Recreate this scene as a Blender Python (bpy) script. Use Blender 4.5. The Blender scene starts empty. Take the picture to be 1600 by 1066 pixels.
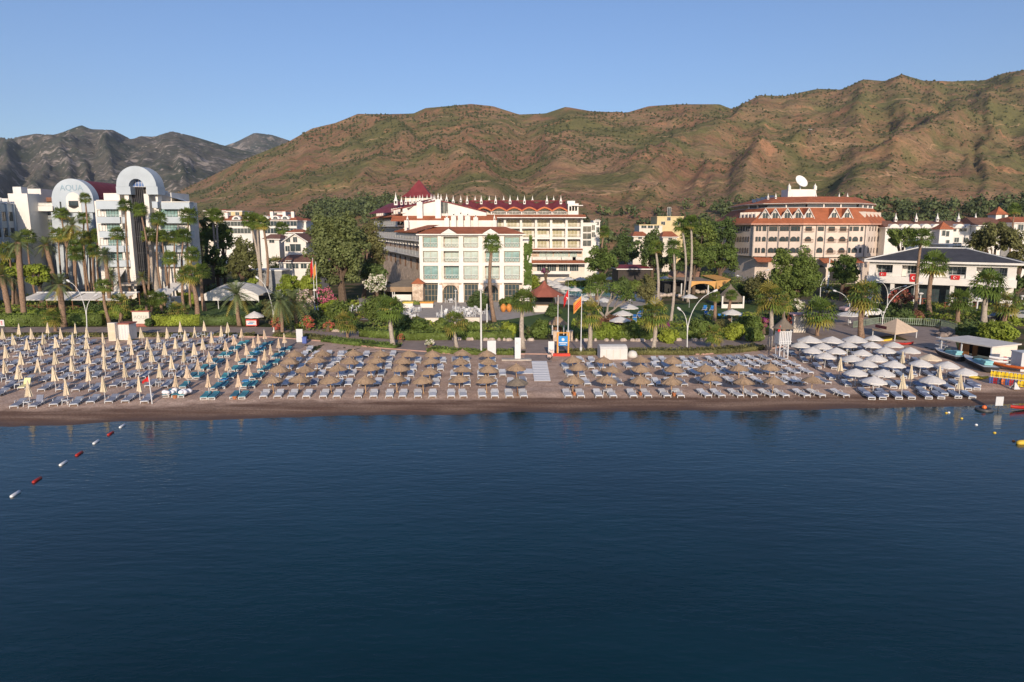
import bpy, math, random, colorsys
import numpy as np
from mathutils import Vector, Matrix, Euler
R = math.radians
S = bpy.context.scene
COL = S.collection
random.seed(7)
# ------------------------------------------------------------------ camera
CAM_H, FPX, PITCH = 15.5, 1067.0, math.atan(178.0/1067.0)
cp, sp_ = math.cos(PITCH), math.sin(PITCH)
def ray(u, v):
    x = (u-800.0)/FPX; y = -(v-533.0)/FPX
    return (x, cp + y*sp_, -sp_ + y*cp)
def G(u, v, z=0.0):
    """the place on the level z that the photograph shows at (u, v)"""
    d = ray(u, v); t = (z-CAM_H)/d[2]
    return Vector((d[0]*t, d[1]*t, z))
def A(u, v, Y):
    """the place at distance Y that the photograph shows at (u, v)"""
    d = ray(u, v); t = Y/d[1]
    return Vector((d[0]*t, Y, CAM_H + d[2]*t))
def zx(off, s, pts):          # reading of an enlarged crop -> photograph
    return [(off[0]+p[0]/s, off[1]+p[1]/s) for p in pts]

cam = bpy.data.cameras.new('camera'); co = bpy.data.objects.new('camera', cam); COL.objects.link(co)
co.location = (0, 0, CAM_H); co.rotation_euler = (R(90)-PITCH, 0, 0)
cam.sensor_width = 36; cam.lens = 36*FPX/1600.0; cam.clip_start = 0.5; cam.clip_end = 30000
S.camera = co
# ------------------------------------------------------------------ light
SUN_EL, SUN_AZ = R(17.0), R(-2.5)      # low morning sun behind the camera
w = bpy.data.worlds.new("World"); S.world = w; w.use_nodes = True
nt = w.node_tree; bg = nt.nodes['Background']
sky = nt.nodes.new('ShaderNodeTexSky'); sky.sky_type = 'NISHITA'; sky.sun_disc = False
sky.sun_elevation = SUN_EL; sky.sun_rotation = R(180)+SUN_AZ
sky.air_density = 1.0; sky.dust_density = 0.6; sky.ozone_density = 3.5
tint = nt.nodes.new('ShaderNodeMix'); tint.data_type = 'RGBA'; tint.blend_type = 'MULTIPLY'; tint.inputs[0].default_value = 1; tint.inputs[7].default_value = (.90, .90, 1.02, 1)
nt.links.new(sky.outputs[0], tint.inputs[6]); nt.links.new(tint.outputs[2], bg.inputs[0]); bg.inputs[1].default_value = 0.115
sl = bpy.data.lights.new('sun', 'SUN'); so = bpy.data.objects.new('sun', sl); COL.objects.link(so)
sl.energy = 4.0; sl.angle = R(0.5); sl.color = (1.0, 0.83, 0.65)
_d = Vector((math.sin(SUN_AZ)*math.cos(SUN_EL), math.cos(SUN_AZ)*math.cos(SUN_EL), -math.sin(SUN_EL)))
so.rotation_euler = _d.to_track_quat('-Z', 'Y').to_euler(); so.location = (0, -60, 60)
S.view_settings.view_transform = 'Standard'; S.view_settings.look = 'None'
S.view_settings.gamma = 1; S.view_settings.exposure = 0.30
S.cycles.max_bounces = 5; S.cycles.diffuse_bounces = 2; S.cycles.glossy_bounces = 3; S.cycles.transparent_max_bounces = 6
S.cycles.caustics_reflective = False; S.cycles.caustics_refractive = False
# ------------------------------------------------------------------ materials
MATS = {}
def pm(name, col, rough=.7, var=.18, scale=1.5, bump=0.0, spec=.3, metal=0.0, trans=0.0, rnd=0.0):
    if name in MATS: return MATS[name]
    m = bpy.data.materials.new(name); m.use_nodes = True; n = m.node_tree; L = n.links
    b = n.nodes['Principled BSDF']; b.inputs['Roughness'].default_value = rough
    b.inputs['Specular IOR Level'].default_value = spec; b.inputs['Metallic'].default_value = metal
    tc = n.nodes.new('ShaderNodeTexCoord')
    no = n.nodes.new('ShaderNodeTexNoise'); no.inputs['Scale'].default_value = scale; no.inputs['Detail'].default_value = 4
    L.new(tc.outputs['Object'], no.inputs['Vector'])
    mx = n.nodes.new('ShaderNodeMix'); mx.data_type = 'RGBA'
    mr = n.nodes.new('ShaderNodeMapRange'); mr.inputs[1].default_value = .3; mr.inputs[2].default_value = .7
    L.new(no.outputs[0], mr.inputs[0]); L.new(mr.outputs[0], mx.inputs[0])
    mx.inputs[6].default_value = tuple(min(1, c*(1-var)) for c in col)+(1,)
    mx.inputs[7].default_value = tuple(min(1, c*(1+var)) for c in col)+(1,)
    out = mx.outputs[2]
    if rnd:
        oi = n.nodes.new('ShaderNodeObjectInfo'); hs = n.nodes.new('ShaderNodeHueSaturation')
        m1 = n.nodes.new('ShaderNodeMapRange'); m1.inputs[3].default_value = 1-rnd; m1.inputs[4].default_value = 1+rnd
        L.new(oi.outputs['Random'], m1.inputs[0]); L.new(m1.outputs[0], hs.inputs['Value']); L.new(out, hs.inputs['Color'])
        m2 = n.nodes.new('ShaderNodeMapRange'); m2.inputs[3].default_value = .5+rnd*.08; m2.inputs[4].default_value = .5-rnd*.08
        L.new(oi.outputs['Random'], m2.inputs[0]); L.new(m2.outputs[0], hs.inputs['Hue']); out = hs.outputs[0]
    L.new(out, b.inputs['Base Color'])
    if bump:
        bp = n.nodes.new('ShaderNodeBump'); bp.inputs['Strength'].default_value = bump; bp.inputs['Distance'].default_value = .1
        L.new(no.outputs[0], bp.inputs['Height']); L.new(bp.outputs[0], b.inputs['Normal'])
    if trans:
        tr = n.nodes.new('ShaderNodeBsdfTranslucent'); ms = n.nodes.new('ShaderNodeMixShader'); ms.inputs[0].default_value = trans
        L.new(out, tr.inputs['Color']); L.new(b.outputs[0], ms.inputs[1]); L.new(tr.outputs[0], ms.inputs[2])
        L.new(ms.outputs[0], n.nodes['Material Output'].inputs[0])
    MATS[name] = m
    return m
def pattern(name, c1, c2, kind='brick', scale=1.0, rough=.8, bump=.3, ratio=(.5, .25)):
    """tile, stone and stripe patterns that belong to the surface"""
    if name in MATS: return MATS[name]
    m = bpy.data.materials.new(name); m.use_nodes = True; n = m.node_tree; L = n.links
    b = n.nodes['Principled BSDF']; b.inputs['Roughness'].default_value = rough; b.inputs['Specular IOR Level'].default_value = .25
    tc = n.nodes.new('ShaderNodeTexCoord')
    if kind == 'stone':
        t = n.nodes.new('ShaderNodeTexVoronoi'); t.inputs['Scale'].default_value = scale
        L.new(tc.outputs['Object'], t.inputs['Vector'])
        sx = n.nodes.new('ShaderNodeSeparateColor'); L.new(t.outputs['Color'], sx.inputs[0]); f = sx.outputs[0]; hgt = t.outputs['Distance']
    else:
        t = n.nodes.new('ShaderNodeTexWave'); t.inputs['Scale'].default_value = scale; t.bands_direction = 'X' if kind == 'x' else ('Z' if kind == 'z' else 'Y')
        t.inputs['Distortion'].default_value = .6; t.inputs['Detail'].default_value = 2
        L.new(tc.outputs['Object'], t.inputs['Vector']); f = t.outputs['Fac']; hgt = f
    no = n.nodes.new('ShaderNodeTexNoise'); no.inputs['Scale'].default_value = .6; no.inputs['Detail'].default_value = 5
    L.new(tc.outputs['Object'], no.inputs['Vector'])
    mx = n.nodes.new('ShaderNodeMix'); mx.data_type = 'RGBA'; L.new(f, mx.inputs[0])
    mx.inputs[6].default_value = tuple(c1)+(1,); mx.inputs[7].default_value = tuple(c2)+(1,)
    hs = n.nodes.new('ShaderNodeHueSaturation'); mr = n.nodes.new('ShaderNodeMapRange')
    mr.inputs[1].default_value = .3; mr.inputs[2].default_value = .7; mr.inputs[3].default_value = .8; mr.inputs[4].default_value = 1.15
    L.new(no.outputs[0], mr.inputs[0]); L.new(mr.outputs[0], hs.inputs['Value']); L.new(mx.outputs[2], hs.inputs['Color'])
    L.new(hs.outputs[0], b.inputs['Base Color'])
    bp = n.nodes.new('ShaderNodeBump'); bp.inputs['Strength'].default_value = bump; bp.inputs['Distance'].default_value = .06
    L.new(hgt, bp.inputs['Height']); L.new(bp.outputs[0], b.inputs['Normal'])
    MATS[name] = m
    return m
WHITE = pm('white_paint', (.70, .675, .63), .65, .09, .35)
CREAM = pm('cream_paint', (.74, .68, .56), .65, .06, .4)
BLUEGREY = pm('bluegrey_paint_and_shade', (.42, .48, .53), .6, .10, .3)  # left hotel's own paint; also the shade tone on the restaurant's side wall
GLASS = pm('window_glass', (.05, .07, .075), .08, .3, .7, spec=.6)
TEALGLASS = pm('curtained_glass', (.20, .33, .32), .12, .25, 1.3, spec=.6)
PALEGLASS = pm('pale_curtained_glass', (.40, .48, .44), .15, .15, 1.3, spec=.6)
DARK = pm('dark_recess', (.03, .03, .03), .8)  # near-black puts the shade inside openings and open rooms into the colour
DARKMETAL = pm('dark_metal', (.06, .06, .065), .45, spec=.5)
METAL = pm('pale_metal', (.62, .62, .6), .4, .08, spec=.5)
WOOD = pm('brown_wood', (.20, .10, .05), .7, .25, 4)
TAN = pm('tan_wood', (.42, .27, .15), .7, .2, 3)
STONE = pattern('stone_wall', (.40, .30, .22), (.68, .55, .43), 'stone', 2.2)
TERRA = pattern('terracotta_tiles', (.34, .105, .05), (.46, .16, .075), 'x', 3.0, .8, .5)
TERRAB = pattern('brown_tiles', (.17, .085, .06), (.25, .13, .09), 'x', 3.0, .8, .5)
MAROON = pattern('maroon_tiles', (.16, .028, .035), (.24, .05, .055), 'x', 3.0, .6, .5)
THATCH = pattern('dry_thatch', (.28, .19, .12), (.50, .36, .235), 'z', 5.0, .95, .6)
THATCHD = pattern('grey_thatch', (.17, .14, .11), (.30, .25, .19), 'z', 5.0, .95, .6)
PLASTIC = pm('white_plastic', (.58, .59, .60), .45, .05, 3, spec=.4, rnd=.06)
RED = pm('red_cloth', (.62, .03, .03), .7, .1, trans=.2)
ORANGE = pm('orange_cloth', (.75, .36, .08), .7, .12, trans=.2)
PAVE = pm('paving', (.30, .235, .20), .85, .16, .8, .2)
CONC = pm('concrete', (.38, .34, .30), .9, .15, 1.2, .2)
# ------------------------------------------------------------------ mesh helpers
class MB:
    def __init__(s): s.v = []; s.f = []; s.m = []; s.mats = []; s.M = Matrix.Identity(4)
    def mi(s, mat):
        if mat not in s.mats: s.mats.append(mat)
        return s.mats.index(mat)
    def add(s, vs, fs, mat):
        o = len(s.v); k = s.mi(mat)
        s.v += [tuple(s.M @ Vector(p)) for p in vs]
        for f in fs: s.f.append(tuple(i+o for i in f)); s.m.append(k)
        return s
    def box(s, x0, x1, y0, y1, z0, z1, mat):
        return s.add([(x0,y0,z0),(x1,y0,z0),(x1,y1,z0),(x0,y1,z0),(x0,y0,z1),(x1,y0,z1),(x1,y1,z1),(x0,y1,z1)],
              [(0,3,2,1),(4,5,6,7),(0,1,5,4),(1,2,6,5),(2,3,7,6),(3,0,4,7)], mat)
    def poly(s, pts, mat): return s.add(pts, [tuple(range(len(pts)))], mat)
    def prism(s, pts, y0, y1, mat):      # outline in x,z pulled along y
        n = len(pts)
        return s.add([(p[0], y0, p[1]) for p in pts]+[(p[0], y1, p[1]) for p in pts],
              [tuple(range(n)), tuple(range(2*n-1, n-1, -1))]+[(i, i+n, (i+1) % n+n, (i+1) % n) for i in range(n)], mat)
    def slab(s, pts, z0, z1, mat):       # outline in x,y pulled along z
        n = len(pts)
        return s.add([(p[0], p[1], z0) for p in pts]+[(p[0], p[1], z1) for p in pts],
              [tuple(range(n-1, -1, -1)), tuple(range(n, 2*n))]+[(i, (i+1) % n, (i+1) % n+n, i+n) for i in range(n)], mat)
    def lathe(s, prof, n, mat, c=(0,0,0), ph=0):
        vs = []; fs = []
        for r, z in prof:
            for k in range(n):
                a = ph+2*math.pi*k/n; vs.append((c[0]+r*math.cos(a), c[1]+r*math.sin(a), c[2]+z))
        for i in range(len(prof)-1):
            for k in range(n):
                k2 = (k+1) % n; fs.append((i*n+k, i*n+k2, (i+1)*n+k2, (i+1)*n+k))
        fs.append(tuple(range(n-1, -1, -1))); fs.append(tuple((len(prof)-1)*n+k for k in range(n)))
        return s.add(vs, fs, mat)
    def tube(s, pts, rad, n, mat):
        pts = [Vector(p) for p in pts]; m = len(pts)
        if not hasattr(rad, '__len__'): rad = [rad]*m
        vs = []; fs = []
        for i, p in enumerate(pts):
            t = (pts[min(i+1, m-1)]-pts[max(i-1, 0)]).normalized()
            a = t.cross(Vector((0, 0, 1)) if abs(t.z) < .95 else Vector((0, 1, 0))).normalized(); b = t.cross(a)
            for k in range(n):
                q = 2*math.pi*k/n; vs.append(tuple(p+(a*math.cos(q)+b*math.sin(q))*rad[i]))
        for i in range(m-1):
            for k in range(n):
                k2 = (k+1) % n; fs.append((i*n+k, i*n+k2, (i+1)*n+k2, (i+1)*n+k))
        fs.append(tuple(range(n-1, -1, -1))); fs.append(tuple((m-1)*n+k for k in range(n)))
        return s.add(vs, fs, mat)
    def mesh(s, name, smooth=False):
        me = bpy.data.meshes.new(name); me.from_pydata(s.v, [], s.f)
        for m in s.mats: me.materials.append(m)
        me.polygons.foreach_set('material_index', s.m)
        if smooth: me.polygons.foreach_set('use_smooth', [True]*len(s.f))
        me.update(); return me
    def build(s, name, parent=None, loc=None, smooth=False, rz=0):
        return inst(name, s.mesh(name, smooth), parent, loc, rz)
def inst(name, me, parent=None, loc=None, rz=0, sc=None):
    o = bpy.data.objects.new(name, me); COL.objects.link(o)
    if parent: o.parent = parent
    if loc is not None: o.location = loc
    if rz: o.rotation_euler = (0, 0, rz)
    if sc is not None: o.scale = sc if hasattr(sc, '__len__') else (sc, sc, sc)
    return o
def empty(name, loc, rz=0, sc=None):
    o = bpy.data.objects.new(name, None); COL.objects.link(o); o.location = loc; o.rotation_euler = (0, 0, rz); o.empty_display_size = .3
    if sc is not None: o.scale = sc if hasattr(sc, '__len__') else (sc, sc, sc)
    return o
def tag(o, label=None, cat=None, group=None, kind=None):
    if label: o['label'] = label
    if cat: o['category'] = cat
    if group: o['group'] = group
    if kind: o['kind'] = kind
    return o
def npmesh(name, V, F, mats, mi=None):
    """V (n,3) array, F (m,k) array of equal polygons"""
    me = bpy.data.meshes.new(name); V = np.asarray(V, np.float32); F = np.asarray(F, np.int32); m, k = F.shape
    me.vertices.add(len(V)); me.vertices.foreach_set('co', V.ravel())
    me.loops.add(m*k); me.loops.foreach_set('vertex_index', F.ravel())
    me.polygons.add(m); me.polygons.foreach_set('loop_start', np.arange(0, m*k, k, dtype=np.int32))
    for q in mats: me.materials.append(q)
    if mi is not None: me.polygons.foreach_set('material_index', np.asarray(mi, np.int32))
    me.update(calc_edges=True); me.validate(); return me
def leaf_quads(P, N, size, rng, asp=.6):
    """one small leaf-clump face at each P, facing roughly N"""
    n = len(P); N = N/np.linalg.norm(N, axis=1, keepdims=True)
    a = rng.normal(size=(n, 3)); a -= (a*N).sum(1, keepdims=True)*N; a /= np.linalg.norm(a, axis=1, keepdims=True)
    b = np.cross(N, a); s = (size*rng.uniform(.6, 1.4, n))[:, None]
    V = np.stack([P-a*s, P+b*s*asp, P+a*s, P-b*s*asp], 1).reshape(-1, 3)
    F = np.arange(4*n).reshape(n, 4); return V, F
ORD = ['zeroth','first','second','third','fourth','fifth','sixth','seventh','eighth','ninth','tenth','eleventh','twelfth','thirteenth','fourteenth','fifteenth','sixteenth','seventeenth','eighteenth','nineteenth','twentieth']
def nth(k):
    if k <= 20: return ORD[k]
    t = {2:'twenty', 3:'thirty', 4:'forty', 5:'fifty'}[k//10]
    return (t+'-'+ORD[k % 10]) if k % 10 else {2:'twentieth',3:'thirtieth',4:'fortieth',5:'fiftieth'}[k//10]
# ================================================================== land, water
def vnoise(x, y, seed=0):
    """smooth value noise on arrays"""
    def h(i, j):
        n = (i*374761393 + j*668265263 + seed*1442695041) & 0x7fffffff
        n = ((n ^ (n >> 13))*1274126177) & 0x7fffffff
        return ((n ^ (n >> 16)) & 0xffff)/65535.0
    xi = np.floor(x).astype(np.int64); yi = np.floor(y).astype(np.int64); fx = x-xi; fy = y-yi
    fx = fx*fx*fx*(fx*(fx*6-15)+10); fy = fy*fy*fy*(fy*(fy*6-15)+10)
    a = h(xi, yi)*(1-fx)+h(xi+1, yi)*fx; b = h(xi, yi+1)*(1-fx)+h(xi+1, yi+1)*fx
    return a*(1-fy)+b*fy
def fbm(x, y, o=5, seed=0, ridged=False):
    s = 0; a = .5; t = 0
    for k in range(o):
        n = vnoise(x*2**k, y*2**k, seed+k*17)
        if ridged: n = 1-np.abs(2*n-1)
        s = s+a*n; t += a; a *= .5
    return s/t
SKY_NEAR = [(-400,345),(100,338),(277,300),(337,272),(375,252),(412,237),(450,222),(487,201),(525,192),(559,178),(605,178.6),(646,177.5),(665,169),(700,166),(736,162.5),(770,166),(811,179),(852,177.5),(884,167),(924,174),(980,176),(1014,166),(1060,163),(1124,163),(1144,170.5),(1187,149),(1225,150),(1277,139),(1315,140),(1349,124),(1382,127),(1409,116),(1442,126),(1490,127),(1540,125),(1566,115),(1600,109),(1700,92),(1850,100),(2100,130)]
SKY_FAR = [(-700,190),(-400,200),(-200,190),(-60,205),(0,214),(15,216),(56,209),(86,210.6),(127,195.6),(142,202),(176,203),(206,218),(219,212.5),(240,214),(268,205),(300,212.5),(347,226.7),(400,240),(470,262),(700,300)]
SKY_PEAK = [(200,300),(330,235),(369,222),(397.5,207.6),(424,210.6),(450,219),(520,240),(700,300)]
def terrain(name, sky, u0, u1, nu, r0, r1, nr, mat, seed, rough, prof, zfoot=0.0, spur=.22, spurs=()):
    us = np.linspace(u0, u1, nu); ts = np.linspace(0, 1.12, nr)
    su = np.interp(us, [p[0] for p in sky], [p[1] for p in sky])
    dx = (us-800)/FPX; yy = -(su-533)/FPX; fy = cp+yy*sp_; fz = -sp_+yy*cp
    slope = fz/fy; ax = dx/fy                                   # X/Y and (Z-H)/Y of the ridge line
    T, U = np.meshgrid(ts, us, indexing='ij')
    SL = slope[None, :]; AX = np.broadcast_to(ax[None, :], T.shape)
    wob = fbm(U/260., np.full_like(U, 3.3), 3, seed+5)-.5
    Y = r0+(r1-r0)*T*(1+.35*wob*T); X = AX*Y
    # folds run down the slope: noise stretched along it, bent sideways
    q = U/rough + (fbm(U/200., T*1.5, 3, seed+9)-.5)*2.2
    rid = fbm(q, T*1.1, 5, seed, True)
    det = fbm(X/55., Y/55., 6, seed+3); rid2 = fbm(q*3.1+7, T*2.6+fbm(U/60., T*3, 3, seed+2), 4, seed+31, True)
    base = np.interp(T, [p[0] for p in prof], [p[1] for p in prof])
    hgt = base*(1+spur*2*(rid-.62)*np.clip(1.25-T, .15, 1)*np.clip(T*4, 0, 1)) + (det-.5)*.075*np.clip(T*3, 0, 1) + (rid2-.6)*.065*np.clip(T*2.5, 0, 1)*np.clip(1.2-T, .2, 1)
    for line, amp, wd in spurs:                                 # the named ridges and valleys that come down the slope
        lt = np.array([q_[1] for q_ in line][::-1]); lu = np.array([q_[0] for q_ in line][::-1])
        ur = np.interp(T, lt, lu)+(fbm(T*7, U*0+amp*50, 3, 5)-.5)*46; inr = np.clip((T-.02)/.4, 0, 1)**1.3*np.clip((lt[-1]+.1-T)/.1, 0, 1)
        hgt = hgt+.5*amp*np.exp(-((U-ur)/(wd*.62))**2)*inr*np.clip(1.1-T, .1, 1)
    hgt = np.clip(hgt, 0, None)
    back = np.where(T > 1, (T-1)*2.2, 0)
    hgt = hgt*(1-back)
    Hmax = np.maximum(CAM_H+SL*r1, 2)
    Zs = zfoot+hgt*(Hmax-zfoot)
    for _ in range(6):                                          # match the ridge line exactly
        el = (Zs-CAM_H)/Y; mx = el.max(0)
        k = np.clip((mx*0+SL[0]+.0)/np.where(np.abs(mx) < 1e-4, 1e-4, mx), .3, 3)
        Zs = np.where(T > .02, zfoot+(Zs-zfoot)*(1+(k-1)[None, :]*np.clip(T*1.6, 0, 1)), Zs)
    V = np.stack([X, Y, Zs], -1).reshape(-1, 3)
    i = np.arange((nr-1)*nu).reshape(nr-1, nu)[:, :-1].ravel()
    me = npmesh(name, V, np.stack([i, i+1, i+nu+1, i+nu], 1), [mat])
    me.polygons.foreach_set('use_smooth', [True]*len(me.polygons))
    o = inst(name, me); tag(o, kind='structure')
    return o, X, Y, Zs
def hill_mat(name, soil, soil2, green, dark, rock, rockamt, dot, sc=1.0):
    m = bpy.data.materials.new(name); m.use_nodes = True; n = m.node_tree; L = n.links
    b = n.nodes['Principled BSDF']; b.inputs['Roughness'].default_value = .95; b.inputs['Specular IOR Level'].default_value = .05
    tc = n.nodes.new('ShaderNodeTexCoord')
    def noise(s, d=6, w=0, vec=None):
        t = n.nodes.new('ShaderNodeTexNoise'); t.inputs['Scale'].default_value = s*sc; t.inputs['Detail'].default_value = d; t.inputs['Roughness'].default_value = .62
        mp = n.nodes.new('ShaderNodeMapping'); mp.inputs['Location'].default_value = (w, w*.7, 0)
        L.new(tc.outputs['Object'], mp.inputs[0]); L.new(mp.outputs[0], t.inputs['Vector']); return t.outputs[0]
    def ramp(f, a, c):
        r = n.nodes.new('ShaderNodeMapRange'); r.interpolation_type = 'SMOOTHSTEP'; r.inputs[1].default_value = a; r.inputs[2].default_value = c; L.new(f, r.inputs[0]); return r.outputs[0]
    def mix(f, c1, c2):
        x = n.nodes.new('ShaderNodeMix'); x.data_type = 'RGBA'; L.new(f, x.inputs[0])
        for k, c in ((6, c1), (7, c2)):
            if hasattr(c, '__len__'): x.inputs[k].default_value = tuple(c)+(1,)
            else: L.new(c, x.inputs[k])
        return x.outputs[2]
    def mul(a, c):
        x = n.nodes.new('ShaderNodeMath'); x.operation = 'MULTIPLY'; L.new(a, x.inputs[0])
        if hasattr(c, 'default_value'): L.new(c, x.inputs[1])
        else: x.inputs[1].default_value = c
        return x.outputs[0]
    c = mix(ramp(noise(.012, 8, 40), .38, .62), soil, soil2)
    c = mix(ramp(noise(.009, 10, 7), .47, .60), c, green)
    c = mix(mul(ramp(noise(.05, 8, 90), .50, .62), .75), c, green)
    # the eastern slopes carry more scrub; tracks and terraces run along the contours
    ge = n.nodes.new('ShaderNodeSeparateXYZ'); L.new(tc.outputs['Object'], ge.inputs[0])
    c = mix(mul(mul(ramp(ge.outputs[0], 120, 520), ramp(noise(.022, 9, 620), .36, .60)), .62), c, green)
    ad = n.nodes.new('ShaderNodeMath'); ad.operation = 'MULTIPLY_ADD'; L.new(noise(.006, 4, 200), ad.inputs[0]); ad.inputs[1].default_value = 70; L.new(ge.outputs[2], ad.inputs[2])
    sn = n.nodes.new('ShaderNodeMath'); sn.operation = 'PINGPONG'; L.new(ad.outputs[0], sn.inputs[0]); sn.inputs[1].default_value = 21
    c = mix(mul(mul(ramp(sn.outputs[0], 1.1, .2), ramp(noise(.01, 3, 300), .46, .56)), .8), c, tuple(x*1.4 for x in soil2))
    c = mix(mul(ramp(noise(.03, 9, 410), .58, .66), .75), c, rock)
    if rockamt:
        c = mix(mul(ramp(noise(.035, 10, 55), .56, .66), rockamt), c, rock)
        c = mix(mul(ramp(noise(.006, 9, 155), .60, .66), rockamt), c, rock)
    vo = n.nodes.new('ShaderNodeTexVoronoi'); vo.inputs['Scale'].default_value = .16*sc; L.new(tc.outputs['Object'], vo.inputs['Vector'])
    c = mix(mul(mul(ramp(vo.outputs['Distance'], .34, .2), ramp(noise(.014, 6, 11), .40, .62)), dot), c, dark)
    v2 = n.nodes.new('ShaderNodeTexVoronoi'); v2.inputs['Scale'].default_value = .34*sc; L.new(tc.outputs['Object'], v2.inputs['Vector'])
    c = mix(mul(mul(ramp(v2.outputs['Distance'], .42, .22), ramp(noise(.02, 7, 61), .36, .58)), dot*.8), c, dark)
    if rockamt:
        v3 = n.nodes.new('ShaderNodeTexVoronoi'); v3.inputs['Scale'].default_value = .13*sc; L.new(tc.outputs['Object'], v3.inputs['Vector'])
        c = mix(mul(ramp(v3.outputs['Distance'], .30, .14), ramp(noise(.03, 7, 71), .42, .56)), c, rock)
    c = mix(mul(ramp(noise(.30, 6, 500), .45, .62), .22), c, dark)
    L.new(c, b.inputs['Base Color'])
    bp = n.nodes.new('ShaderNodeBump'); bp.inputs['Strength'].default_value = .9; bp.inputs['Distance'].default_value = 5
    L.new(noise(.06, 10, 20), bp.inputs['Height']); L.new(bp.outputs[0], b.inputs['Normal'])
    return m
HILL = hill_mat('dry_hillside', (.27, .15, .09), (.33, .21, .125), (.16, .15, .065), (.075, .078, .034), (.42, .215, .12), 0, .8)
MOUNT = hill_mat('rocky_mountain', (.10, .10, .085), (.16, .14, .115), (.06, .075, .055), (.045, .055, .04), (.42, .36, .31), .9, .8, .4)
hill, HX, HY, HZ = terrain('hills', SKY_NEAR, -420, 2050, 420, 330, 1150, 260, HILL, 3, 135, [(0,0),(.08,.085),(.3,.23),(.6,.5),(.85,.82),(1,1),(1.2,1)], 0, .19, [([(565,1.0),(600,.78),(680,.52),(760,.25)], .20, 80), ([(480,.95),(430,.6),(360,.25)], .12, 60), ([(884,1.0),(850,.75),(880,.5),(850,.3)], .13, 60), ([(1187,1.0),(1110,.75),(1010,.45),(930,.15)], .24, 95), ([(1409,1.0),(1350,.78),(1290,.58),(1180,.3)], .22, 80), ([(1620,.95),(1540,.62),(1400,.30),(1340,.12)], .26, 90), ([(820,.8),(800,.5),(830,.2)], -.14, 60), ([(1144,1.0),(1060,.7),(960,.4)], -.08, 45)])
terrain('mountains', SKY_FAR, -700, 720, 260, 900, 2600, 150, MOUNT, 21, 60, [(0,0),(.15,.05),(.5,.45),(.8,.82),(1,1),(1.2,1)], 0, .34)
terrain('mountain_peak', SKY_PEAK, 180, 700, 90, 2900, 4200, 50, MOUNT, 33, 60, [(0,.2),(.5,.6),(1,1),(1.2,1)], 0, .2)
def hill_z(x, y):
    """height of the hillside at x, y (nearest grid point)"""
    u = 800+FPX*x/y*1.0
    j = int(np.clip(np.argmin(np.abs(HX[40]/HY[40]-x/y)), 0, HX.shape[1]-1)); i = int(np.argmin(np.abs(HY[:, j]-y)))
    return float(HZ[i, j]) if y >= HY[0, j] else 0.0
# ---- ground sheet
GROUND = bpy.data.materials.new('garden_earth'); GROUND.use_nodes = True
def _ground():
    n = GROUND.node_tree; L = n.links; b = n.nodes['Principled BSDF']; b.inputs['Roughness'].default_value = .95; b.inputs['Specular IOR Level'].default_value = .1
    tc = n.nodes.new('ShaderNodeTexCoord'); t = n.nodes.new('ShaderNodeTexNoise'); t.inputs['Scale'].default_value = .12; t.inputs['Detail'].default_value = 9
    L.new(tc.outputs['Object'], t.inputs['Vector']); r = n.nodes.new('ShaderNodeValToRGB'); L.new(t.outputs[0], r.inputs[0])
    e = r.color_ramp.elements; e[0].position = .38; e[0].color = (.035, .05, .015, 1); e[1].position = .62; e[1].color = (.15, .11, .07, 1)
    e2 = e.new(.5); e2.color = (.07, .075, .028, 1); L.new(r.outputs[0], b.inputs['Base Color'])
_ground()
g = MB(); g.poly([(-900, 84, -.03), (900, 84, -.03), (900, 420, -.03), (-900, 420, -.03)], GROUND); tag(g.build('ground'), kind='structure')
# ---- beach: a sheet that dips under the water
SHORE = [(-600,672),(-200,670),(0,666),(95,664.5),(187,659),(300,657),(400,653.5),(500,650.5),(800,646),(1100,642),(1250,641),(1400,638.5),(1525,635.5),(1600,632),(1800,627),(2300,620)]
KERB = [(-600,525),(0,527),(300,527),(420,528),(500,534),(600,546),(700,553.5),(850,555),(1100,555),(1200,547),(1260,536),(1330,527),(1450,536),(1520,566),(1600,566),(2300,560)]
WATER_Z = -.5
def sheet_line(pts, z):
    P = [G(u, v, z) for u, v in pts]; return np.array([[p.x, p.y] for p in P])
sh = sheet_line(SHORE, WATER_Z); kb = sheet_line(KERB, 0)
nx, ny = 620, 64
xs = np.concatenate([np.linspace(-330, -62, 60), np.linspace(-61, 61, 500), np.linspace(62, 330, 60)])
ys0 = np.interp(xs, sh[:, 0], sh[:, 1])+(fbm(xs/4.5, xs*0+.5, 4, 91)-.5)*1.1; ys1 = np.interp(xs, kb[:, 0], kb[:, 1])+1.2
tt = np.linspace(-.16, 1, ny)[:, None]
BX = np.broadcast_to(xs[None, :], (ny, nx)); BY = ys0[None, :]+(ys1-ys0)[None, :]*tt
d = BY-ys0[None, :]
berm = .5*(1-np.exp(-np.clip(d, 0, None)/3.0)) + .06*np.exp(-((d-6.2+1.2*fbm(BX/9., BY*0, 3, 8))/1.1)**2)
BZ = WATER_Z+np.where(d < 0, d*.16, berm)
act = np.clip((d-5)/4, 0, 1)*np.clip((ys1[None, :]-BY)/3, 0, 1)
BZ = BZ+act*(fbm(BX/1.6, BY/1.6, 4, 5)-.5)*.12+np.clip(d/3, 0, 1)*(fbm(BX/.5, BY/.5, 2, 6)-.5)*.04-.012
i = np.arange((ny-1)*nx).reshape(ny-1, nx)[:, :-1].ravel()
SAND = bpy.data.materials.new('brown_sand'); SAND.use_nodes = True
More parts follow.
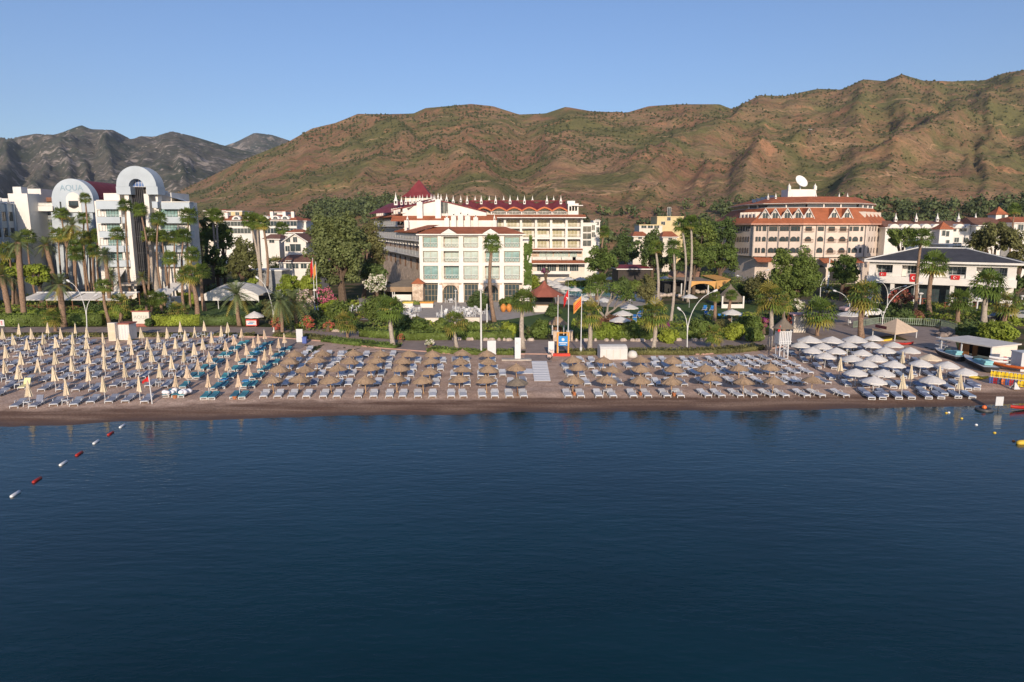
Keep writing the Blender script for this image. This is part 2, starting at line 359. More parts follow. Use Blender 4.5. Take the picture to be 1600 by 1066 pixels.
def _sand():
    n = SAND.node_tree; L = n.links; b = n.nodes['Principled BSDF']; b.inputs['Specular IOR Level'].default_value = .2
    tc = n.nodes.new('ShaderNodeTexCoord')
    def noise(s, d, dist=0, st=None):
        t = n.nodes.new('ShaderNodeTexNoise'); t.inputs['Scale'].default_value = s; t.inputs['Detail'].default_value = d
        if st:
            mp = n.nodes.new('ShaderNodeMapping'); mp.inputs['Scale'].default_value = st; L.new(tc.outputs['Object'], mp.inputs[0]); L.new(mp.outputs[0], t.inputs['Vector'])
        else: L.new(tc.outputs['Object'], t.inputs['Vector'])
        return t.outputs[0]
    r = n.nodes.new('ShaderNodeValToRGB'); L.new(noise(.9, 9), r.inputs[0]); e = r.color_ramp.elements
    e[0].position = .33; e[0].color = (.42, .285, .21, 1); e[1].position = .68; e[1].color = (.60, .435, .33, 1)
    # the strip the water has wetted, by its height over the sea
    s = n.nodes.new('ShaderNodeSeparateXYZ'); L.new(tc.outputs['Object'], s.inputs[0])
    ma = n.nodes.new('ShaderNodeMath'); ma.operation = 'MULTIPLY_ADD'; L.new(noise(.5, 5, 0, (.35, 1.2, 1)), ma.inputs[0]); ma.inputs[1].default_value = .16; L.new(s.outputs[2], ma.inputs[2])
    w1 = n.nodes.new('ShaderNodeMapRange'); w1.inputs[1].default_value = -.04; w1.inputs[2].default_value = -.10; L.new(ma.outputs[0], w1.inputs[0])
    w2 = n.nodes.new('ShaderNodeMapRange'); w2.inputs[1].default_value = -.22; w2.inputs[2].default_value = -.36; L.new(ma.outputs[0], w2.inputs[0])
    m1 = n.nodes.new('ShaderNodeMix'); m1.data_type = 'RGBA'; L.new(w1.outputs[0], m1.inputs[0]); L.new(r.outputs[0], m1.inputs[6])
    r2 = n.nodes.new('ShaderNodeValToRGB'); L.new(noise(1.2, 7, 0, (.12, 1, 1)), r2.inputs[0]); f = r2.color_ramp.elements
    f[0].position = .42; f[0].color = (.165, .098, .068, 1); f[1].position = .66; f[1].color = (.29, .195, .14, 1); L.new(r2.outputs[0], m1.inputs[7])
    pb = n.nodes.new('ShaderNodeHueSaturation'); pr_ = n.nodes.new('ShaderNodeMapRange'); pr_.inputs[1].default_value = .35; pr_.inputs[2].default_value = .65; pr_.inputs[3].default_value = .72; pr_.inputs[4].default_value = 1.2; L.new(noise(7, 5), pr_.inputs[0]); L.new(pr_.outputs[0], pb.inputs['Value']); L.new(m1.outputs[2], pb.inputs['Color'])
    m2 = n.nodes.new('ShaderNodeMix'); m2.data_type = 'RGBA'; L.new(w2.outputs[0], m2.inputs[0]); L.new(pb.outputs[0], m2.inputs[6]); m2.inputs[7].default_value = (.10, .062, .045, 1)
    L.new(m2.outputs[2], b.inputs['Base Color'])
    ro = n.nodes.new('ShaderNodeMapRange'); L.new(w2.outputs[0], ro.inputs[0]); ro.inputs[3].default_value = .95; ro.inputs[4].default_value = .55; L.new(ro.outputs[0], b.inputs['Roughness'])
    bp = n.nodes.new('ShaderNodeBump'); bp.inputs['Strength'].default_value = .5; bp.inputs['Distance'].default_value = .05; L.new(noise(5, 6), bp.inputs['Height']); L.new(bp.outputs[0], b.inputs['Normal'])
_sand()
me = npmesh('beach', np.stack([BX, BY, BZ], -1).reshape(-1, 3), np.stack([i, i+1, i+nx+1, i+nx], 1), [SAND])
me.polygons.foreach_set('use_smooth', [True]*len(me.polygons))
tag(inst('beach', me), kind='structure')
# ---- sea
SEA = bpy.data.materials.new('sea_water'); SEA.use_nodes = True
def _sea():
    n = SEA.node_tree; L = n.links; b = n.nodes['Principled BSDF']
    b.inputs['Roughness'].default_value = .06; b.inputs['IOR'].default_value = 1.33; b.inputs['Specular IOR Level'].default_value = .42
    tc = n.nodes.new('ShaderNodeTexCoord')
    def noise(s, d, st, rot, rough=.55):
        t = n.nodes.new('ShaderNodeTexNoise'); t.inputs['Scale'].default_value = s; t.inputs['Detail'].default_value = d; t.inputs['Roughness'].default_value = rough
        mp = n.nodes.new('ShaderNodeMapping'); mp.inputs['Scale'].default_value = st; mp.inputs['Rotation'].default_value = (0, 0, rot); L.new(tc.outputs['Object'], mp.inputs[0]); L.new(mp.outputs[0], t.inputs['Vector']); return t.outputs[0]
    r = n.nodes.new('ShaderNodeValToRGB'); L.new(noise(.05, 5, (1, 1.6, 1), .3), r.inputs[0]); e = r.color_ramp.elements
    e[0].position = .35; e[0].color = (.0012, .021, .029, 1); e[1].position = .7; e[1].color = (.0026, .033, .046, 1); L.new(r.outputs[0], b.inputs['Base Color'])
    rr = n.nodes.new('ShaderNodeMapRange'); rr.inputs[1].default_value = .4; rr.inputs[2].default_value = .62; rr.inputs[3].default_value = .03; rr.inputs[4].default_value = .15; L.new(noise(.035, 4, (.5, 1.3, 1), .4), rr.inputs[0]); L.new(rr.outputs[0], b.inputs['Roughness'])
    hs = []
    for (s, d, st, rot, k) in ((1.5, 2, (.3, 1, 1), .25, .34), (3.4, 3, (.4, 1, 1), .42, .26), (.16, 3, (.5, 1, 1), -.3, .6)):
        x = n.nodes.new('ShaderNodeMath'); x.operation = 'MULTIPLY'; L.new(noise(s, d, st, rot), x.inputs[0]); x.inputs[1].default_value = k; hs.append(x.outputs[0])
    a = n.nodes.new('ShaderNodeMath'); L.new(hs[0], a.inputs[0]); L.new(hs[1], a.inputs[1]); a2 = n.nodes.new('ShaderNodeMath'); L.new(a.outputs[0], a2.inputs[0]); L.new(hs[2], a2.inputs[1])
    bp = n.nodes.new('ShaderNodeBump'); bp.inputs['Strength'].default_value = .40; bp.inputs['Distance'].default_value = .17; L.new(a2.outputs[0], bp.inputs['Height']); L.new(bp.outputs[0], b.inputs['Normal'])
_sea()
g = MB(); g.poly([(-700, -400, WATER_Z), (700, -400, WATER_Z), (700, 78, WATER_Z), (-700, 78, WATER_Z)], SEA); tag(g.build('sea'), kind='structure')
# ---- promenade, paths, lawns: thin sheets over the ground
def strip(name, top, bot, z, mat, kind='structure'):
    a = [G(u, v, z) for u, v in top]; b_ = [G(u, v, z) for u, v in bot]
    m = MB(); P = a+b_[::-1]; m.poly([tuple(p) for p in P], mat); o = m.build(name); return tag(o, kind=kind)
PROM_T = [(-500,508),(0,511),(300,511),(400,511),(470,512),(520,515),(560,519),(620,524),(700,529),(800,531),(1000,531),(1100,530),(1200,524),(1260,515),(1300,508),(1340,500)]
PROM_B = [(-500,518),(0,519.5),(300,519.5),(400,522),(470,527),(520,531),(560,534),(620,541),(700,546),(800,548),(1000,548),(1100,548),(1200,542),(1270,533),(1320,522),(1380,512)]
strip('promenade', PROM_T, PROM_B, .03, PAVE)
strip('side_path', [(455,478),(478,472),(484,474)], [(395,545),(470,545),(500,520)], .014, PAVE)
strip('beach_walk', [(600,536),(668,542)], [(594,548),(675,556)], .018, PAVE)
strip('pier_walk', [(822,545),(862,545)], [(818,566),(862,566)], .018, PAVE)
strip('plaza', [(1240,500),(1290,489),(1345,489),(1370,505),(1460,512),(1490,524)], [(1235,552),(1330,530),(1400,524),(1440,540),(1500,560)], .010, PAVE)
strip('road', [(1100,470),(1300,468),(1330,462),(1350,462)], [(1240,503),(1345,492),(1345,480),(1362,470)], .006, pm('asphalt', (.075, .072, .07), .9, .2, 1.5))
LAWN = pm('mown_lawn', (.055, .10, .022), .95, .25, .8, .4)
strip('lawn', [(300,473),(420,477)], [(290,506),(398,503)], .012, LAWN)
strip('hotel_lawn', [(770,488),(865,483),(1180,470),(1200,480)], [(770,520),(900,520),(1090,520),(1200,515)], .012, LAWN)
strip('terrace', [(560,466),(740,464),(860,464),(862,480)], [(556,500),(700,503),(790,500),(862,488)], .016, CONC)
# ================================================================== beach furniture
def sand_z(x, y):
    y0 = float(np.interp(x, sh[:, 0], sh[:, 1])); d_ = y-y0
    return WATER_Z+(.5*(1-math.exp(-max(d_, 0)/3.0)) if d_ > 0 else d_*.16)
def on_sand(u, v, h=0.0):
    """foot of a thing whose middle at height h shows at (u, v)"""
    p = G(u, v, h); z = sand_z(p.x, p.y); p = G(u, v, h+z); p.z = sand_z(p.x, p.y); return p
GREYCUSH = pm('bluegrey_cushion', (.21, .235, .30), .85, .12, 3, rnd=.14)
WHITECUSH = pm('pale_sling', (.50, .52, .56), .8, .08, 4, rnd=.08)
TEAL = pm('teal_cushion', (.05, .20, .27), .85, .15, 2, rnd=.25)
BLUECUSH = pm('slate_blue_cushion', (.22, .27, .38), .85, .12, 3, rnd=.12)
POOLBLUE = pm('bright_blue_cushion', (.03, .17, .45), .85, .15, 2)
GREYWOOD = pm('bleached_wood', (.55, .55, .54), .8, .12, 5)
CANVAS = pm('cream_canvas', (.70, .60, .44), .9, .08, 2, trans=.15, rnd=.07)
CANVASW = pm('white_canvas', (.74, .72, .68), .9, .06, 1.5, trans=.2, rnd=.05)
CANVASP = pm('beige_canvas', (.66, .52, .38), .9, .08, 2, trans=.15, rnd=.07)
TERRACOTTA = pm('terracotta_clay', (.42, .16, .07), .85, .15, 4)
def lounger_meshes(frame, cush, kind):
    f = MB(); c = MB()
    if kind == 'flat':
        f.box(-.36, .36, -1.02, 1.02, .20, .27, frame)
        for sx in (-.32, .32):
            for sy in (-.95, .95): f.box(sx-.04, sx+.04, sy-.04, sy+.04, 0, .20, frame)
        f.box(-.33, .33, -1.0, -.97, .0, .06, frame)
        c.box(-.34, .34, -1.0, .25, .275, .37, cush)
        c.add([(-.34,.27,.275),(.34,.27,.275),(.34,1.0,.30),(-.34,1.0,.30),(-.34,.27,.37),(.34,.27,.37),(.34,1.0,.43),(-.34,1.0,.43)],
              [(0,3,2,1),(4,5,6,7),(0,1,5,4),(1,2,6,5),(2,3,7,6),(3,0,4,7)], cush)
        c.box(-.30, .30, .72, .98, .435, .485, cush)
    else:
        for sx in (-1, 1):
            f.tube([(sx*.35,-1.0,.24),(sx*.36,-.2,.30),(sx*.36,.35,.31),(sx*.34,1.0,.50)], .035, 6, frame)
            f.tube([(sx*.37,-.02,.30),(sx*.41,.12,.50),(sx*.41,.34,.52),(sx*.38,.52,.38)], .03, 6, frame)
            f.tube([(sx*.36,-.85,.27),(sx*.37,-.95,0)], .035, 5, frame); f.tube([(sx*.36,.3,.31),(sx*.39,.45,0)], .035, 5, frame)
            f.tube([(sx*.36,-.2,.30),(sx*.38,-.1,0)], .03, 5, frame)
        f.tube([(-.35,-1.0,.24),(.35,-1.0,.24)], .04, 6, frame); f.tube([(-.34,1.0,.50),(.34,1.0,.50)], .035, 6, frame)
        for k in range(5): f.box(-.34, .34, -.93+k*.26, -.89+k*.26, .25, .275, frame)
        if kind == 'raised':
            c.add([(-.33,-.96,.28),(.33,-.96,.28),(.33,.3,.34),(-.33,.3,.34),(-.33,-.96,.33),(.33,-.96,.33),(.33,.3,.39),(-.33,.3,.39)],
              [(0,3,2,1),(4,5,6,7),(0,1,5,4),(1,2,6,5),(2,3,7,6),(3,0,4,7)], cush)
            c.add([(-.33,.3,.34),(.33,.3,.34),(.33,.62,.98),(-.33,.62,.98),(-.33,.24,.39),(.33,.24,.39),(.33,.56,1.02),(-.33,.56,1.02)],
              [(0,3,2,1),(4,5,6,7),(0,1,5,4),(1,2,6,5),(2,3,7,6),(3,0,4,7)], cush)
        else:
            c.add([(-.33,-.96,.265),(.33,-.96,.265),(.33,.33,.33),(-.33,.33,.33),(-.33,-.96,.315),(.33,-.96,.315),(.33,.33,.37),(-.33,.33,.37)],
              [(0,3,2,1),(4,5,6,7),(0,1,5,4),(1,2,6,5),(2,3,7,6),(3,0,4,7)], cush)
            c.add([(-.33,.34,.33),(.33,.34,.33),(.33,.98,.52),(-.33,.98,.52),(-.33,.34,.37),(.33,.34,.37),(.33,.97,.57),(-.33,.97,.57)],
              [(0,3,2,1),(4,5,6,7),(0,1,5,4),(1,2,6,5),(2,3,7,6),(3,0,4,7)], cush)
    return f.mesh('frame'), c.mesh('cushion')
LM = {'grey': lounger_meshes(PLASTIC, GREYCUSH, 'arm'), 'white': lounger_meshes(PLASTIC, WHITECUSH, 'arm'),
      'bluewhite': lounger_meshes(PLASTIC, GREYCUSH, 'arm'), 'raised': lounger_meshes(PLASTIC, GREYCUSH, 'raised'),
      'yellow': lounger_meshes(PLASTIC, pm('yellow_towel', (.72, .66, .34), .9, .08, 3), 'raised'),
      'teal': lounger_meshes(GREYWOOD, TEAL, 'flat'), 'blue': lounger_meshes(GREYWOOD, BLUECUSH, 'flat'), 'pool': lounger_meshes(PLASTIC, POOLBLUE, 'raised'),
      'poolflat': lounger_meshes(PLASTIC, POOLBLUE, 'arm')}
def lounger(kind, name, p, rz, label, cat, group):
    e = empty(name, p, rz); tag(e, label, cat, group); inst('frame', LM[kind][0], e); inst('cushion', LM[kind][1], e); e.scale = (.89, .9, .88); return e
# ---- parasols
def closed_mesh(mat, seed, top=2.25, bot=.88):
    rng = random.Random(seed); m = MB(); n = 16; prof = [(.015, top), (.07, top-.12), (.11, top-.45), (.17, top-.85), (.25, bot+.12), (.29, bot)]
    vs = []; fs = []; ph = [rng.uniform(.72, 1.2) for _ in range(n)]
    for i, (r, z) in enumerate(prof):
        for k in range(n):
            q = r*(1.0 if i < 2 else (ph[k]*(1.18 if k % 2 else .72))); a = 2*math.pi*k/n
            vs.append((q*math.cos(a), q*math.sin(a), z-(rng.uniform(0, .12) if i == len(prof)-1 else 0)))
    for i in range(len(prof)-1):
        for k in range(n): fs.append((i*n+k, i*n+(k+1) % n, (i+1)*n+(k+1) % n, (i+1)*n+k))
    m.add(vs, fs, mat); m.tube([(0,0,top-.75),(0,0,top-.70)], .19, 10, mat); m.lathe([(.03, 0), (.045, .04), (.012, .08)], 8, PLASTIC, (0, 0, top-.02)); return m.mesh('canopy')
POLEM = {}
def pole_mesh(h, mat, r=.028):
    k = (round(h, 2), mat.name, r)
    if k not in POLEM:
        m = MB(); m.tube([(0,0,-.1),(0,0,h)], r, 8, mat); m.lathe([(r*2.4, 0), (r*2.4, .05), (r*1.3, .12)], 8, mat); POLEM[k] = m.mesh('pole')
    return POLEM[k]
CLOSED = [closed_mesh(CANVAS, i) for i in range(5)]; CLOSEDB = [closed_mesh(CANVASP, 20+i, 2.1, .95) for i in range(4)]
def thatch_mesh(seed, mat, r=1.0):
    rng = random.Random(seed); m = MB(); n = 30
    def skirt(r0, z0, r1, z1, r2, z2):
        vs = []; fs = []
        for k in range(n):
            a = 2*math.pi*k/n; j = rng.uniform(.93, 1.08)
            for q, z, s in ((r0, z0, 1), (r1, z1, 1+(j-1)*.4), (r2*j, z2-rng.uniform(0, .09), 1)): vs.append((q*s*math.cos(a), q*s*math.sin(a), z+rng.uniform(-.015, .015)))
        for k in range(n):
            b = (k+1) % n
            fs += [(3*k, 3*b, 3*b+1, 3*k+1), (3*k+1, 3*b+1, 3*b+2, 3*k+2)]
        m.add(vs, fs, mat)
    skirt(.03, 1.65, .5*r, 1.49, r, 1.20); skirt(.02, 1.69, .3*r, 1.57, .62*r, 1.43); skirt(.02, 1.2, .5*r, 1.40, .98*r, 1.17)
    for k in range(90):                                       # loose straws round the rim
        a = rng.uniform(0, 6.283); q = r*rng.uniform(.9, 1.0); l = rng.uniform(.05, .2); da = .035
        m.add([(q*math.cos(a), q*math.sin(a), 1.24), (q*math.cos(a+da), q*math.sin(a+da), 1.24), ((q+l)*math.cos(a+da/2), (q+l)*math.sin(a+da/2), 1.22-l*.9)], [(0, 1, 2)], mat)
    for k in range(70):
        a = rng.uniform(0, 6.283); t = rng.uniform(.15, .8); q = r*t; z = 1.68-.48*t; l = rng.uniform(.1, .22)
        m.add([(q*math.cos(a-.03), q*math.sin(a-.03), z+.015), (q*math.cos(a+.03), q*math.sin(a+.03), z+.015), ((q+l)*math.cos(a), (q+l)*math.sin(a), z-l*.45+.03)], [(0, 1, 2)], mat)
    m.lathe([(.10, 0), (.05, .12), (.02, .16)], 8, mat, (0, 0, 1.66)); return m.mesh('canopy')
THM = [thatch_mesh(i, THATCH) for i in range(5)]; THD = thatch_mesh(9, THATCHD)
def open_mesh(mat, r=1.15, apex=1.75, rim=1.22, n=8, val=.12):
    m = MB(); vs = [(0, 0, apex)]; fs = []; k2 = n*2
    for k in range(k2):
        a = 2*math.pi*k/k2; s = 1 if k % 2 == 0 else .95; dz = 0 if k % 2 == 0 else .035
        vs += [(.5*r*s*math.cos(a), .5*r*s*math.sin(a), apex-(apex-rim)*.42+dz*.4), (r*s*math.cos(a), r*s*math.sin(a), rim+dz), (r*s*1.0*math.cos(a), r*s*1.0*math.sin(a), rim+dz-val)]
    for k in range(k2):
        b = (k+1) % k2
        fs += [(0, 1+3*k, 1+3*b), (1+3*k, 2+3*k, 2+3*b, 1+3*b), (2+3*k, 3+3*k, 3+3*b, 2+3*b)]
    m.add(vs, fs, mat)
    c = MB()
    for k in range(n):
        a = 2*math.pi*k/n; c.tube([(0, 0, apex-.08), (r*.97*math.cos(a), r*.97*math.sin(a), rim-.02)], .012, 4, METAL)
    return m.mesh('canopy'), c.mesh('ribs')
OPW = open_mesh(CANVASW); OPB = open_mesh(CANVASW, 1.55, 1.95, 1.30); OPC = open_mesh(CANVAS)
OPP = open_mesh(CANVASW, 1.6, 2.6, 1.95)
def parasol(kind, name, p, label, cat, group, tilt=None, seed=0):
    rng = random.Random(seed); e = empty(name, p, rng.uniform(0, 6.28)); tag(e, label, cat, group)
    if tilt: e.rotation_euler = (rng.uniform(-tilt, tilt), rng.uniform(-tilt, tilt), e.rotation_euler[2])
    if kind == 'closed': inst('pole', pole_mesh(2.2, PLASTIC), e); inst('canopy', CLOSED[seed % 5], e)
    elif kind == 'closedbeige': inst('pole', pole_mesh(2.0, PLASTIC), e); inst('canopy', CLOSEDB[seed % 4], e)
    elif kind == 'thatch': inst('pole', pole_mesh(1.6, TAN, .045), e); inst('canopy', THM[seed % 5], e)
    elif kind == 'greythatch': inst('pole', pole_mesh(1.6, WOOD, .045), e); inst('canopy', THD, e)
    else:
        c, r_ = {'open': OPW, 'big': OPB, 'cream': OPC, 'pool': OPP}[kind]; h = {'big': 1.93, 'pool': 2.55}.get(kind, 1.73)
        inst('pole', pole_mesh(h, PLASTIC, .03), e); inst('canopy', c, e); inst('ribs', r_, e)
    return e
def tablem():
    m = MB(); m.box(-.24, .24, -.24, .24, .40, .44, PLASTIC)
    for sx in (-1, 1):
        for sy in (-1, 1): m.tube([(sx*.2, sy*.2, .4), (sx*.24, sy*.24, 0)], .028, 5, PLASTIC)
    return m.mesh('side_table')
TABLE = tablem()
_b = MB(); _b.lathe([(.13, 0), (.17, .12), (.20, .27), (.22, .28), (.21, .32)], 14, TERRACOTTA); POT = _b.mesh('clay_pot')
HEAD = R(5)      # the loungers' heads lean a little to the left of straight inland

def rows_by_y(P, gaps):
    """split points into rows from the sea inland by distance"""
    P = sorted(P, key=lambda p: p.y); rows = []
    for p in P:
        k = sum(p.y > q for q in gaps)
        while len(rows) <= k: rows.append([])
        rows[k].append(p)
    return [sorted(r, key=lambda p: p.x) for r in rows if r]
# ---- west beach: cream closed parasols over cushioned grey loungers
cream = zx((0, 420), 4.846, [(213,905),(503,893),(785,872),(133,780),(412,793),(672,790),(35,735),(285,732),(545,718),(790,705),(160,675),(413,673),(665,665),(785,615),(48,625),(302,612),(550,610),(655,560),(203,567),(425,553),(550,525),(783,525),(102,533),(327,527),(460,487),(655,480),(20,490),(140,455),(237,490),(362,448),(572,450),(-70,640),(-60,830),(-90,720),(-70,560),(-60,500),(1050,868)])
cream += zx((180, 480), 8, [(120,785),(550,785),(700,680),(905,790),(1030,705),(850,600),(985,520),(1175,600),(290,680),(755,900),(610,515),(450,595),(400,450),(755,445),(880,355),(650,320),(810,245),(990,310),(1100,455),(1110,235),(1200,375),(1320,300),(1410,255),(1385,455),(530,370),(330,320),(175,390),(210,520),(40,600),(25,460)])
CP = [on_sand(u, v, 1.56) for u, v in cream]
beigeset = zx((260, 420), 4.846, [(67,850),(160,785),(235,725),(323,670),(317,850),(390,780),(462,730),(540,660),(605,615),(660,565),(697,535),(745,500),(550,850),(627,770),(697,710),(745,655),(787,615),(848,565),(892,530),(452,580),(513,540),(568,490)])
BP = [on_sand(u, v, 1.45) for u, v in beigeset]
CP = [p for p in CP if all((p-q).length > 1.3 for q in BP)]
CUTS = [67.5, 71.5, 75.5, 79.5, 84, 89, 95]
def place_west():
    used = []
    for k, row in enumerate(rows_by_y(CP, CUTS)):
        where = 'in the front row by the sea' if k == 0 else f'in the {nth(k+1)} row from the sea'
        for j, p in enumerate(row):
            sd = k*40+j
            parasol('closed', 'closed_parasol', p, f'cream folded parasol, {nth(j+1)} from the left {where}', 'parasol', 'folded cream parasols on the west beach', R(2.2), sd)
            rng = random.Random(sd)
            for s, side in ((-1, 'left'), (1, 'right')):
                q = Vector((p.x+s*rng.uniform(.78, .9), p.y-.25+rng.uniform(-.15, .15), 0))
                if any((q-t).length < .62 for t in used) or any((Vector((b.x, b.y, 0))-q).length < 1.0 for b in BP): continue
                used.append(q); q.z = sand_z(q.x, q.y)
                kd = 'grey'; nm = f'grey cushioned lounger {side} of the {nth(j+1)} cream parasol, {nth(k+1)} row from the sea'
                if k == 0 and s == 1 and j == 3: kd = 'raised'; nm = 'grey lounger with its back raised, in the front row right of a cream parasol'
                if k == 0 and s == 1 and j == 1: kd = 'yellow'; nm = 'lounger under a yellow towel with its back raised upright, front row'
                lounger(kd, 'cushioned_lounger', q, HEAD+R(5)+rng.uniform(-.09, .09), nm, 'sun lounger', 'grey loungers under the cream parasols')
            if (sd*7) % 5 < 3:
                t = Vector((p.x+.1, p.y-.42, 0)); t.z = sand_z(t.x, t.y)
                tag(inst('side_table', TABLE, None, t, rng.uniform(0, 1)), f'small white plastic table at the {nth(j+1)} cream parasol, {nth(k+1)} row from the sea', 'table', 'small tables between the grey loungers')
place_west()
# ---- teal loungers with beige folded parasols
teal = zx((260, 420), 4.846, [(85,935),(130,935),(140,870),(195,800),(250,800),(280,740),(345,740),(360,690),(410,695),(425,643),(475,640),(490,600),(535,595),(560,562),(603,552),
  (300,950),(362,950),(380,880),(435,870),(443,805),(500,800),(512,748),(562,745),(578,693),(628,695),(637,642),(685,640),(680,607),(727,605),(740,570),(782,560),
  (522,945),(587,945),(602,868),(660,865),(660,808),(713,800),(722,750),(770,742),(785,708),(832,697),(828,652),(872,645),(880,607),(926,600),(20,930)])
for k, row in enumerate(rows_by_y([on_sand(u, v, .34) for u, v in teal], [66.5, 70.5, 74.5, 79.5, 84.5, 89.5])):
    for j, p in enumerate(row):
        lounger('teal', 'teal_lounger', p, HEAD+R(3)+random.Random(k*50+j).uniform(-.05, .05), f'teal cushioned lounger, {nth(j+1)} from the left in the {nth(k+1)} teal row from the sea', 'sun lounger', 'teal loungers')
for k, row in enumerate(rows_by_y(BP, [66.5, 70.5, 74.5, 79.5, 84.5, 89.5])):
    for j, p in enumerate(row):
        parasol('closedbeige', 'closed_parasol', p, f'beige folded parasol, {nth(j+1)} from left in {nth(k+1)} teal row from the sea', 'parasol', 'folded beige parasols over the teal loungers', R(2), k*30+j)
# ---- middle beach: thatched parasols over white plastic loungers
T2 = zx((260, 420), 4.846, [(805,830),(1000,825),(1245,830)]); T3 = zx((520, 420), 4.846, [(245,835),(485,825),(685,835),(960,825),(1165,830)])
T4 = zx((780, 420), 4.846, [(557,830),(810,830),(1070,835),(1310,845)]); T5 = zx((1040, 420), 4.846, [(345,815),(590,845),(815,840),(1110,835)])
TH = [T2+T3+T4+T5,
      zx((260, 420), 4.846, [(850,750),(1050,755),(1300,745)])+zx((520, 420), 4.846, [(290,740),(515,745),(735,770),(980,755),(1175,750)])+zx((780, 420), 4.846, [(130,740),(600,735),(850,755),(1070,745),(1315,750)])+zx((1040, 420), 4.846, [(305,745),(560,745),(790,735)]),
      zx((260, 420), 4.846, [(930,690),(1140,680)])+zx((520, 420), 4.846, [(120,690),(330,685),(530,690),(745,690),(965,695),(1170,695)])+zx((780, 420), 4.846, [(560,680),(785,685),(1070,680),(1310,685)]),
      zx((260, 420), 4.846, [(975,640),(1180,635)])+zx((520, 420), 4.846, [(155,630),(360,635),(575,635),(755,635),(975,630),(1165,635)])]
for k, row in enumerate(TH):
    for j, (u, v) in enumerate(sorted(row)):
        p = on_sand(u, v, 1.42)
        parasol('thatch', 'thatched_parasol', p, f'tan thatched parasol, {nth(j+1)} from the left in the {nth(k+1)} thatched row from the sea', 'parasol', 'thatched parasols', R(4), k*30+j)
p = on_sand(*zx((780, 420), 4.846, [(140, 850)])[0], 1.42)
parasol('greythatch', 'thatched_parasol', p, 'dark grey thatched parasol by the white mat walkway, front row', 'parasol', 'thatched parasols', R(3), 5)
FR = [414,436,458,481,507,528,561,584,609,630,653,676,705,723,753,773,795,817,886,906,934,955,987,1009,1038,1060,1100,1121,1149,1170,1198,1219,1252,1275,1312]
LR = [[(u, 613.2-(u-414)*.0006) for u in FR],
 zx((520,420),4.846,[(20,850),(95,850),(225,850),(340,845),(455,850),(555,845),(665,852),(780,850),(905,850),(1015,850),(1130,850),(1220,850)])+zx((260,420),4.846,[(815,855),(910,850),(1030,850),(1120,850),(1255,855)])+zx((780,420),4.846,[(88,845),(180,835),(545,855),(655,845),(815,850),(900,845),(1035,845),(1130,850),(1195,845)])+zx((1040,420),4.846,[(30,845),(120,848),(275,840),(370,848),(490,835),(700,835),(865,835),(940,830),(1010,835),(1190,835)]),
 zx((260,420),4.846,[(860,795),(950,795),(1095,790),(1175,785),(1320,790)])+zx((520,420),4.846,[(65,785),(150,780),(295,780),(370,780),(490,785),(590,785),(700,790),(790,795),(915,785),(1010,785),(1120,785),(1205,785),(1285,780)])+zx((780,420),4.846,[(530,780),(620,785),(740,785),(850,795),(1025,775),(1110,780),(1270,775),(1345,780)])+zx((1040,420),4.846,[(100,780),(215,773),(320,785),(400,770),(445,768),(540,772),(605,780),(675,768),(770,770),(865,772),(960,765),(1060,762)]),
 zx((260,420),4.846,[(935,733),(1020,733),(1155,735),(1240,728)])+zx((520,420),4.846,[(130,735),(205,725),(350,725),(420,730),(610,738),(740,728),(815,738),(940,735),(1020,733),(1130,733),(1225,735)])+zx((780,420),4.846,[(500,730),(575,725),(690,725),(775,728),(860,728),(970,722),(1090,728),(1185,720),(1260,722),(1340,715)])+zx((1040,420),4.846,[(110,723),(170,725),(240,725),(330,720),(415,718),(500,715),(575,713),(660,712),(745,708),(860,713),(965,710)]),
 zx((260,420),4.846,[(995,688),(1085,685),(1270,685)])+zx((520,420),4.846,[(15,683),(200,680),(430,683),(560,690),(645,685),(770,680),(835,685),(925,683),(1010,680),(1210,683)])+zx((780,420),4.846,[(615,680),(700,680),(1180,680),(1240,678)])+zx((1040,420),4.846,[(140,678),(225,680),(350,677),(435,672),(510,670),(575,668),(650,664),(750,664),(860,664)]),
 zx((260,420),4.846,[(1045,637),(1130,637),(1230,632),(1320,636),(1085,598)])+zx((520,420),4.846,[(60,637),(255,637),(370,637),(455,635)])]
for k, row in enumerate(LR):
    used = []
    for j, (u, v) in enumerate(sorted(row)):
        rng = random.Random(1000+k*60+j); p = on_sand(u, v, .38)
        if any((p-q).length < .72 for q in used): p.x += .35
        used.append(p); kd = 'bluewhite' if (k > 0 and rng.random() < .22) else 'white'
        tilt_ = HEAD+R(1)+(R(12) if u > 1070 else 0)+rng.uniform(-.07, .07)
        lounger(kd, 'plastic_lounger', p, tilt_, f"{'grey' if kd == 'bluewhite' else 'white'} plastic lounger, {nth(j+1)} from left in {nth(k+1)} row from the sea, thatched beach", 'sun lounger', 'white loungers under the thatched parasols')
for j, (u, v) in enumerate([(897.8, 618), (1001, 618), (1053.5, 619.5), (273.5, 623), (367, 624.5)]):
    where = ['at the first pair of white loungers right of the mat walkway', 'under the third front thatched parasol right of the walkway', 'under the fourth front thatched parasol right of the walkway', 'beside the white towel pile', 'at the foot of the last teal pair by the sea'][j]
    tag(inst('clay_pot', POT, None, on_sand(u, v)), f'terracotta pot {where}', 'pot', 'clay pots on the beach')
for u, v in [(946, 617), (1052, 617)]: tag(inst('side_table', TABLE, None, on_sand(u, v)), 'small white table in front thatched row, ' + ('near' if u < 1000 else 'beside') + (' the second parasol right of the walkway' if u < 1000 else ' the clay pot in front of white loungers'), 'table')
TOWELS = []
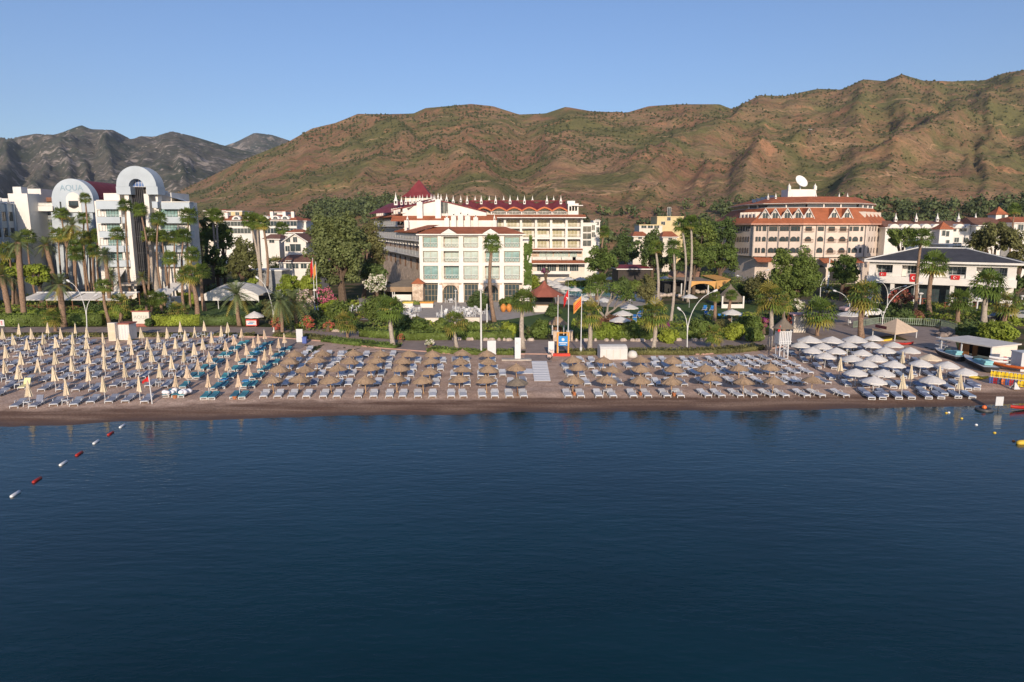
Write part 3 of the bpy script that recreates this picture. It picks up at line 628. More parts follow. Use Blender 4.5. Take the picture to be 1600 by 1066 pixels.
for k, (x, y, z_, l) in enumerate(((600,850,2,'left of the last teal column, near its beige parasol'),(682,628,2,'on a teal lounger in the second column, upper part'),(437,838,2,'between two teal loungers in the middle column'),(660,690,2,'on the teal lounger right of the beige parasol, middle column'),(715,590,2,'on the rear teal loungers by the lane'))):
    p = on_sand(260+x/4.846, 420+y/4.846, .4); p.z += .36; m = MB(); rg_ = random.Random(k)
    for i in range(5): t = i/4; m.box(-.3, .3, -.5+t*.8, -.5+t*.8+.19, .01+rg_.uniform(0, .03), .06+rg_.uniform(0, .06), pm('bright_blue_towel', (.06, .25, .48), .9, .2, 4))
    o = m.build('beach_towel', None, p, False, rg_.uniform(-.3, .3)); tag(o, 'bright blue towel '+l, 'towel', 'blue towels on the teal loungers')
# ---- east beach: white parasols over slate blue flat loungers
EO = zx((1320, 440), 4.846, [(220,425),(25,475),(200,475),(370,475),(310,515),(495,517),(130,535),(55,575),(240,575),(160,615),(370,620),(575,612),(775,625),(85,682),(290,687),(915,680),(220,745),(665,740)])+zx((1040, 420), 4.846, [(1020,572),(1190,582),(1110,612),(1295,617),(1210,655)])
EC = zx((1320, 440), 4.846, [(440,580),(505,685),(720,695),(440,765),(875,775)])+zx((1040, 420), 4.846, [(1320,725)])
EB = zx((1040, 420), 4.846, [(1090,530),(1260,535)])+zx((1320, 440), 4.846, [(75,430)])
BEDS = []
def east_beds(p, n=2):
    for s in (-1, 1):
        q = Vector((p.x+s*.80, p.y-.15*s+.05, 0)); q.z = sand_z(q.x, q.y)
        if all((q-t).length > .74 for t in BEDS): BEDS.append(q)
for u, v in zx((1320, 440), 4.846, [(180,858),(265,858),(385,856),(482,856),(608,855),(702,855),(828,850),(932,855),(972,782),(905,785)]): BEDS.append(on_sand(u, v, .34))
EP = [('open', on_sand(u, v, 1.42)) for u, v in EO]+[('closed', on_sand(u, v, 1.5)) for u, v in EC]+[('big', on_sand(u, v, 1.55)) for u, v in EB]+[('cream', on_sand(*zx((1320, 440), 4.846, [(645, 570)])[0], 1.42))]
for kd, p in EP: east_beds(p)
EWORD = {'open': 'white open parasol', 'closed': 'cream folded parasol among white ones', 'big': 'wide white open parasol', 'cream': 'cream open parasol'}
for k, row in enumerate(rows_by_y([Vector((p.x, p.y, i)) for i, (kd, p) in enumerate(EP)], [66.5, 70.5, 75.5, 80.5, 87])):
    for j, q in enumerate(row):
        kd, p = EP[int(q.z)]
        parasol(kd, 'closed_parasol' if kd == 'closed' else 'open_parasol', p, f'{EWORD[kd]}, {nth(j+1)} from left in {nth(k+1)} row from the sea', 'parasol', 'parasols over the slate blue loungers', R(2), k*20+j)
for k, row in enumerate(rows_by_y(BEDS, [66.5, 70.5, 75.5, 80.5, 87])):
    for j, p in enumerate(row):
        lounger('blue', 'flat_lounger', p, -R(10)+random.Random(k*40+j).uniform(-.03, .03), f'slate blue flat lounger, {nth(j+1)} from the left in the {nth(k+1)} row from the sea', 'sun lounger', 'slate blue loungers under the white parasols')
# ---- single things on the sand
def box_thing(name, label, cat, p, rz, fn, group=None):
    e = empty(name, p, rz); tag(e, label, cat, group); fn(e); return e
# towels heaped on two teal loungers
def towel_pile(seed):
    rng = np.random.default_rng(seed); m = MB()
    for k in range(6):
        c = rng.uniform(-1, 1, 3)*(.22, .6, .12); r = rng.uniform(.2, .32); pr = [(r*math.cos(t), r*.75*math.sin(t)) for t in np.linspace(-1.45, 1.45, 7)]
        m.lathe(pr, 9, pm('white_towel', (.78, .78, .82), .95, .06, 5), (c[0], c[1], .28+c[2]))
    return m.mesh('towel_pile', True)
for j, (u, v) in enumerate(zx((260, 420), 4.846, [(28, 928), (140, 928)])):
    p = on_sand(u, v, .5); p.z += .2
    tag(inst('towel_pile', towel_pile(j), None, p, -.2), ['white towels heaped left of the beige parasol in the front row', 'white towels heaped right of the beige parasol in the front row'][j], 'towels')
# warning flag on a leaning pole
p = on_sand(238, 632); e = empty('warning_flag', p); tag(e, 'red beach flag on a leaning white pole at the water edge', 'flag')
top = A(232.2, 586.5, p.y+.3)-p
m = MB(); m.tube([(0, 0, -.2), tuple(top)], .045, 8, PLASTIC); m.build('pole', e)
m = MB(); tp = Vector(top)
pts = []
for i in range(6):
    t = i/5; pts += [tp+Vector((-.02-.62*t, .10*math.sin(t*6), -.05-.55*t)), tp+Vector((-.02-.62*t, .10*math.sin(t*6)+.03, -.55-.20*t-.06*math.sin(t*9)))]
m.add([tuple(q) for q in pts], [(2*i, 2*i+1, 2*i+3, 2*i+2) for i in range(5)], RED); m.build('flag', e)
# mats
mat_m = pm('white_plastic_mat', (.72, .72, .72), .6, .04, 3)
def mat_strip(px, label, n):
    P = [G(u, v, .02) for u, v in px]; o = P[0]; m = MB()
    for k in range(n):
        a0, a1 = k/n+.004, (k+1)/n-.006
        q = [P[0].lerp(P[3], a0), P[1].lerp(P[2], a0), P[1].lerp(P[2], a1), P[0].lerp(P[3], a1)]
        m.slab([tuple(c-o)[:2] for c in q[::-1]], .0, .035, mat_m)
    tag(m.build('beach_mat', None, o), label, 'beach mat')
mat_strip([(830.5,564.5),(854.5,564.5),(860.5,595.8),(834.7,595.8)], 'wide white roll-out mat running from promenade down to the sand', 12)
mat_strip([(806,576.5),(832.5,576.5),(833.5,584),(807,584.5)], 'narrow white mat branching left off the wide walkway mat', 5)
# canvas-covered cart and its tarp
p = G(959, 562); e = empty('covered_cart', p, R(2)); tag(e, 'cream canvas-covered box stall behind the loungers, by the promenade kerb', 'stall')
L_, D_ = 1.62, 1.1; m = MB()
prof = [(-D_, 0), (-D_, 1.25), (-D_*.7, 1.5), (-.2, 1.62), (.4, 1.62), (D_*.9, 1.42), (D_, 1.2), (D_, 0)]
n = len(prof); vs = [(x, y+D_, z) for x in (-L_, -L_*.35, L_*.3, L_) for y, z in prof]
fs = [tuple(range(n-1, -1, -1)), tuple(range(3*n, 4*n))]+[(i*n+k, i*n+(k+1) % n, (i+1)*n+(k+1) % n, (i+1)*n+k) for i in range(3) for k in range(n)]
m.add(vs, fs, CANVASW); m.build('canvas_cover', e); m = MB()
for x in (-L_*.55, -.1, L_*.45): m.box(x, x+.03, -.015, 0.0, .1, 1.2, CANVASP)
m.build('seam', e); m = MB(); m.box(-L_+.1, L_-.1, .1, 2*D_-.1, -.02, .02, WOOD); m.build('base', e)
p = G(988, 558); m = MB(); m.lathe([(.62, 0), (.6, .35), (.42, .7), (.1, .8)], 12, CANVASW); tag(m.build('covered_table', None, p, True), 'small round thing under a white sheet right of the canvas stall', 'cover')
def board(name, label, cat, u0, u1, vt, vb, mat, legs=.0, depth=.09, extra=None):
    p = G((u0+u1)/2, vb); w_ = (u1-u0)/FPX*p.y; h_ = A(u0, vt, p.y).z; e = empty(name, p); tag(e, label, cat)
    m = MB(); m.box(-w_/2, w_/2, 0, depth, legs, h_, mat); m.build('panel', e)
    m = MB()
    for s in (-1, 1): m.box(s*w_*.42-.035, s*w_*.42+.035, depth, depth+.06, -.05, h_*.9, DARKMETAL)
    m.build('stand', e)
    if extra: extra(e, w_, h_)
    return e
board('notice_board', 'blank white tall board beside the teal loungers, blue bin on its right', 'board', 463.3, 473.5, 514.5, 536, PLASTIC, .1, .12)
board('notice_board', 'blank white board at the promenade kerb behind two thatched parasols', 'board', 761.5, 775, 532.5, 556, PLASTIC, .1, .12)
board('notice_board', 'white board left of the blue billboard, behind a scooter', 'board', 856.5, 866, 533.5, 556, PLASTIC, .2, .1)
p = G(475.5, 537.5); m = MB(); m.box(-.28, .28, 0, .5, .05, .85, pm('blue_plastic', (.08, .12, .35), .6)); m.box(-.31, .31, -.04, .54, .86, .93, MATS['blue_plastic']); tag(m.build('waste_bin', None, p), 'dark blue wheelie bin right of the tall white board', 'bin')
def shower(e, w_, h_):
    m = MB(); m.box(-1.9, 1.6, -.5, .5, 0, .18, CONC); m.build('plinth', e); m = MB(); m.tube([(-.1, -.03, h_*.8), (-.1, -.3, h_*.83), (-.1, -.4, h_*.78)], .03, 6, METAL); m.build('shower_head', e)
board('beach_shower', 'slim white beach shower column on a low concrete plinth', 'shower', 804.3, 813.8, 528, 563, PLASTIC, .15, .2, shower)
def sign_marks(e, w_, h_):
    m = MB()
    for i in range(3):
        for k in range(2): m.box(-w_*.32+k*w_*.36, -w_*.32+k*w_*.36+w_*.24, -.012, 0, h_*(.62+i*.11), h_*(.68+i*.11), RED)
    m.build('marks', e)
board('notice_sign', 'white sign with small red marks at the left end of the hedge', 'sign', -3.5, 8.2, 500, 519, PLASTIC, .9, .06, sign_marks)
# blue billboard on orange posts
p = G(879.5, 556); e = empty('billboard', p); tag(e, 'blue billboard with a white emblem on orange posts', 'billboard'); k_ = p.y/FPX
m = MB(); W_ = 8.6*k_; zt = A(871, 521, p.y).z
for s in (-1, 1): m.box(s*W_-.09, s*W_+.09, -.02, .16, -.1, zt, ORANGE)
m.box(-W_-.09, W_+.09, 0, .14, zt, zt+.12, ORANGE); m.build('post', e)
z0, z1 = A(871, 540.5, p.y).z, A(871, 525.5, p.y).z
m = MB(); m.box(-W_+.1, W_-.1, .02, .1, z0, z1, pm('sign_blue', (.02, .22, .55), .5, .15, 1)); bp_ = m.build('panel', e)
m = MB(); zc = (z0*.35+z1*.65)
m.prism([(.24*math.cos(t)*(1 if i % 2 else .55), zc+.24*math.sin(t)*(1 if i % 2 else .55)) for i, t in enumerate(np.linspace(0, 6.283, 17)[:-1])], -.005, .018, PLASTIC); m.build('emblem', bp_)
m = MB(); m.box(-.52, .52, -.005, .018, z0+.33, z0+.43, PLASTIC); m.box(-.36, .36, -.005, .018, z0+.16, z0+.23, PLASTIC); m.build('writing_line', bp_)
m = MB(); m.box(-W_-.7, W_+.2, -.35, .1, 0, .32, pm('red_paint', (.55, .05, .03), .6)); m.build('base', e)
# flagpoles
TURK = pm('flag_white', (.8, .8, .8), .7)
def crescent(m, c, r, plane, th, mat):
    """crescent and star on a red flag; plane = (right, up) vectors"""
    Rt, Up = plane; Nn = Rt.cross(Up).normalized()
    out = []; a0 = R(40)
    for t in np.linspace(a0, 2*math.pi-a0, 17): out.append((r*math.cos(t), r*math.sin(t)))
    ends = out[-1]; cx = r*.28; rr = math.hypot(ends[0]-cx, ends[1]); b0 = math.atan2(out[0][1], out[0][0]-cx)
    inn = [(cx+rr*math.cos(t), rr*math.sin(t)) for t in np.linspace(2*math.pi-b0, b0, 17)]
    vs = []; n = 17
    for q in out+inn[::-1]: vs.append(tuple(c+Rt*q[0]+Up*q[1]+Nn*th))
    m.add(vs, [(i, i+1, n+i+1, n+i) for i in range(n-1)], mat)
    st = [(r*1.15+r*.42*math.cos(t)*(1 if i % 2 == 0 else .4), r*.42*math.sin(t)*(1 if i % 2 == 0 else .4)) for i, t in enumerate(np.linspace(math.pi, 3*math.pi, 11)[:-1])]
    m.add([tuple(c+Rt*q[0]+Up*q[1]+Nn*th) for q in st]+[tuple(c+Rt*r*1.15+Nn*th)], [(i, (i+1) % 10, 10) for i in range(10)], mat)
def flagpole(u, vb, vt, label, flag=None, ut=None, Y=None):
    p = G(u, vb) if Y is None else Vector((A(u, vb, Y).x, Y, 0)); e = empty('flagpole', p); tag(e, label, 'flagpole', None)
    h = A(u, vt, p.y).z; m = MB(); m.tube([(0, 0, 0), (0, 0, h*.5), (0, 0, h)], [.075, .06, .04], 8, PLASTIC); m.lathe([(.07, 0), (.09, .05), (0.02, .12)], 8, METAL, (0, 0, h)); m.lathe([(.16, 0), (.16, .9), (.1, .95)], 8, PLASTIC); m.build('pole', e)
    if flag:
        mat, w_, hh, drop, mark = flag; m = MB(); n = 8; vs = []
        for i in range(n):
            t = i/(n-1); x = -.06-w_*t; y = .14*math.sin(t*7)*t
            vs += [(x, y, h-.12-drop*t), (x*.96, y+.08*math.sin(t*5), h-.12-hh-drop*t*1.1)]
        m.add(vs, [(2*i, 2*i+1, 2*i+3, 2*i+2) for i in range(n-1)], mat)
        f = m.build('flag', e)
        if mark == 'turk':
            mm = MB(); crescent(mm, Vector((-.5*w_, -.06, h-.12-hh*.55-drop*.5)), hh*.17, (Vector((-.8, 0, -.6)).normalized(), Vector((-.6, 0, .8)).normalized()), .1, TURK); mm.build('crescent', f)
        if mark == 'stripe':
            mm = MB()
            for s in (.3, .5, .7): mm.add([(-.1, -.16, h-.12-hh*s), (-w_*.9, -.16, h-.12-hh*s-drop*.9), (-w_*.9, -.16, h-.3-hh*s-drop*.9), (-.1, -.16, h-.25-hh*s)], [(0, 1, 2, 3)], RED)
            mm.build('stripe', f)
    return e
flagpole(871, 553, 463, 'bare white flagpole left of the red flag, beside the blue billboard')
flagpole(887.3, 553, 450.5, 'white flagpole flying a drooping red flag, middle of three', (RED, .55, 1.0, 1.15, 'turk'))
flagpole(907.5, 554, 461, 'white flagpole flying a drooping orange flag with red stripes', (ORANGE, .95, 1.25, .9, 'stripe'))
# lifeguard tower
p = G(1221, 560); e = empty('lifeguard_tower', p, R(6)); tag(e, 'white wooden lifeguard tower with a pointed thatched roof', 'lifeguard tower'); k_ = p.y/FPX
def Zt(v): return A(1221, v, p.y).z
zf, zr = Zt(536), Zt(519); m = MB()
for sx in (-.52, .52):
    for sy in (-.45, .5): m.box(sx-.05, sx+.05, sy-.05, sy+.05, 0, zf, PLASTIC); m.box(sx*1.25-.04, sx*1.25+.04, sy*1.1-.04, sy*1.1+.04, zf, Zt(511), PLASTIC)
m.tube([(-.52, -.45, .3), (-.52, .5, zf*.8)], .03, 5, PLASTIC); m.tube([(.52, -.45, .3), (.52, .5, zf*.8)], .03, 5, PLASTIC); m.tube([(-.5, -.5, zf*.5), (.7, -.52, zf)], .04, 5, PLASTIC); m.tube([(.5, -.5, zf*.5), (-.7, -.52, zf)], .04, 5, PLASTIC); m.build('legs', e)
m = MB(); m.box(-.75, .75, -.62, .65, zf-.08, zf, PLASTIC); m.build('platform', e); m = MB()
for k in range(7): m.box(-.74+k*.215, -.74+k*.215+.15, -.66, -.62, zf, zr+.12, PLASTIC)
for s in (-1, 1):
    for k in range(4): m.box(s*.74-.03, s*.74+.03, -.55+k*.3, -.55+k*.3+.16, zf, zr+.12, PLASTIC)
m.box(-.78, .78, -.68, -.6, zr+.12, zr+.2, PLASTIC); m.box(-.78, .78, -.7, -.66, zf+.25, zf+.33, PLASTIC); m.build('railing', e)
m = MB(); m.lathe([(1.28, 0), (1.2, .08), (.75, .52), (.32, .95), (.12, 1.3), (.06, 1.9), (.03, 2.0)], 18, THATCHD, (0, 0, Zt(512.5))); m.build('roof', e)
m = MB(); m.add([(-.72, -.7, zr+.95), (-.72, -.7, zr+.2), (-1.0, -.75, zr+.1), (-1.05, -.72, zr+.3)], [(0, 1, 2, 3)], RED); m.tube([(-.7, -.68, zr), (-.7, -.68, zr+1.0)], .02, 5, METAL); m.build('flag', e)
# ladder
m = MB()
for s in (-.2, .2): m.tube([(s, -1.2, 0), (s, -.66, zf)], .025, 5, PLASTIC)
for k in range(5): m.box(-.2, .2, -1.2+.54*k/5, -1.14+.54*k/5, zf*(k+.5)/5, zf*(k+.5)/5+.04, PLASTIC)
m.build('ladder', e)
# ---- swim line and small floats
WHT = pm('buoy_white', (.75, .75, .75), .4); RDB = pm('buoy_red', (.42, .03, .02), .4)
by = [(1019/5.333, 620+245/5.333, 'w'), (922/5.333, 620+306/5.333, 'r'), (802/5.333, 620+378/5.333, 'w'), (660/5.333, 620+475/5.333, 'r'), (528/5.333, 620+555/5.333, 'w'), (308/5.333, 620+694/5.333, 'R'), (128/5.333, 620+812/5.333, 'w')]
P_ = [G(u, v, WATER_Z+.03) for u, v, c in by]; ang = math.atan2(P_[0].y-P_[-1].y, P_[0].x-P_[-1].x)
bl = ['white tube buoy nearest the beach on the swim line', 'red tube buoy nearest the beach on the swim line', 'white tube buoy between the two beachward red buoys', 'dull red tube buoy, middle one on the swim line', 'white tube buoy between dull red and bright red buoys', 'bright red tube buoy farthest out on the swim line', 'white tube buoy farthest out at the end of the swim line']
for j, (q, (u, v, c)) in enumerate(zip(P_, by)):
    m = MB(); l = .46; m.tube([(-l, 0, 0), (-l+.03, 0, 0), (-l+.07, 0, 0), (l-.07, 0, 0), (l-.03, 0, 0), (l, 0, 0)], [.03, .08, .105, .105, .08, .03], 10, WHT if c == 'w' else RDB)
    tag(m.build('swim_buoy', None, q, True, ang), bl[j], 'buoy', 'tube buoys on the swim line')
m = MB(); m.tube([tuple(q-Vector((0, 0, .05))) for q in P_], .015, 5, DARKMETAL); tag(m.build('buoy_rope'), 'thin dark rope joining the red and white tube buoys', 'rope')
for j, (x, y, c, l) in enumerate([(628,363,'y','yellow'),(660,358,'w','white'),(820,432,'y','yellow'),(1003,512,'w','white'),(1232,612,'y','yellow'),(1472,715,'o','orange')]):
    q = G(1400+x/8, 600+y/8, WATER_Z+.02); m = MB(); mt = {'y': pm('float_yellow', (.65, .45, .06), .5), 'w': WHT, 'o': pm('float_orange', (.6, .2, .05), .5)}[c]
    m.lathe([(.03, -.09), (.09, -.065), (.12, 0), (.09, .065), (.03, .09)], 10, mt)
    lb = ['yellow ball float nearest the shore', 'white ball float touching the yellow one near the shore', 'second yellow ball float from the shore', 'single white ball float out on the right', 'yellow ball float just left of the orange one', 'orange ball float beside the yellow buoy'][j]
    tag(m.build('ball_float', None, q, True), lb, 'float', 'small floats at the right')
q = G(1598, 692, WATER_Z+.08); m = MB(); m.tube([(-.5, 0, 0), (-.45, 0, 0), (-.3, 0, .02), (.4, 0, .02), (.55, 0, 0)], [.06, .14, .2, .2, .06], 12, MATS['float_yellow']); tag(m.build('marker_buoy', None, q, True, .15), 'big yellow marker buoy at the right edge of the sea', 'buoy')
# rubber tube, sign in the water, red kayak
q = G(1537.5, 640, WATER_Z+.05); e = empty('swim_ring', q); tag(e, 'black rubber ring with an orange thing inside, at the water edge', 'swim ring')
m = MB(); pts = [(.55*math.cos(t), .55*math.sin(t), 0) for t in np.linspace(0, 6.283, 17)]; m.tube(pts, .17, 8, DARKMETAL); m.build('ring', e, None, True); m = MB(); m.lathe([(.1, 0), (.2, .15), (.15, .32), (.03, .38)], 8, pm('buoy_orange', (.7, .15, .03), .5), (0, 0, .02)); m.build('float', e)
q = G(1560, 641.5, WATER_Z); e = empty('water_sign', q); tag(e, 'blank white square sign on a post standing in the shallows', 'sign'); k_ = q.y/FPX
zb = A(1560, 634, q.y).z-WATER_Z; zt = A(1560, 620, q.y).z-WATER_Z; m = MB(); m.box(-.34, .34, -.02, .02, zb, zt, PLASTIC); m.build('panel', e); m = MB(); m.tube([(0, .05, -.4), (0, .05, zt*.9)], .035, 6, DARKMETAL); m.build('post', e)
def kayak(name, label, p, rz, L_, W_, mat, deck, z=0, cat='kayak', group=None):
    e = empty(name, p, rz); tag(e, label, cat, group); m = MB(); n = 9; vs = []; fs = []
    for i in range(n):
        t = -1+2*i/(n-1); w_ = W_*max(.02, (1-t*t)**.6); h0 = .12+.12*t*t
        vs += [(t*L_, -w_, h0+.1), (t*L_, -w_*.6, h0-.12), (t*L_, w_*.6, h0-.12), (t*L_, w_, h0+.1), (t*L_, 0, h0+.16)]
    for i in range(n-1):
        for k in range(5): fs.append((i*5+k, i*5+(k+1) % 5, (i+1)*5+(k+1) % 5, (i+1)*5+k))
    m.add(vs, fs, mat); m.build('hull', e, None, True)
    m = MB(); m.lathe([(W_*.5, 0), (W_*.45, .05), (W_*.2, .05)], 12, deck, (.1*L_, 0, .27)); m.build('seat', e); return e
q = G(1602, 638.5, WATER_Z+.1); kayak('kayak', 'red kayak floating at the right edge by the shore', q, R(8), 1.5, .34, RDB, DARKMETAL)
# ================================================================== buildings
PALEWALL = pm('pale_plaster', (.66, .60, .52), .8, .07, .5)
BEIGEWALL = pm('beige_plaster', (.66, .56, .48), .85, .08, .4)
YELLOWWALL = pm('yellow_plaster', (.62, .50, .28), .85, .08, .4)
SLATE = pattern('dark_roof_sheet', (.05, .05, .058), (.075, .075, .082), 'x', 1.6, .7, .3)
FRAMEWD = pm('beech_frame', (.42, .31, .19), .6, .1, 2)
def FX(Y, z0=0.0):
    """reader for a wall standing at distance Y: photograph -> (x, z) on it"""
    def f(u, v):
        p = A(u, v, Y); return p.x, p.z-z0
    return f
WIN = {}
def win_mesh(w_, h_, glass, frame, cols=2, rows=1, arch=False, t=.07):
    k = (round(w_, 2), round(h_, 2), glass.name, frame.name, cols, rows, arch)
    if k in WIN: return WIN[k]
    m = MB(); r = w_/2
    if arch:
        hs = max(h_-r, .1); top = [(r*math.cos(a), hs+(h_-hs)*math.sin(a)) for a in np.linspace(0, math.pi, 11)]
        m.prism([(-r, 0), (r, 0)]+top[1:-1] if hs <= .1 else [(-r, 0), (r, 0)]+top, .05, .10, glass)
        for a, b in zip(top[:-1], top[1:]): m.tube([(a[0], .03, a[1]), (b[0], .03, b[1])], t*.6, 4, frame)
        m.box(-r, -r+t, 0, .06, 0, hs, frame); m.box(r-t, r, 0, .06, 0, hs, frame); m.box(-r+t, r-t, .002, .06, 0, t, frame)
    else:
        m.box(-r, r, .05, .10, 0, h_, glass)
        m.box(-r, r, -.002, .05, 0, t, frame); m.box(-r, r, -.002, .05, h_-t, h_, frame)
        for s in (-r, r-t): m.box(s, s+t, 0, .05, t, h_-t, frame)
    for c in range(1, cols):
        x = -r+w_*c/cols; m.box(x-t*.4, x+t*.4, .004, .05, t, h_-t-(0 if not arch else r*(1-math.sqrt(max(0, 1-(x/r)**2)))*.95), frame)
    for c in range(1, rows):
        z = h_*c/rows; m.box(-r+t, r-t, .008, .05, z-t*.35, z+t*.35, frame)
    WIN[k] = m.mesh('window'); return WIN[k]
def window(parent, x, y, z, w_, h_, glass=GLASS, frame=WHITE, cols=2, rows=1, arch=False, rz=0, name='window'):
    w_ = round(w_*10)/10; h_ = round(h_*10)/10
    return inst(name, win_mesh(w_, h_, glass, frame, cols, rows, arch), parent, (x, y, z), rz)
RAIL = {}
def rail_mesh(w_, h_, kind, mat):
    k = (round(w_, 1), round(h_, 1), kind, mat.name)
    if k in RAIL: return RAIL[k]
    m = MB(); r = w_/2; m.box(-r, r, -.03, .03, h_-.07, h_, mat); m.box(-r, r, -.03, .03, 0, .06, mat)
    if kind == 'lattice':
        n = max(2, int(w_/.55)); s = w_/n
        for i in range(n):
            x = -r+i*s; m.tube([(x, 0, .05), (x+s, 0, h_-.06)], .022, 4, mat); m.tube([(x, .01, h_-.06), (x+s, .01, .05)], .022, 4, mat)
    elif kind == 'solid': m.box(-r, r, -.02, .02, .06, h_-.07, mat)
    elif kind == 'panel':
        m.box(-r+.08, r-.08, -.012, .012, .10, h_-.12, pm('frosted_panel', (.62, .61, .56), .3)); m.box(-r, -r+.08, -.04, .04, 0, h_+.05, mat)
    else:
        n = max(2, int(w_/.22))
        for i in range(n+1): x = -r+w_*i/n; m.box(x-.018, x+.018, -.018, .018, .06, h_-.07, mat)
    RAIL[k] = m.mesh('balustrade'); return RAIL[k]
def rail(parent, x, y, z, w_, h_, kind='bars', mat=WHITE, rz=0): return inst('balustrade', rail_mesh(w_, h_, kind, mat), parent, (x, y, z), rz)
PIN = {}
def pinnacle(parent, x, y, z, h_, name='chimney'):
    k = round(h_, 1)
    if k not in PIN:
        m = MB(); s = h_/3.2; b = .42*s
        for sx in (-1, 1):
            for sy in (-1, 1): m.box(sx*b-.1*s*(sx > 0)*2 if sx > 0 else -b, b if sx > 0 else -b+.2*s, sy*b-.2*s if sy > 0 else -b, b if sy > 0 else -b+.2*s, 0, 1.0*s, WHITE)
        m.box(-b+.05, b-.05, -b+.05, b-.05, 0, .35*s, WHITE); m.box(-b*.55, b*.55, -b*.55, b*.55, .35*s, 1.0*s, DARK)
        m.box(-b*1.25, b*1.25, -b*1.25, b*1.25, 1.0*s, 1.12*s, WHITE); m.lathe([(b*1.35, 0), (b*.5, 1.0*s), (b*.18, 1.7*s), (.02, 2.1*s)], 4, WHITE, (0, 0, 1.12*s), math.pi/4)
        PIN[k] = m.mesh('chimney')
    return inst(name, PIN[k], parent, (x, y, z))
def gable_wall(m, x0, x1, z0, zt, y0, y1, mat): m.prism([(x0, z0), (x1, z0), ((x0+x1)/2, zt)], y0, y1, mat)
def hip_roof(m, x0, x1, y0, y1, z0, z1, rx0, rx1, ry, mat, th=.25):
    """hipped roof: eaves rectangle at z0, ridge rx0..rx1 at (ry, z1)"""
    m.add([(x0,y0,z0),(x1,y0,z0),(x1,y1,z0),(x0,y1,z0),(rx0,ry,z1),(rx1,ry,z1)], [(0,1,5,4),(1,2,5),(2,3,4,5),(3,0,4)], mat)
    m.box(x0, x1, y0, y1, z0-th, z0-.012, WHITE)
# ------------------------------------------------------------------ the white hotel in the middle
Y0 = 143.0; f = FX(Y0)
H_ = empty('hotel_building', (0, Y0, 0)); tag(H_, 'large white hotel with terracotta and maroon roofs and rows of white pinnacles, centre', 'hotel')
bays = [(661,684.5),(689.5,717),(724,747.5),(754,780.5),(787.5,812.5)]; flo = [(370,387),(392.5,410),(415.5,437)]
xL, xR = f(655.5, 400)[0], f(816.5, 400)[0]; zE = f(736, 367.5)[1]; zG = f(736, 440)[1]; RD = 1.7
m = MB(); m.box(xL, xR, RD, 14, 0, zE, PALEWALL)
ux = [(f(a, 400)[0], f(b, 400)[0]) for a, b in bays]; fz = [(f(736, b)[1], f(736, a)[1]) for a, b in flo]
edges = [xL]+[q for p in ux for q in p]+[xR]
for i in range(0, 12, 2): m.box(edges[i], edges[i+1], -.18, RD, zG-.3, zE-.003, WHITE)
zs = [zG-.3]+[q for p in fz[::-1] for q in p]+[zE]
for a, b in ux:
    for i in range(0, 8, 2):
        if zs[i+1]-zs[i] > .05: m.box(a, b, 0, RD, zs[i]+.004, zs[i+1], WHITE)
for p in (1, 3): m.box(ux[p][0], ux[p][0]+.5, .01, RD-.4, zG+.1, zE-.2, PALEWALL)
m.build('upper_wall', H_)
for i, (a, b) in enumerate(ux):
    for z0, z1 in fz:
        dy = 1.35 if i in (1, 3) else .35; cx = (a+b)/2+(.25 if i in (1, 3) else 0)
        window(H_, cx, dy, z0+.05, (b-a)-(.7 if i in (1, 3) else .1), z1-z0-.1, [PALEGLASS, TEALGLASS, PALEGLASS, PALEGLASS, TEALGLASS][(i*2+int(z0)) % 5], FRAMEWD, 2)
        rail(H_, (a+b)/2, -.02, z0-.05, b-a, 1.05, 'lattice')
# ground floor: stone with arches, tall french windows, raking buttresses
for i, (a, b) in enumerate(ux):
    if i in (1, 3):
        m = MB(); c = (a+b)/2; r = (b-a)*.43; hs = zG-.3-.35-r
        out = [(a-.5, 0), (c-r, 0), (c-r, hs)]+[(c+r*math.cos(t), hs+r*math.sin(t)) for t in np.linspace(math.pi, 0, 13)]+[(c+r, 0), (b+.5, 0), (b+.5, zG-.32), (a-.5, zG-.32)]
        n = len(out)
        vs = [(p[0], -.3, p[1]) for p in out]+[(p[0], .5, p[1]) for p in out]
        top = [(c+r*math.cos(t), hs+r*math.sin(t)) for t in np.linspace(math.pi, 0, 13)]
        m.box(a-.5, c-r, -.3, .5, 0, zG-.32, STONE); m.box(c+r, b+.5, -.3, .5, 0, zG-.32, STONE)
        for p, q in zip(top[:-1], top[1:]): m.add([(p[0],-.3,p[1]),(q[0],-.3,q[1]),(q[0],-.3,zG-.32),(p[0],-.3,zG-.32),(p[0],.5,p[1]),(q[0],.5,q[1])], [(0,1,2,3),(0,4,5,1)], STONE)
        m.build('stone_base', H_)
for i, (a, b) in enumerate(ux):
    if i in (1, 3): window(H_, (a+b)/2, .7, .05, (b-a)*.84, zG-1.0, GLASS, FRAMEWD, 5, 2, True, name='arched_door')
    else: window(H_, (a+b)/2, .25, .1, b-a-.2, zG-.7, GLASS, FRAMEWD, 4, 3, name='french_window')
for k in range(1, 5):
    c = (edges[2*k]+edges[2*k+1])/2; m = MB()
    m.add([(c-.42,-.2,zG-.35),(c+.42,-.2,zG-.35),(c+.55,-1.3,0),(c-.55,-1.3,0),(c-.42,.2,zG-.35),(c+.42,.2,zG-.35),(c+.55,.2,0),(c-.55,.2,0)], [(0,3,2,1),(0,4,7,3),(1,2,6,5),(0,1,5,4)], WHITE); m.build('buttress', H_)
m = MB(); x0, x1 = f(651, 367)[0], f(821, 367)[0]; zr = A(736, 354.5, Y0+5.5).z
hip_roof(m, x0, x1, -.9, 14, zE+.25, zr, A(677, 355, Y0+5.5).x, A(790, 355, Y0+5.5).x, 5.5, TERRA); m.build('front_roof', H_)
m = MB()
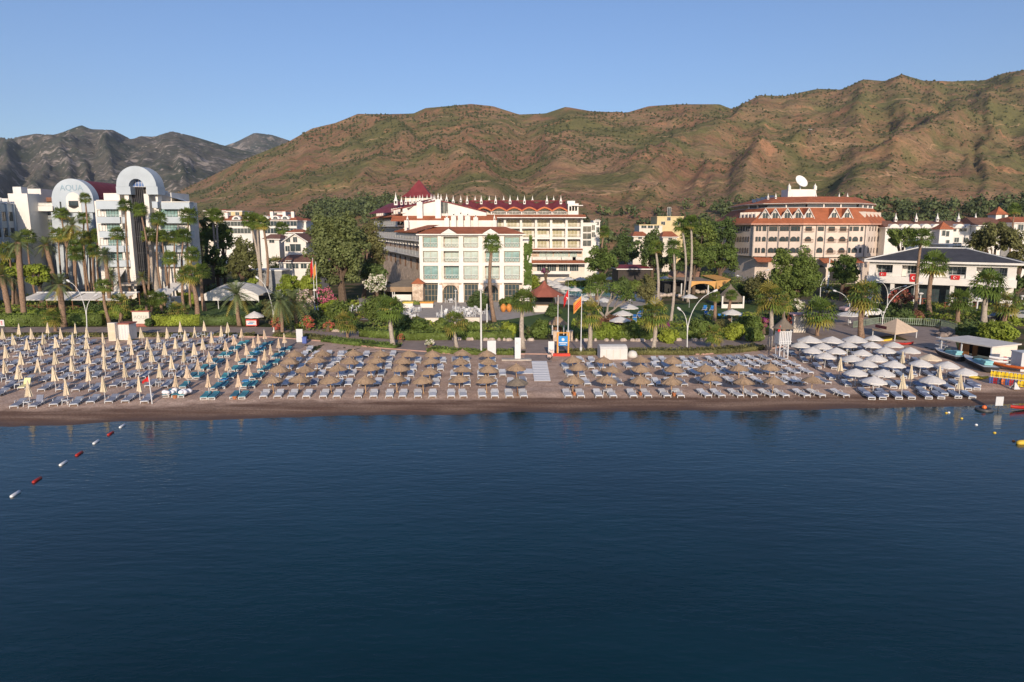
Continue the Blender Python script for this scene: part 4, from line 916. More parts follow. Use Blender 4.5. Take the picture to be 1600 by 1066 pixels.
for c in (701.5, 766.5):
    a, b = f(c-13, 366)[0], f(c+13, 366)[0]; zt = f(c, 357.5)[1]; m.prism([(a, zE+.26), (b, zE+.26), ((a+b)/2, zt)], -.75, -.55, WHITE); m.add([(a-.15,-.8,zE+.27),((a+b)/2,-.8,zt+.1),((a+b)/2,4,zt+.1),(b+.15,-.8,zE+.27)], [(0,1,2),(1,3,2)], TERRA)
m.build('pediment', H_)
def ledge(name, u0, u1, v0, v1, Y, dep, mat, parent=H_):
    p, q = A(u0, v1, Y), A(u1, v0, Y); m = MB(); m.box(p.x, q.x, Y-Y0, Y-Y0+dep, p.z, q.z, mat); return m.build(name, parent)
# stepped white terraces behind the front block
ledge('terrace_wall', 632, 776, 344.5, 362, 160, 8, WHITE)
q0 = A(610, 346, 166); q1 = A(776, 339, 166.1); m = MB(); m.add([(q0.x, 166-Y0, q0.z), (q1.x, 166-Y0, q0.z), (q1.x, 169-Y0, q1.z+.3), (q0.x, 169-Y0, q1.z+.3)], [(0,1,2,3)], TERRA); m.build('terrace_roof', H_)
g2 = FX(170.0); m = MB()
m.prism([g2(629,345), g2(760,345), g2(760,331), g2(700,316), g2(680,313.5), g2(652,319.5), g2(629,325)], 170-Y0, 173-Y0, WHITE); m.build('gable_wall', H_)
p = A(694, 334, 169.9); window(H_, p.x, 169.85-Y0, p.z, 2.0, 3.0, GLASS, WHITE, 2)
m = MB(); pr = [g2(760,330.5), g2(700,315.3), g2(680,312.8), g2(652,318.8), g2(612,328)]
for a, b in zip(pr[:-1], pr[1:]): m.add([(a[0],169.7-Y0,a[1]),(b[0],169.7-Y0,b[1]),(b[0],173.4-Y0,b[1]+.05),(a[0],173.4-Y0,a[1]+.05),(a[0],169.7-Y0,a[1]-.25),(b[0],169.7-Y0,b[1]-.25)], [(0,1,2,3),(0,4,5,1)], MAROON)
m.build('gable_roof', H_)
for u0, u1, vt, vb in ((652.5,660.5,316,350),(681,689,312,345),(695,702,341,356),(705.5,713,338,357),(716,724,336,357),(727,735,338,357),(740,747,340,356),(770,775,345,358),(635,639,346,356)):
    Y = 159 if vb > 350 else 168.5; a, b = A(u0, vb, Y), A(u1, vt, Y); m = MB(); m.box(a.x, b.x, Y-Y0-.9, Y-Y0+.5, a.z, b.z, WHITE); sh_ = m.build('chimney_stack', H_)
    pinnacle(sh_, (a.x+b.x)/2, Y-Y0-.2, b.z, 1.6, 'chimney_cap')
# rear wing
Y1 = 195.0; f2 = FX(Y1); dy = Y1-Y0
pier = [766,789,814,837.5,861,885,909]; fl2 = [(341,355),(357.5,371.5),(374.5,388)]
px_ = [f2(u, 365)[0] for u in pier]; m = MB(); zt2 = f2(840, 340)[1]; zb2 = f2(840, 388.5)[1]
m.box(px_[0], px_[-1], dy+2.2, dy+14, 0, zt2, PALEWALL)
for x in px_: m.box(x-.32, x+.32, dy-.1, dy+2.2, zb2, zt2, WHITE)
for a, b in fl2: zz = f2(840, b)[1]; m.box(px_[0], px_[-1], dy+.02, dy+2.2, zz-.42, zz, WHITE)
m.build('rear_wall', H_)
for i in range(6):
    for a, b in fl2:
        z0, z1 = f2(840, b)[1], f2(840, a)[1]; c = (px_[i]+px_[i+1])/2; w_ = px_[i+1]-px_[i]
        if i == 0 and a > 350: continue
        window(H_, c-.25, dy+2.1, z0+.02, w_*.62, (z1-z0)*.86, pm('warm_glass', (.36, .33, .20), .15, .3, 1.2), WHITE, 3); rail(H_, c, dy+.05, z0, w_-.65, .95, 'panel' if (i+int(a)) % 5 == 0 else 'bars')
def eave(name, u0, u1, v0, v1, Y, out, mat, parent=H_, base=None):
    """short tiled roof over a row of windows: from the wall down to the eave"""
    Yb = Y0 if base is None else base; p, q = A(u0, v1, Y-out), A(u1, v0, Y); x0, x1 = p.x, A(u1, v1, Y-out).x; m = MB()
    m.add([(x0, Y-out-Yb, p.z), (x1, Y-out-Yb, p.z), (x1, Y-Yb, q.z), (x0, Y-Yb, q.z), (x0, Y-out-Yb, p.z-.2), (x1, Y-out-Yb, p.z-.2), (x1, Y-Yb, p.z-.2), (x0, Y-Yb, p.z-.2)], [(0,1,2,3),(1,5,6,2),(3,7,4,0)], mat)
    m.add([(x0, Y-out-Yb, p.z), (x1, Y-out-Yb, p.z), (x1, Y-out-Yb, p.z-.22), (x0, Y-out-Yb, p.z-.22), (x1, Y-Yb, p.z-.22), (x0, Y-Yb, p.z-.22)], [(0,3,2,1), (3,5,4,2)], WHITE)
    return m.build(name, parent)
eave('upper_eave', 758, 916, 335.5, 339.5, Y1+.5, 2.6, TERRA)
eave('middle_eave', 800, 911, 388.2, 391.5, Y1+.2, 1.9, TERRA); eave('lower_eave', 800, 917, 407, 411.5, Y1-.5, 2.4, TERRA)
m = MB(); a, b = f2(800, 407), f2(911, 388.5); m.box(a[0], b[0], dy+1.0, dy+8, a[1]-.3, b[1], STONE); c, d_ = f2(800, 440), f2(914, 411.5); m.box(c[0], d_[0], dy+.6, dy+9, -.2, a[1]-.3, PALEWALL); m.build('stone_floors', H_)
for k, u in enumerate((845, 855, 868, 879, 893)): p = A(u+3, 405, Y1+.9); window(H_, p.x, dy+.92, p.z, 2.1, 2.2, PALEGLASS, WHITE, 2, 1, True)
for u in (846, 862, 880, 897): p = A(u, 424, Y1+.5); window(H_, p.x, dy+.5, p.z, 2.6, 2.0, GLASS, WHITE, 4, 1)
for u in (843, 866, 889, 905): p = A(u, 406.5, Y1-.5); rail(H_, p.x, dy-.6, p.z, 4.0, .95, 'panel')
ledge('terrace_parapet', 833, 892, 424, 428.5, Y1-3, .4, WHITE)
# wavy top floor under the maroon roof
zq0, zq1 = f2(840, 335.5)[1], f2(840, 328)[1]; m = MB(); m.box(f2(740,335)[0], f2(889,335)[0], dy+2, dy+10, zq0, A(800, 327, Y1+2).z, PALEWALL); m.build('top_floor', H_)
m = MB(); mo = MB(); us = [720.5+23.7*k for k in range(8)]; zr = A(800, 314.5, Y1+5).z
for u in us[:-1]:
    a, b = f2(u-.2, 330)[0], f2(u+23.9, 330)[0]; c = (a+b)/2; zlow, zhi = f2(u, 329)[1], f2(u, 323.5)[1]; n = 10
    fr = [(a+(b-a)*i/n, zlow+(zhi-zlow)*(1-abs(2*i/n-1)**1.6)) for i in range(n+1)]
    for i in range(n):
        p, q = fr[i], fr[i+1]
        m.add([(p[0], dy-.2, p[1]), (q[0], dy-.2, q[1]), (q[0], dy+5, zr-abs(2*(i+1)/n-1)*.9+.25), (p[0], dy+5, zr-abs(2*i/n-1)*.9+.25)], [(0,1,2,3)], MAROON)
        mo.add([(p[0], dy-.24, p[1]+.06), (q[0], dy-.24, q[1]+.06), (q[0], dy-.24, q[1]-.38), (p[0], dy-.24, p[1]-.38), (q[0], dy+1.2, q[1]-.38), (p[0], dy+1.2, p[1]-.38)], [(0,3,2,1),(3,5,4,2)], pm('orange_trim', (.50, .15, .06), .7))
    if u > 755: window(H_, c, dy+1.9, zq0+.1, 3.0, 1.9, GLASS, WHITE, 3); rail(H_, c, dy+.1, zq0+.05, 4.0, .85, 'bars'); mp = MB(); mp.box(a-.15, a+.15, dy-.1, dy+.25, zq0, zlow-.3, WHITE); mp.build('post', H_)
m.box(f2(722,330)[0], f2(886,330)[0], dy+4.9, dy+5.6, zr-.1, zr+.22, MAROON)
m.build('maroon_roof', H_); mo.build('roof_edge', H_)
for k, x in enumerate((593,640,680,730,768,818,858,908,948,995,1038,1088,1178,1220,1265)):
    u = 560+x/4; front = k % 2 == 0; p = A(u, 317.5 if front else 314.5, Y1+(2.5 if front else 6)); pinnacle(H_, p.x, p.y-Y0, p.z-.3, 2.5 if front else 1.9)
ledge('stair_tower', 887.5, 904, 318, 336, Y1+.6, 4, WHITE); ledge('tower_slab', 894, 911, 320.5, 321.8, Y1-.2, 5, WHITE); ledge('tower_top', 886.5, 898.5, 314, 318.5, Y1+1.5, 3, WHITE)
for u in (891, 895.5, 900): p = A(u, 330, Y1+.6); window(H_, p.x, dy+.55, p.z, .7, 1.4, GLASS, WHITE, 1)
# left wing running back from the front block
P0, P1 = Vector((A(656, 400, 144).x, 144, 0)), Vector((A(584, 400, 214).x, 214, 0)); Lw = (P1-P0).length; ang = math.atan2(P0.y-P1.y, P0.x-P1.x)
W_ = empty('left_wing', (P1.x, P1.y-Y0, 0), ang); W_.parent = H_
def zl(v): return A(590, v, 209).z
m = MB(); m.box(0, Lw*.985, 1.6, 12, 0, zl(377.5), STONE); m.box(0, Lw*.985, 1.6, 12, zl(377.5)+.01, zl(361.5), PALEWALL); m.box(0, Lw*.62, 1.6, 12, zl(361.5), zl(339.5), PALEWALL)
for zt_, zz in ((zl(352.5), .62), (zl(369), .985), (zl(386.5), .985)): m.box(0, Lw*zz, .1, 1.6, zt_-.35, zt_, WHITE)
wlw = m.build('wing_wall', W_)
nb = 19
for k in range(nb):
    x = Lw*.98*(k+.5)/nb; bw = Lw*.98/nb
    if x < Lw*.6: window(W_, x, 1.47, zl(351.5), bw-.6, 2.3, GLASS, WHITE, 2)
    window(W_, x, 1.47, zl(368), bw-.7, 2.0, GLASS, WHITE, 2)
    if k % 2 == 0: window(W_, x, 1.47, zl(385.5), 1.2, 1.9, GLASS, WOOD, 1, 1); window(W_, x, 1.47, zl(404), 1.5, 2.3, GLASS, WOOD, 2, 1, True)
    if x < Lw*.6: rail(W_, x, .15, zl(352.5), bw, 1.2, 'panel')
    rail(W_, x, .15, zl(369), bw, 1.3, 'panel'); rail(W_, x, .15, zl(386.5), bw, 1.0, 'panel')
for k in range(nb+1):
    x = Lw*.985*k/nb; m = MB(); m.prism([(x-.12, zl(370)), (x+.12, zl(370)), (x+.12, zl(376)), (x-.12, zl(376))], .6, 1.6, WHITE)
    m.build('bracket', W_)
    if x < Lw*.61: m = MB(); m.box(x-.1, x+.1, .3, .55, zl(352.5), zl(341), WHITE); m.build('post', W_)
m = MB(); m.add([(-1, -.6, zl(340.5)), (Lw*.64, -.6, zl(340.5)), (Lw*.64, 5, zl(333)), (-1, 5, zl(333)), (-1, -.6, zl(341.8)), (Lw*.64, -.6, zl(341.8))], [(0,1,2,3),(0,4,5,1)], TERRA); m.build('wing_roof', W_)
m = MB(); m.add([(Lw*.6, -.5, zl(360)), (Lw*1.0, -.5, zl(360)), (Lw*.97, 5, zl(352.5)), (Lw*.6, 5, zl(352.5)), (Lw*.6, -.5, zl(361.4)), (Lw, -.5, zl(361.4))], [(0,1,2,3),(0,4,5,1)], TERRA); m.build('lower_wing_roof', W_)
m = MB(); m.box(-1, Lw*.62, 3, 12, zl(339.5), zl(331), PALEWALL)
m.add([(-2, 2.2, zl(331.5)), (Lw*.66, 2.2, zl(331.5)), (Lw*.6, 10, zl(317)), (0, 10, zl(317))], [(0,1,2,3)], MAROON)
for k in range(13): x = Lw*.6*k/12; m.add([(x-.6, 1.2, zl(337.5)), (x+.6, 1.2, zl(337.5)), (x, 1.2, zl(329.5)), (x-.6, 4, zl(337.5)), (x+.6, 4, zl(337.5)), (x, 4, zl(329.5))], [(0,1,2),(0,2,5,3),(1,4,5,2)], PALEWALL)
m.build('dormer_row', W_)
for k, x in enumerate((235,270,297,325,350,372,386,402,430,455,468,478,500,517,552)):
    u = 560+x/4; big = k in (0,); Y = 186+(k % 3)*3; p = A(u, 319-(k/14)*6.0+(0 if k < 10 else 1.5), Y); pinnacle(H_, p.x, Y-Y0, p.z-.3, 3.4 if big else 2.3)
m = MB(); Yt = 200; a, b, c = A(627.5, 308, Yt-4), A(677.5, 308, Yt-4), A(656, 281, Yt); cx = (a.x+b.x)/2; r = (b.x-a.x)/2
m.lathe([(r*1.42, 0), (r*.9, (c.z-a.z)*.28), (r*.42, (c.z-a.z)*.68), (.04, c.z-a.z)], 4, MAROON, (cx, Yt-Y0, a.z), math.pi/4)
m.box(cx-r*.8, cx+r*.8, Yt-Y0-r*.8, Yt-Y0+r*.8, 8, a.z-.02, PALEWALL); m.build('pyramid_roof', H_)
m = MB(); a, b = A(574, 335, 186), A(640, 311, 200); m.add([(a.x, 186-Y0, a.z), (A(640,330,184).x, 184-Y0, A(640,330,184).z), (b.x, 200-Y0, b.z), (A(606,319,200).x, 200-Y0, A(606,319,200).z)], [(0,1,2,3)], MAROON); m.build('side_roof', H_)
# ivy on the right side wall of the front block: a plant of its own
def ivy(u0, u1, v0, v1, Y, x, label, seed):
    rng = np.random.default_rng(seed); a = A(u0, v1, Y); b = A(u1, v0, Y); n = 900
    P = np.stack([rng.uniform(a.x, b.x, n), rng.uniform(Y, Y+2.5, n), rng.uniform(a.z, b.z, n)], 1)
    keep = fbm(P[:, 0]*.9, P[:, 2]*.45, 3, seed) > .40; P = P[keep]; P[:, 1] = Y-.2+.4*rng.random(len(P))
    V, Fq = leaf_quads(P, np.tile([.3, -1, .3], (len(P), 1))+rng.normal(0, .4, (len(P), 3)), .26, rng)
    tag(inst('climbing_ivy', npmesh('climbing_ivy', V, Fq, [LEAFM('ivy_leaf', (.13, .19, .04))])), label, 'climber')
def LEAFM(name, col, tr=.33): return pm(name, col, .6, .45, .55, 0, .25, 0, tr, .12)
m = MB(); a, b = f(816.5, 440), f(831, 367.5); m.box(a[0], b[0], 1.2, 14, 0, zE-1.2, WHITE); m.build('side_wall', H_)
ivy(819, 831, 368, 445, Y0+.9, 0, 'green ivy climbing the right end wall of the white hotel', 4)
# ------------------------------------------------------------------ pale blue and white hotel on the left
YA = 141.0; fa = FX(YA); Q = empty('arched_hotel', (0, YA, 0)); tag(Q, 'pale blue and white hotel with two round-arched gables and dark glass shaft, left', 'hotel')
def bx(m, u0, u1, v0, v1, Y, dep, mat):
    vr = min((v0+v1)/2, 345); p, q = A(u0, vr, Y), A(u1, vr, Y); p.z = A(u0, v1, Y).z; q.z = A(u1, v0, Y).z; m.box(min(p.x, q.x), max(p.x, q.x), Y-YA, Y-YA+dep, p.z, q.z, mat); return m
def arch_plate(m, uc, vs_, ru, vb, Y, dep, mat, inner=0):
    c = A(uc, vs_, Y); r = ru/FPX*Y*1.0; zb = A(uc, vb, Y).z
    out = [(c.x+r*math.cos(t), c.z+r*math.sin(t)) for t in np.linspace(0, math.pi, 29)]
    if not inner: m.prism([(c.x-r, zb), (c.x+r, zb)]+out, Y-YA, Y-YA+dep, mat); return c, r
    ri = inner/FPX*Y; inn = [(c.x+ri*math.cos(t), c.z+ri*math.sin(t)) for t in np.linspace(0, math.pi, 29)]
    for k in range(28):
        a, b, d_, e_ = out[k], out[k+1], inn[k+1], inn[k]; y0, y1 = Y-YA, Y-YA+dep
        m.add([(a[0],y0,a[1]),(b[0],y0,b[1]),(d_[0],y0,d_[1]),(e_[0],y0,e_[1]),(a[0],y1,a[1]),(b[0],y1,b[1]),(d_[0],y1,d_[1]),(e_[0],y1,e_[1])], [(0,1,2,3),(7,6,5,4),(0,4,5,1),(3,2,6,7)], mat)
    return c, r
m = MB()
bx(m, 150, 192, 314, 475, YA+2.0, 14, WHITE); bx(m, 236, 296, 316, 475, YA+2.0, 4, WHITE); bx(m, 190, 237, 296, 475, YA+2.6, 8, WHITE); bx(m, 162, 186, 302, 314.5, YA+4, 8, WHITE)
bx(m, 250, 268, 301, 317, YA+5, 8, WHITE); m.build('main_wall', Q)
m = MB(); bx(m, 198, 204.4, 303, 452, YA+.3, 2.3, WHITE); bx(m, 228, 235.5, 303, 452, YA+.3, 2.3, WHITE); bx(m, 187, 190.5, 303, 440, YA+1.0, 1.6, WHITE); bx(m, 246, 249.5, 303, 440, YA+1.0, 1.6, WHITE); m.build('pier', Q)
m = MB(); c, r = arch_plate(m, 213, 291.5, 30.5, 291, YA-.3, 3.2, BLUEGREY, 11.5)
bx(m, 181.5, 203.8, 291.6, 304, YA-.32, 3.0, BLUEGREY); bx(m, 228.5, 246.5, 291.6, 304, YA-.32, 3.0, BLUEGREY); m.build('arched_gable', Q)
window(Q, c.x, 1.2, c.z-.02, r*.76, r*.40, pm('sky_glass', (.12, .2, .42), .08, .3, 1), WHITE, 5, 2, True, name='fanlight')
m = MB(); p, q = A(204, 345, YA+1.6), A(228, 345, YA+1.6); p.z = .2; q.z = A(216, 292.5, YA+1.6).z; m.box(p.x, q.x, 1.6, 3.2, p.z, q.z, pm('smoked_glass', (.012, .013, .016), .22, .3, .5, spec=.25))
for k in range(9): x = p.x+(q.x-p.x)*k/8; m.box(x-.05, x+.05, 1.5, 1.6, p.z, q.z, DARKMETAL)
for k in range(8): z = p.z+(q.z-p.z)*k/7; m.box(p.x, q.x, 1.53, 1.6, z-.04, z+.04, DARKMETAL)
m.build('glass_shaft', Q)
rows_ = [(327, 339), (349.5, 361.5), (371.5, 384), (394.5, 407)]
for k, (a, b) in enumerate(rows_):
    for u0, u1, cols in ((166+k*1.6, 187+k*1.2, 5), (251.5-k*.4, 277-k*.6, 5)):
        p, q = A(u0, b, YA+1.9), A(u1, a, YA+1.9); window(Q, (p.x+q.x)/2, 1.92, p.z, q.x-p.x, q.z-p.z, TEALGLASS, DARKMETAL, cols, 2)
    for u0, u1 in ((153+k*2.2, 162.5+k*2), (281-k, 292-k), (238-k*.4, 245-k*.4), (192.5, 197)):
        p, q = A(u0, b, YA+2.0), A(u1, a+1, YA+2.0); window(Q, (p.x+q.x)/2, 1.96, p.z, q.x-p.x, q.z-p.z, GLASS, DARKMETAL, 2)
    for u0, u1, y_ in ((151+k*1.8, 187.5+k, .5), (251-k*.5, 296-k*.5, .5), (237.5, 246, .1), (191, 197.5, .3)):
        m = MB(); bx(m, u0, u1, b, b+10, YA+y_, 1.9, BLUEGREY); pr = m.build('balcony_front', Q)
        m = MB(); p, q = A(u0, b, YA+y_), A(u1, b, YA+y_); m.box(p.x, q.x, y_+.1, y_+.14, p.z+.35, p.z+.40, METAL)
        for x in np.linspace(p.x+.05, q.x-.05, 6): m.box(x-.02, x+.02, y_+.1, y_+.14, p.z, p.z+.36, METAL)
        m.build('rail', pr)
for u0, u1, v0, v1, y_, mt in ((150, 187, 313.8, 327, .6, BLUEGREY), (252, 296, 316.3, 327, .6, BLUEGREY), (237.5, 246, 315, 325, .2, BLUEGREY), (150, 187, 312.6, 313.7, .5, WHITE), (252, 296.5, 315, 316.2, .5, WHITE)): m = MB(); bx(m, u0, u1, v0, v1, YA+y_, 1.9, mt); m.build('parapet', Q)
# right end stepping down and back
a, b = A(296, 330, YA+2), A(309, 330, YA+16); m = MB(); zt0, zt1 = A(268, 301, YA+6).z, A(303, 322, YA+10).z
m.add([(a.x, 2.1, 0), (b.x, 16, 0), (b.x, 16, zt1-1), (a.x, 2.1, A(296, 316, YA+2).z), (a.x-9, 6, zt0), (b.x-4, 16, zt0-.5)], [(0,1,2,3), (3,2,5,4)], BLUEGREY); m.build('end_wall', Q)
# ground floor terrace and white raking walls
m = MB(); bx(m, 172, 250, 418, 440, YA+2.2, 9, WHITE); bx(m, 255, 310, 418, 446, YA+2.2, 6, DARK); bx(m, 168, 205, 444, 447, YA-7, 9, CONC)
p = A(170, 446, YA-5); q = A(180, 417, YA); m.add([(p.x, -5, p.z), (p.x+1.2, -5, p.z), (q.x+1.4, 2, q.z), (q.x-1.2, 2, q.z), (q.x-1.2, 2, p.z), (p.x, -4.9, p.z-2)], [(0,1,2,3),(0,3,4,5)], WHITE); m.build('ground_floor', Q)
# lettered arch
YB = 152.0; m = MB(); c, r = arch_plate(m, 113.3, 312.5, 31.8, 332, YB, 2.2, BLUEGREY)
AG = m.build('lettered_gable', Q); m = MB(); bx(m, 81, 146, 331.7, 468, YB+.4, 12, BLUEGREY); m.build('middle_wall', Q)
m = MB(); n = 20
for k in range(n):
    t0, t1 = math.pi*k/n, math.pi*(k+1)/n; r2 = r*.985
    m.add([(c.x+r2*math.cos(t), YB-YA+y_, c.z+r2*math.sin(t)*.99) for t, y_ in ((t0, 2.2), (t1, 2.2), (t1, 16), (t0, 16))], [(0,1,2,3)], MAROON)
m.build('barrel_roof', Q)
m = MB(); c2, r2 = arch_plate(m, 114.5, 312.5, 11.2, 331.5, YB-.12, .13, WHITE); m.build('niche', Q)
window(Q, c2.x, YB-YA-.2, A(114, 323.5, YB).z, 2.1, 1.3, GLASS, DARKMETAL, 3, 1); p = A(95.5, 325.5, YB); window(Q, p.x, YB-YA-.12, p.z, .3, 1.4, GLASS, DARKMETAL, 1)
m = MB(); z = A(114, 325.5, YB).z; m.lathe([(.3, 0), (.8, .25), (1.0, .5), (1.05, .55)], 12, DARKMETAL, (c2.x, YB-YA-.2, z)); m.build('balcony_bowl', Q)
def text_part(body, name, size, mat, parent, loc, ext=.03, rz=0):
    cu = bpy.data.curves.new('lettering_curve', 'FONT'); cu.body = body; cu.size = size; cu.extrude = ext; cu.align_x = 'CENTER'; cu.align_y = 'CENTER'
    o = bpy.data.objects.new('lettering_curve', cu); COL.objects.link(o); dg = bpy.context.evaluated_depsgraph_get(); me = bpy.data.meshes.new_from_object(o.evaluated_get(dg)); bpy.data.objects.remove(o)
    me.transform(Matrix.Rotation(math.pi/2, 4, 'X')); me.materials.clear(); me.materials.append(mat); return inst(name, me, parent, loc, rz)
p = A(111.5, 294, YB); text_part('AQUA', 'lettering', 1.75, pm('letter_blue', (.24, .34, .41), .5), AG, (p.x, YB-YA-.02, p.z))
m = MB(); bx(m, 46, 83, 308.5, 315, YB+3, 8, TERRAB); bx(m, 46, 84, 322.5, 330, YB, 1.0, WHITE); bx(m, 46, 84, 330.2, 466, YB+3, 9, pm('shaded_glass_wall', (.22, .25, .27), .3, .2, .5)); bx(m, 46, 84, 315.2, 322.4, YB+4, 5, PALEWALL); m.build('link_wall', Q)
for k, (a, b) in enumerate(((332.5, 337.5), (342, 352))): p, q = A(50, b, YB+2.9), A(82, a, YB+2.9); window(Q, (p.x+q.x)/2, YB-YA+2.92, p.z, q.x-p.x, q.z-p.z, GLASS, METAL, 8, 2)
p, q = A(48, 322.4, YB+.2), A(83, 317, YB+.2); rail(Q, (p.x+q.x)/2, YB-YA+.2, p.z, q.x-p.x, q.z-p.z, 'panel', METAL)
m = MB(); bx(m, 17, 47, 302.5, 470, 149, 6, WHITE); bx(m, 33, 64, 295, 309, 158, 6, WHITE); bx(m, 20, 33, 292, 303, 152, 2, METAL); m.build('end_tower', Q)
# far left wing in its own shade, running towards the camera
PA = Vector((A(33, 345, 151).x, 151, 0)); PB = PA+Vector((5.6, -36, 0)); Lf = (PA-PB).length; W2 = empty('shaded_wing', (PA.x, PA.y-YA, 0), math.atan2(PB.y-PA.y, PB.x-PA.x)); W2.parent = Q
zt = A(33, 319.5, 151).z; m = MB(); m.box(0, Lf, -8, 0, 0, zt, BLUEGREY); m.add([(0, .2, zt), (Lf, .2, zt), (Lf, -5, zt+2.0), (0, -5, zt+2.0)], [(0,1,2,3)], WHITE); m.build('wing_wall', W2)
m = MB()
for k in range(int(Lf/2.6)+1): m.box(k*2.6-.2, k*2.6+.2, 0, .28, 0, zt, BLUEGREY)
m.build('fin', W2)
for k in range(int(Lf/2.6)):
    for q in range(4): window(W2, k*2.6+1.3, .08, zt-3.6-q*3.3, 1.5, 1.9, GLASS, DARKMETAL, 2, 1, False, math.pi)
m = MB()
for k in range(int(Lf/2.6)): m.prism([(k*2.6+.7, zt+.05), (k*2.6+1.9, zt+.05), (k*2.6+1.3, zt+1.1)], -1.6, -.1, WHITE)
m.build('dormer_row', W2)
# ------------------------------------------------------------------ terracotta-roofed hotel on the right
Cc = empty('curved_hotel', (0, 0, 0)); tag(Cc, 'beige hotel with faceted terracotta mansard roof, pointed dormers and a satellite dish on top', 'hotel')
seg = [(1144, 204), (1176, 193), (1253, 186), (1352, 188), (1379, 200), (1376, 222)]
PL = [Vector((A(u, 395, Y).x, Y, 0)) for u, Y in seg]; back = [Vector((PL[-1].x-6, 235, 0)), Vector((PL[0].x+4, 235, 0))]
def zc(v, Y=187): return A(1250, v, Y).z
ze = zc(350.5); out = [tuple(p)[:2] for p in PL]+[tuple(p)[:2] for p in back]
m = MB(); m.slab(out, zc(402), ze, BEIGEWALL); ctr = Vector((sum(p[0] for p in out)/len(out), sum(p[1] for p in out)/len(out), 0))
def inset(k): return [((Vector((p[0], p[1], 0))-ctr)*k+ctr) for p in out]
m.slab([tuple(p)[:2] for p in inset(.95)], 0, zc(402)-.01, BEIGEWALL); m.build('wall', Cc)
m = MB(); o1, o2 = inset(1.05), inset(.83); n = len(out)
vs = [(p.x, p.y, ze+.25) for p in o1]+[(p.x, p.y, zc(325, 193)) for p in o2]; m.add(vs, [(i, (i+1) % n, n+(i+1) % n, n+i) for i in range(n)], TERRA); rf = m.build('mansard_roof', Cc)
m = MB(); m.slab([tuple(p)[:2] for p in o1], ze-.15, ze+.24, pm('cornice_paint', (.55, .30, .22), .7)); m.build('cornice', Cc)
za, zb_ = zc(325.2, 193), zc(318.3, 193); o3, o4 = inset(.81), inset(.87); o5 = inset(.62)
m = MB(); m.slab([tuple(p)[:2] for p in o3], za-.4, zb_, pm('dim_glass_band', (.06, .07, .08), .2, .3, .6, spec=.6)); m.slab([tuple(p)[:2] for p in inset(.83)], za-.3, za+.15, WHITE); m.slab([tuple(p)[:2] for p in inset(.825)], zb_-.25, zb_, WHITE)
for i in range(4):
    a, b = inset(.815)[i], inset(.815)[i+1]; k_ = max(2, int((b-a).length/4.2))
    for j in range(k_+1): q = a.lerp(b, j/k_); m.box(q.x-.16, q.x+.16, q.y-.16, q.y+.16, za, zb_-.2, WHITE)
m.build('window_band', Cc)
m = MB(); zt = zc(308.5, 200); vs = [(p.x, p.y, zb_+.1) for p in o4]+[(p.x, p.y, zt) for p in o5]; m.add(vs, [(i, (i+1) % n, n+(i+1) % n, n+i) for i in range(n)]+[tuple(range(n, 2*n))], TERRA); m.slab([tuple(p)[:2] for p in o4], zb_-.02, zb_+.09, WHITE); m.build('upper_roof', Cc)
def on_seg(u, Yg=190):
    """place on the faceted front where the photograph column u meets it"""
    for i in range(4):
        if seg[i][0] <= u <= seg[i+1][0]+.01:
            a, b = PL[i], PL[i+1]; d = ray(u, 390); sl_ = d[0]/d[1]; t = (a.x-sl_*a.y)/((a.x-sl_*a.y)-(b.x-sl_*b.y)); p = a.lerp(b, t); return p, math.atan2(b.y-a.y, b.x-a.x)
WR = [(353.5, 362), (369.5, 378.5), (387, 396.5)]
for k, (a, b) in enumerate(WR):
    for x, w_ in ((55,.7),(80,.7),(105,.7),(130,.7),(155,.7),(178,.8),(255,.9),(283,.9),(325,1.5),(397,2.2),(437,1.0),(503,2.4),(545,1.0),(608,2.4),(653,1.0),(745,2.8),(862,2.6),(965,2.8),(1075,2.8),(1147,1.4),(1198,2.4),(1255,1.0),(1330,.8),(1358,.8),(1385,.8),(1412,.8),(1440,.8)):
        u = 1140+x/6.154; r_ = on_seg(u)
        if not r_: continue
        p, an = r_; nn = Vector((math.sin(an), -math.cos(an), 0)); q = p+nn*.13; zz = zc(b, p.y-1); hh = zc(a, p.y-1)-zz
        w_ *= .66; wd = window(Cc, q.x, q.y, zz+hh*.1, w_, hh*.85, GLASS, pm('dark_wood_frame', (.12, .08, .06), .6), 2 if w_ > 1.2 else 1, 1, k > 0, an)
        if x in (745, 965, 1075) : q = p+nn*.5; rail(Cc, q.x, q.y, zz-.1, w_+.9, .9, 'bars', WOOD, an)
for x in (222, 360, 465, 570, 690, 820, 905, 1130, 1290):
    m = MB(); p, an = on_seg(1140+x/6.154); m.tube([(p.x+.15*math.sin(an), p.y-.15*math.cos(an), zc(402, p.y)), (p.x+.15*math.sin(an), p.y-.15*math.cos(an), ze)], .16, 6, pm('drainpipe', (.28, .25, .23), .6)); m.build('drainpipe', Cc)
for x in (320, 415, 530, 635, 745, 990, 1115):
    p, an = on_seg(1140+x/6.154); m = MB(); w_ = 1.35
    m.prism([(-w_, 0), (w_, 0), (w_, 1.4), (0, 3.4), (-w_, 1.4)], 0, 4.5, PALEWALL); m.add([(-w_-.35,-.3,1.0),(0,-.3,3.75),(0,5,3.75),(-w_-.35,5,1.0),(w_+.35,-.3,1.0),(w_+.35,5,1.0)], [(0,1,2,3),(1,4,5,2)], TERRA)
    for s in (-1, 1): m.tube([(s*(w_+.33), -.32, 1.0), (0, -.32, 3.72)], .12, 4, WHITE)
    dm = m.build('dormer', rf, (p.x-math.sin(an)*.6, p.y+math.cos(an)*.6, ze+.5), False, an); window(dm, 0, -.06, .7, 1.5, 1.9, GLASS, WHITE, 2)
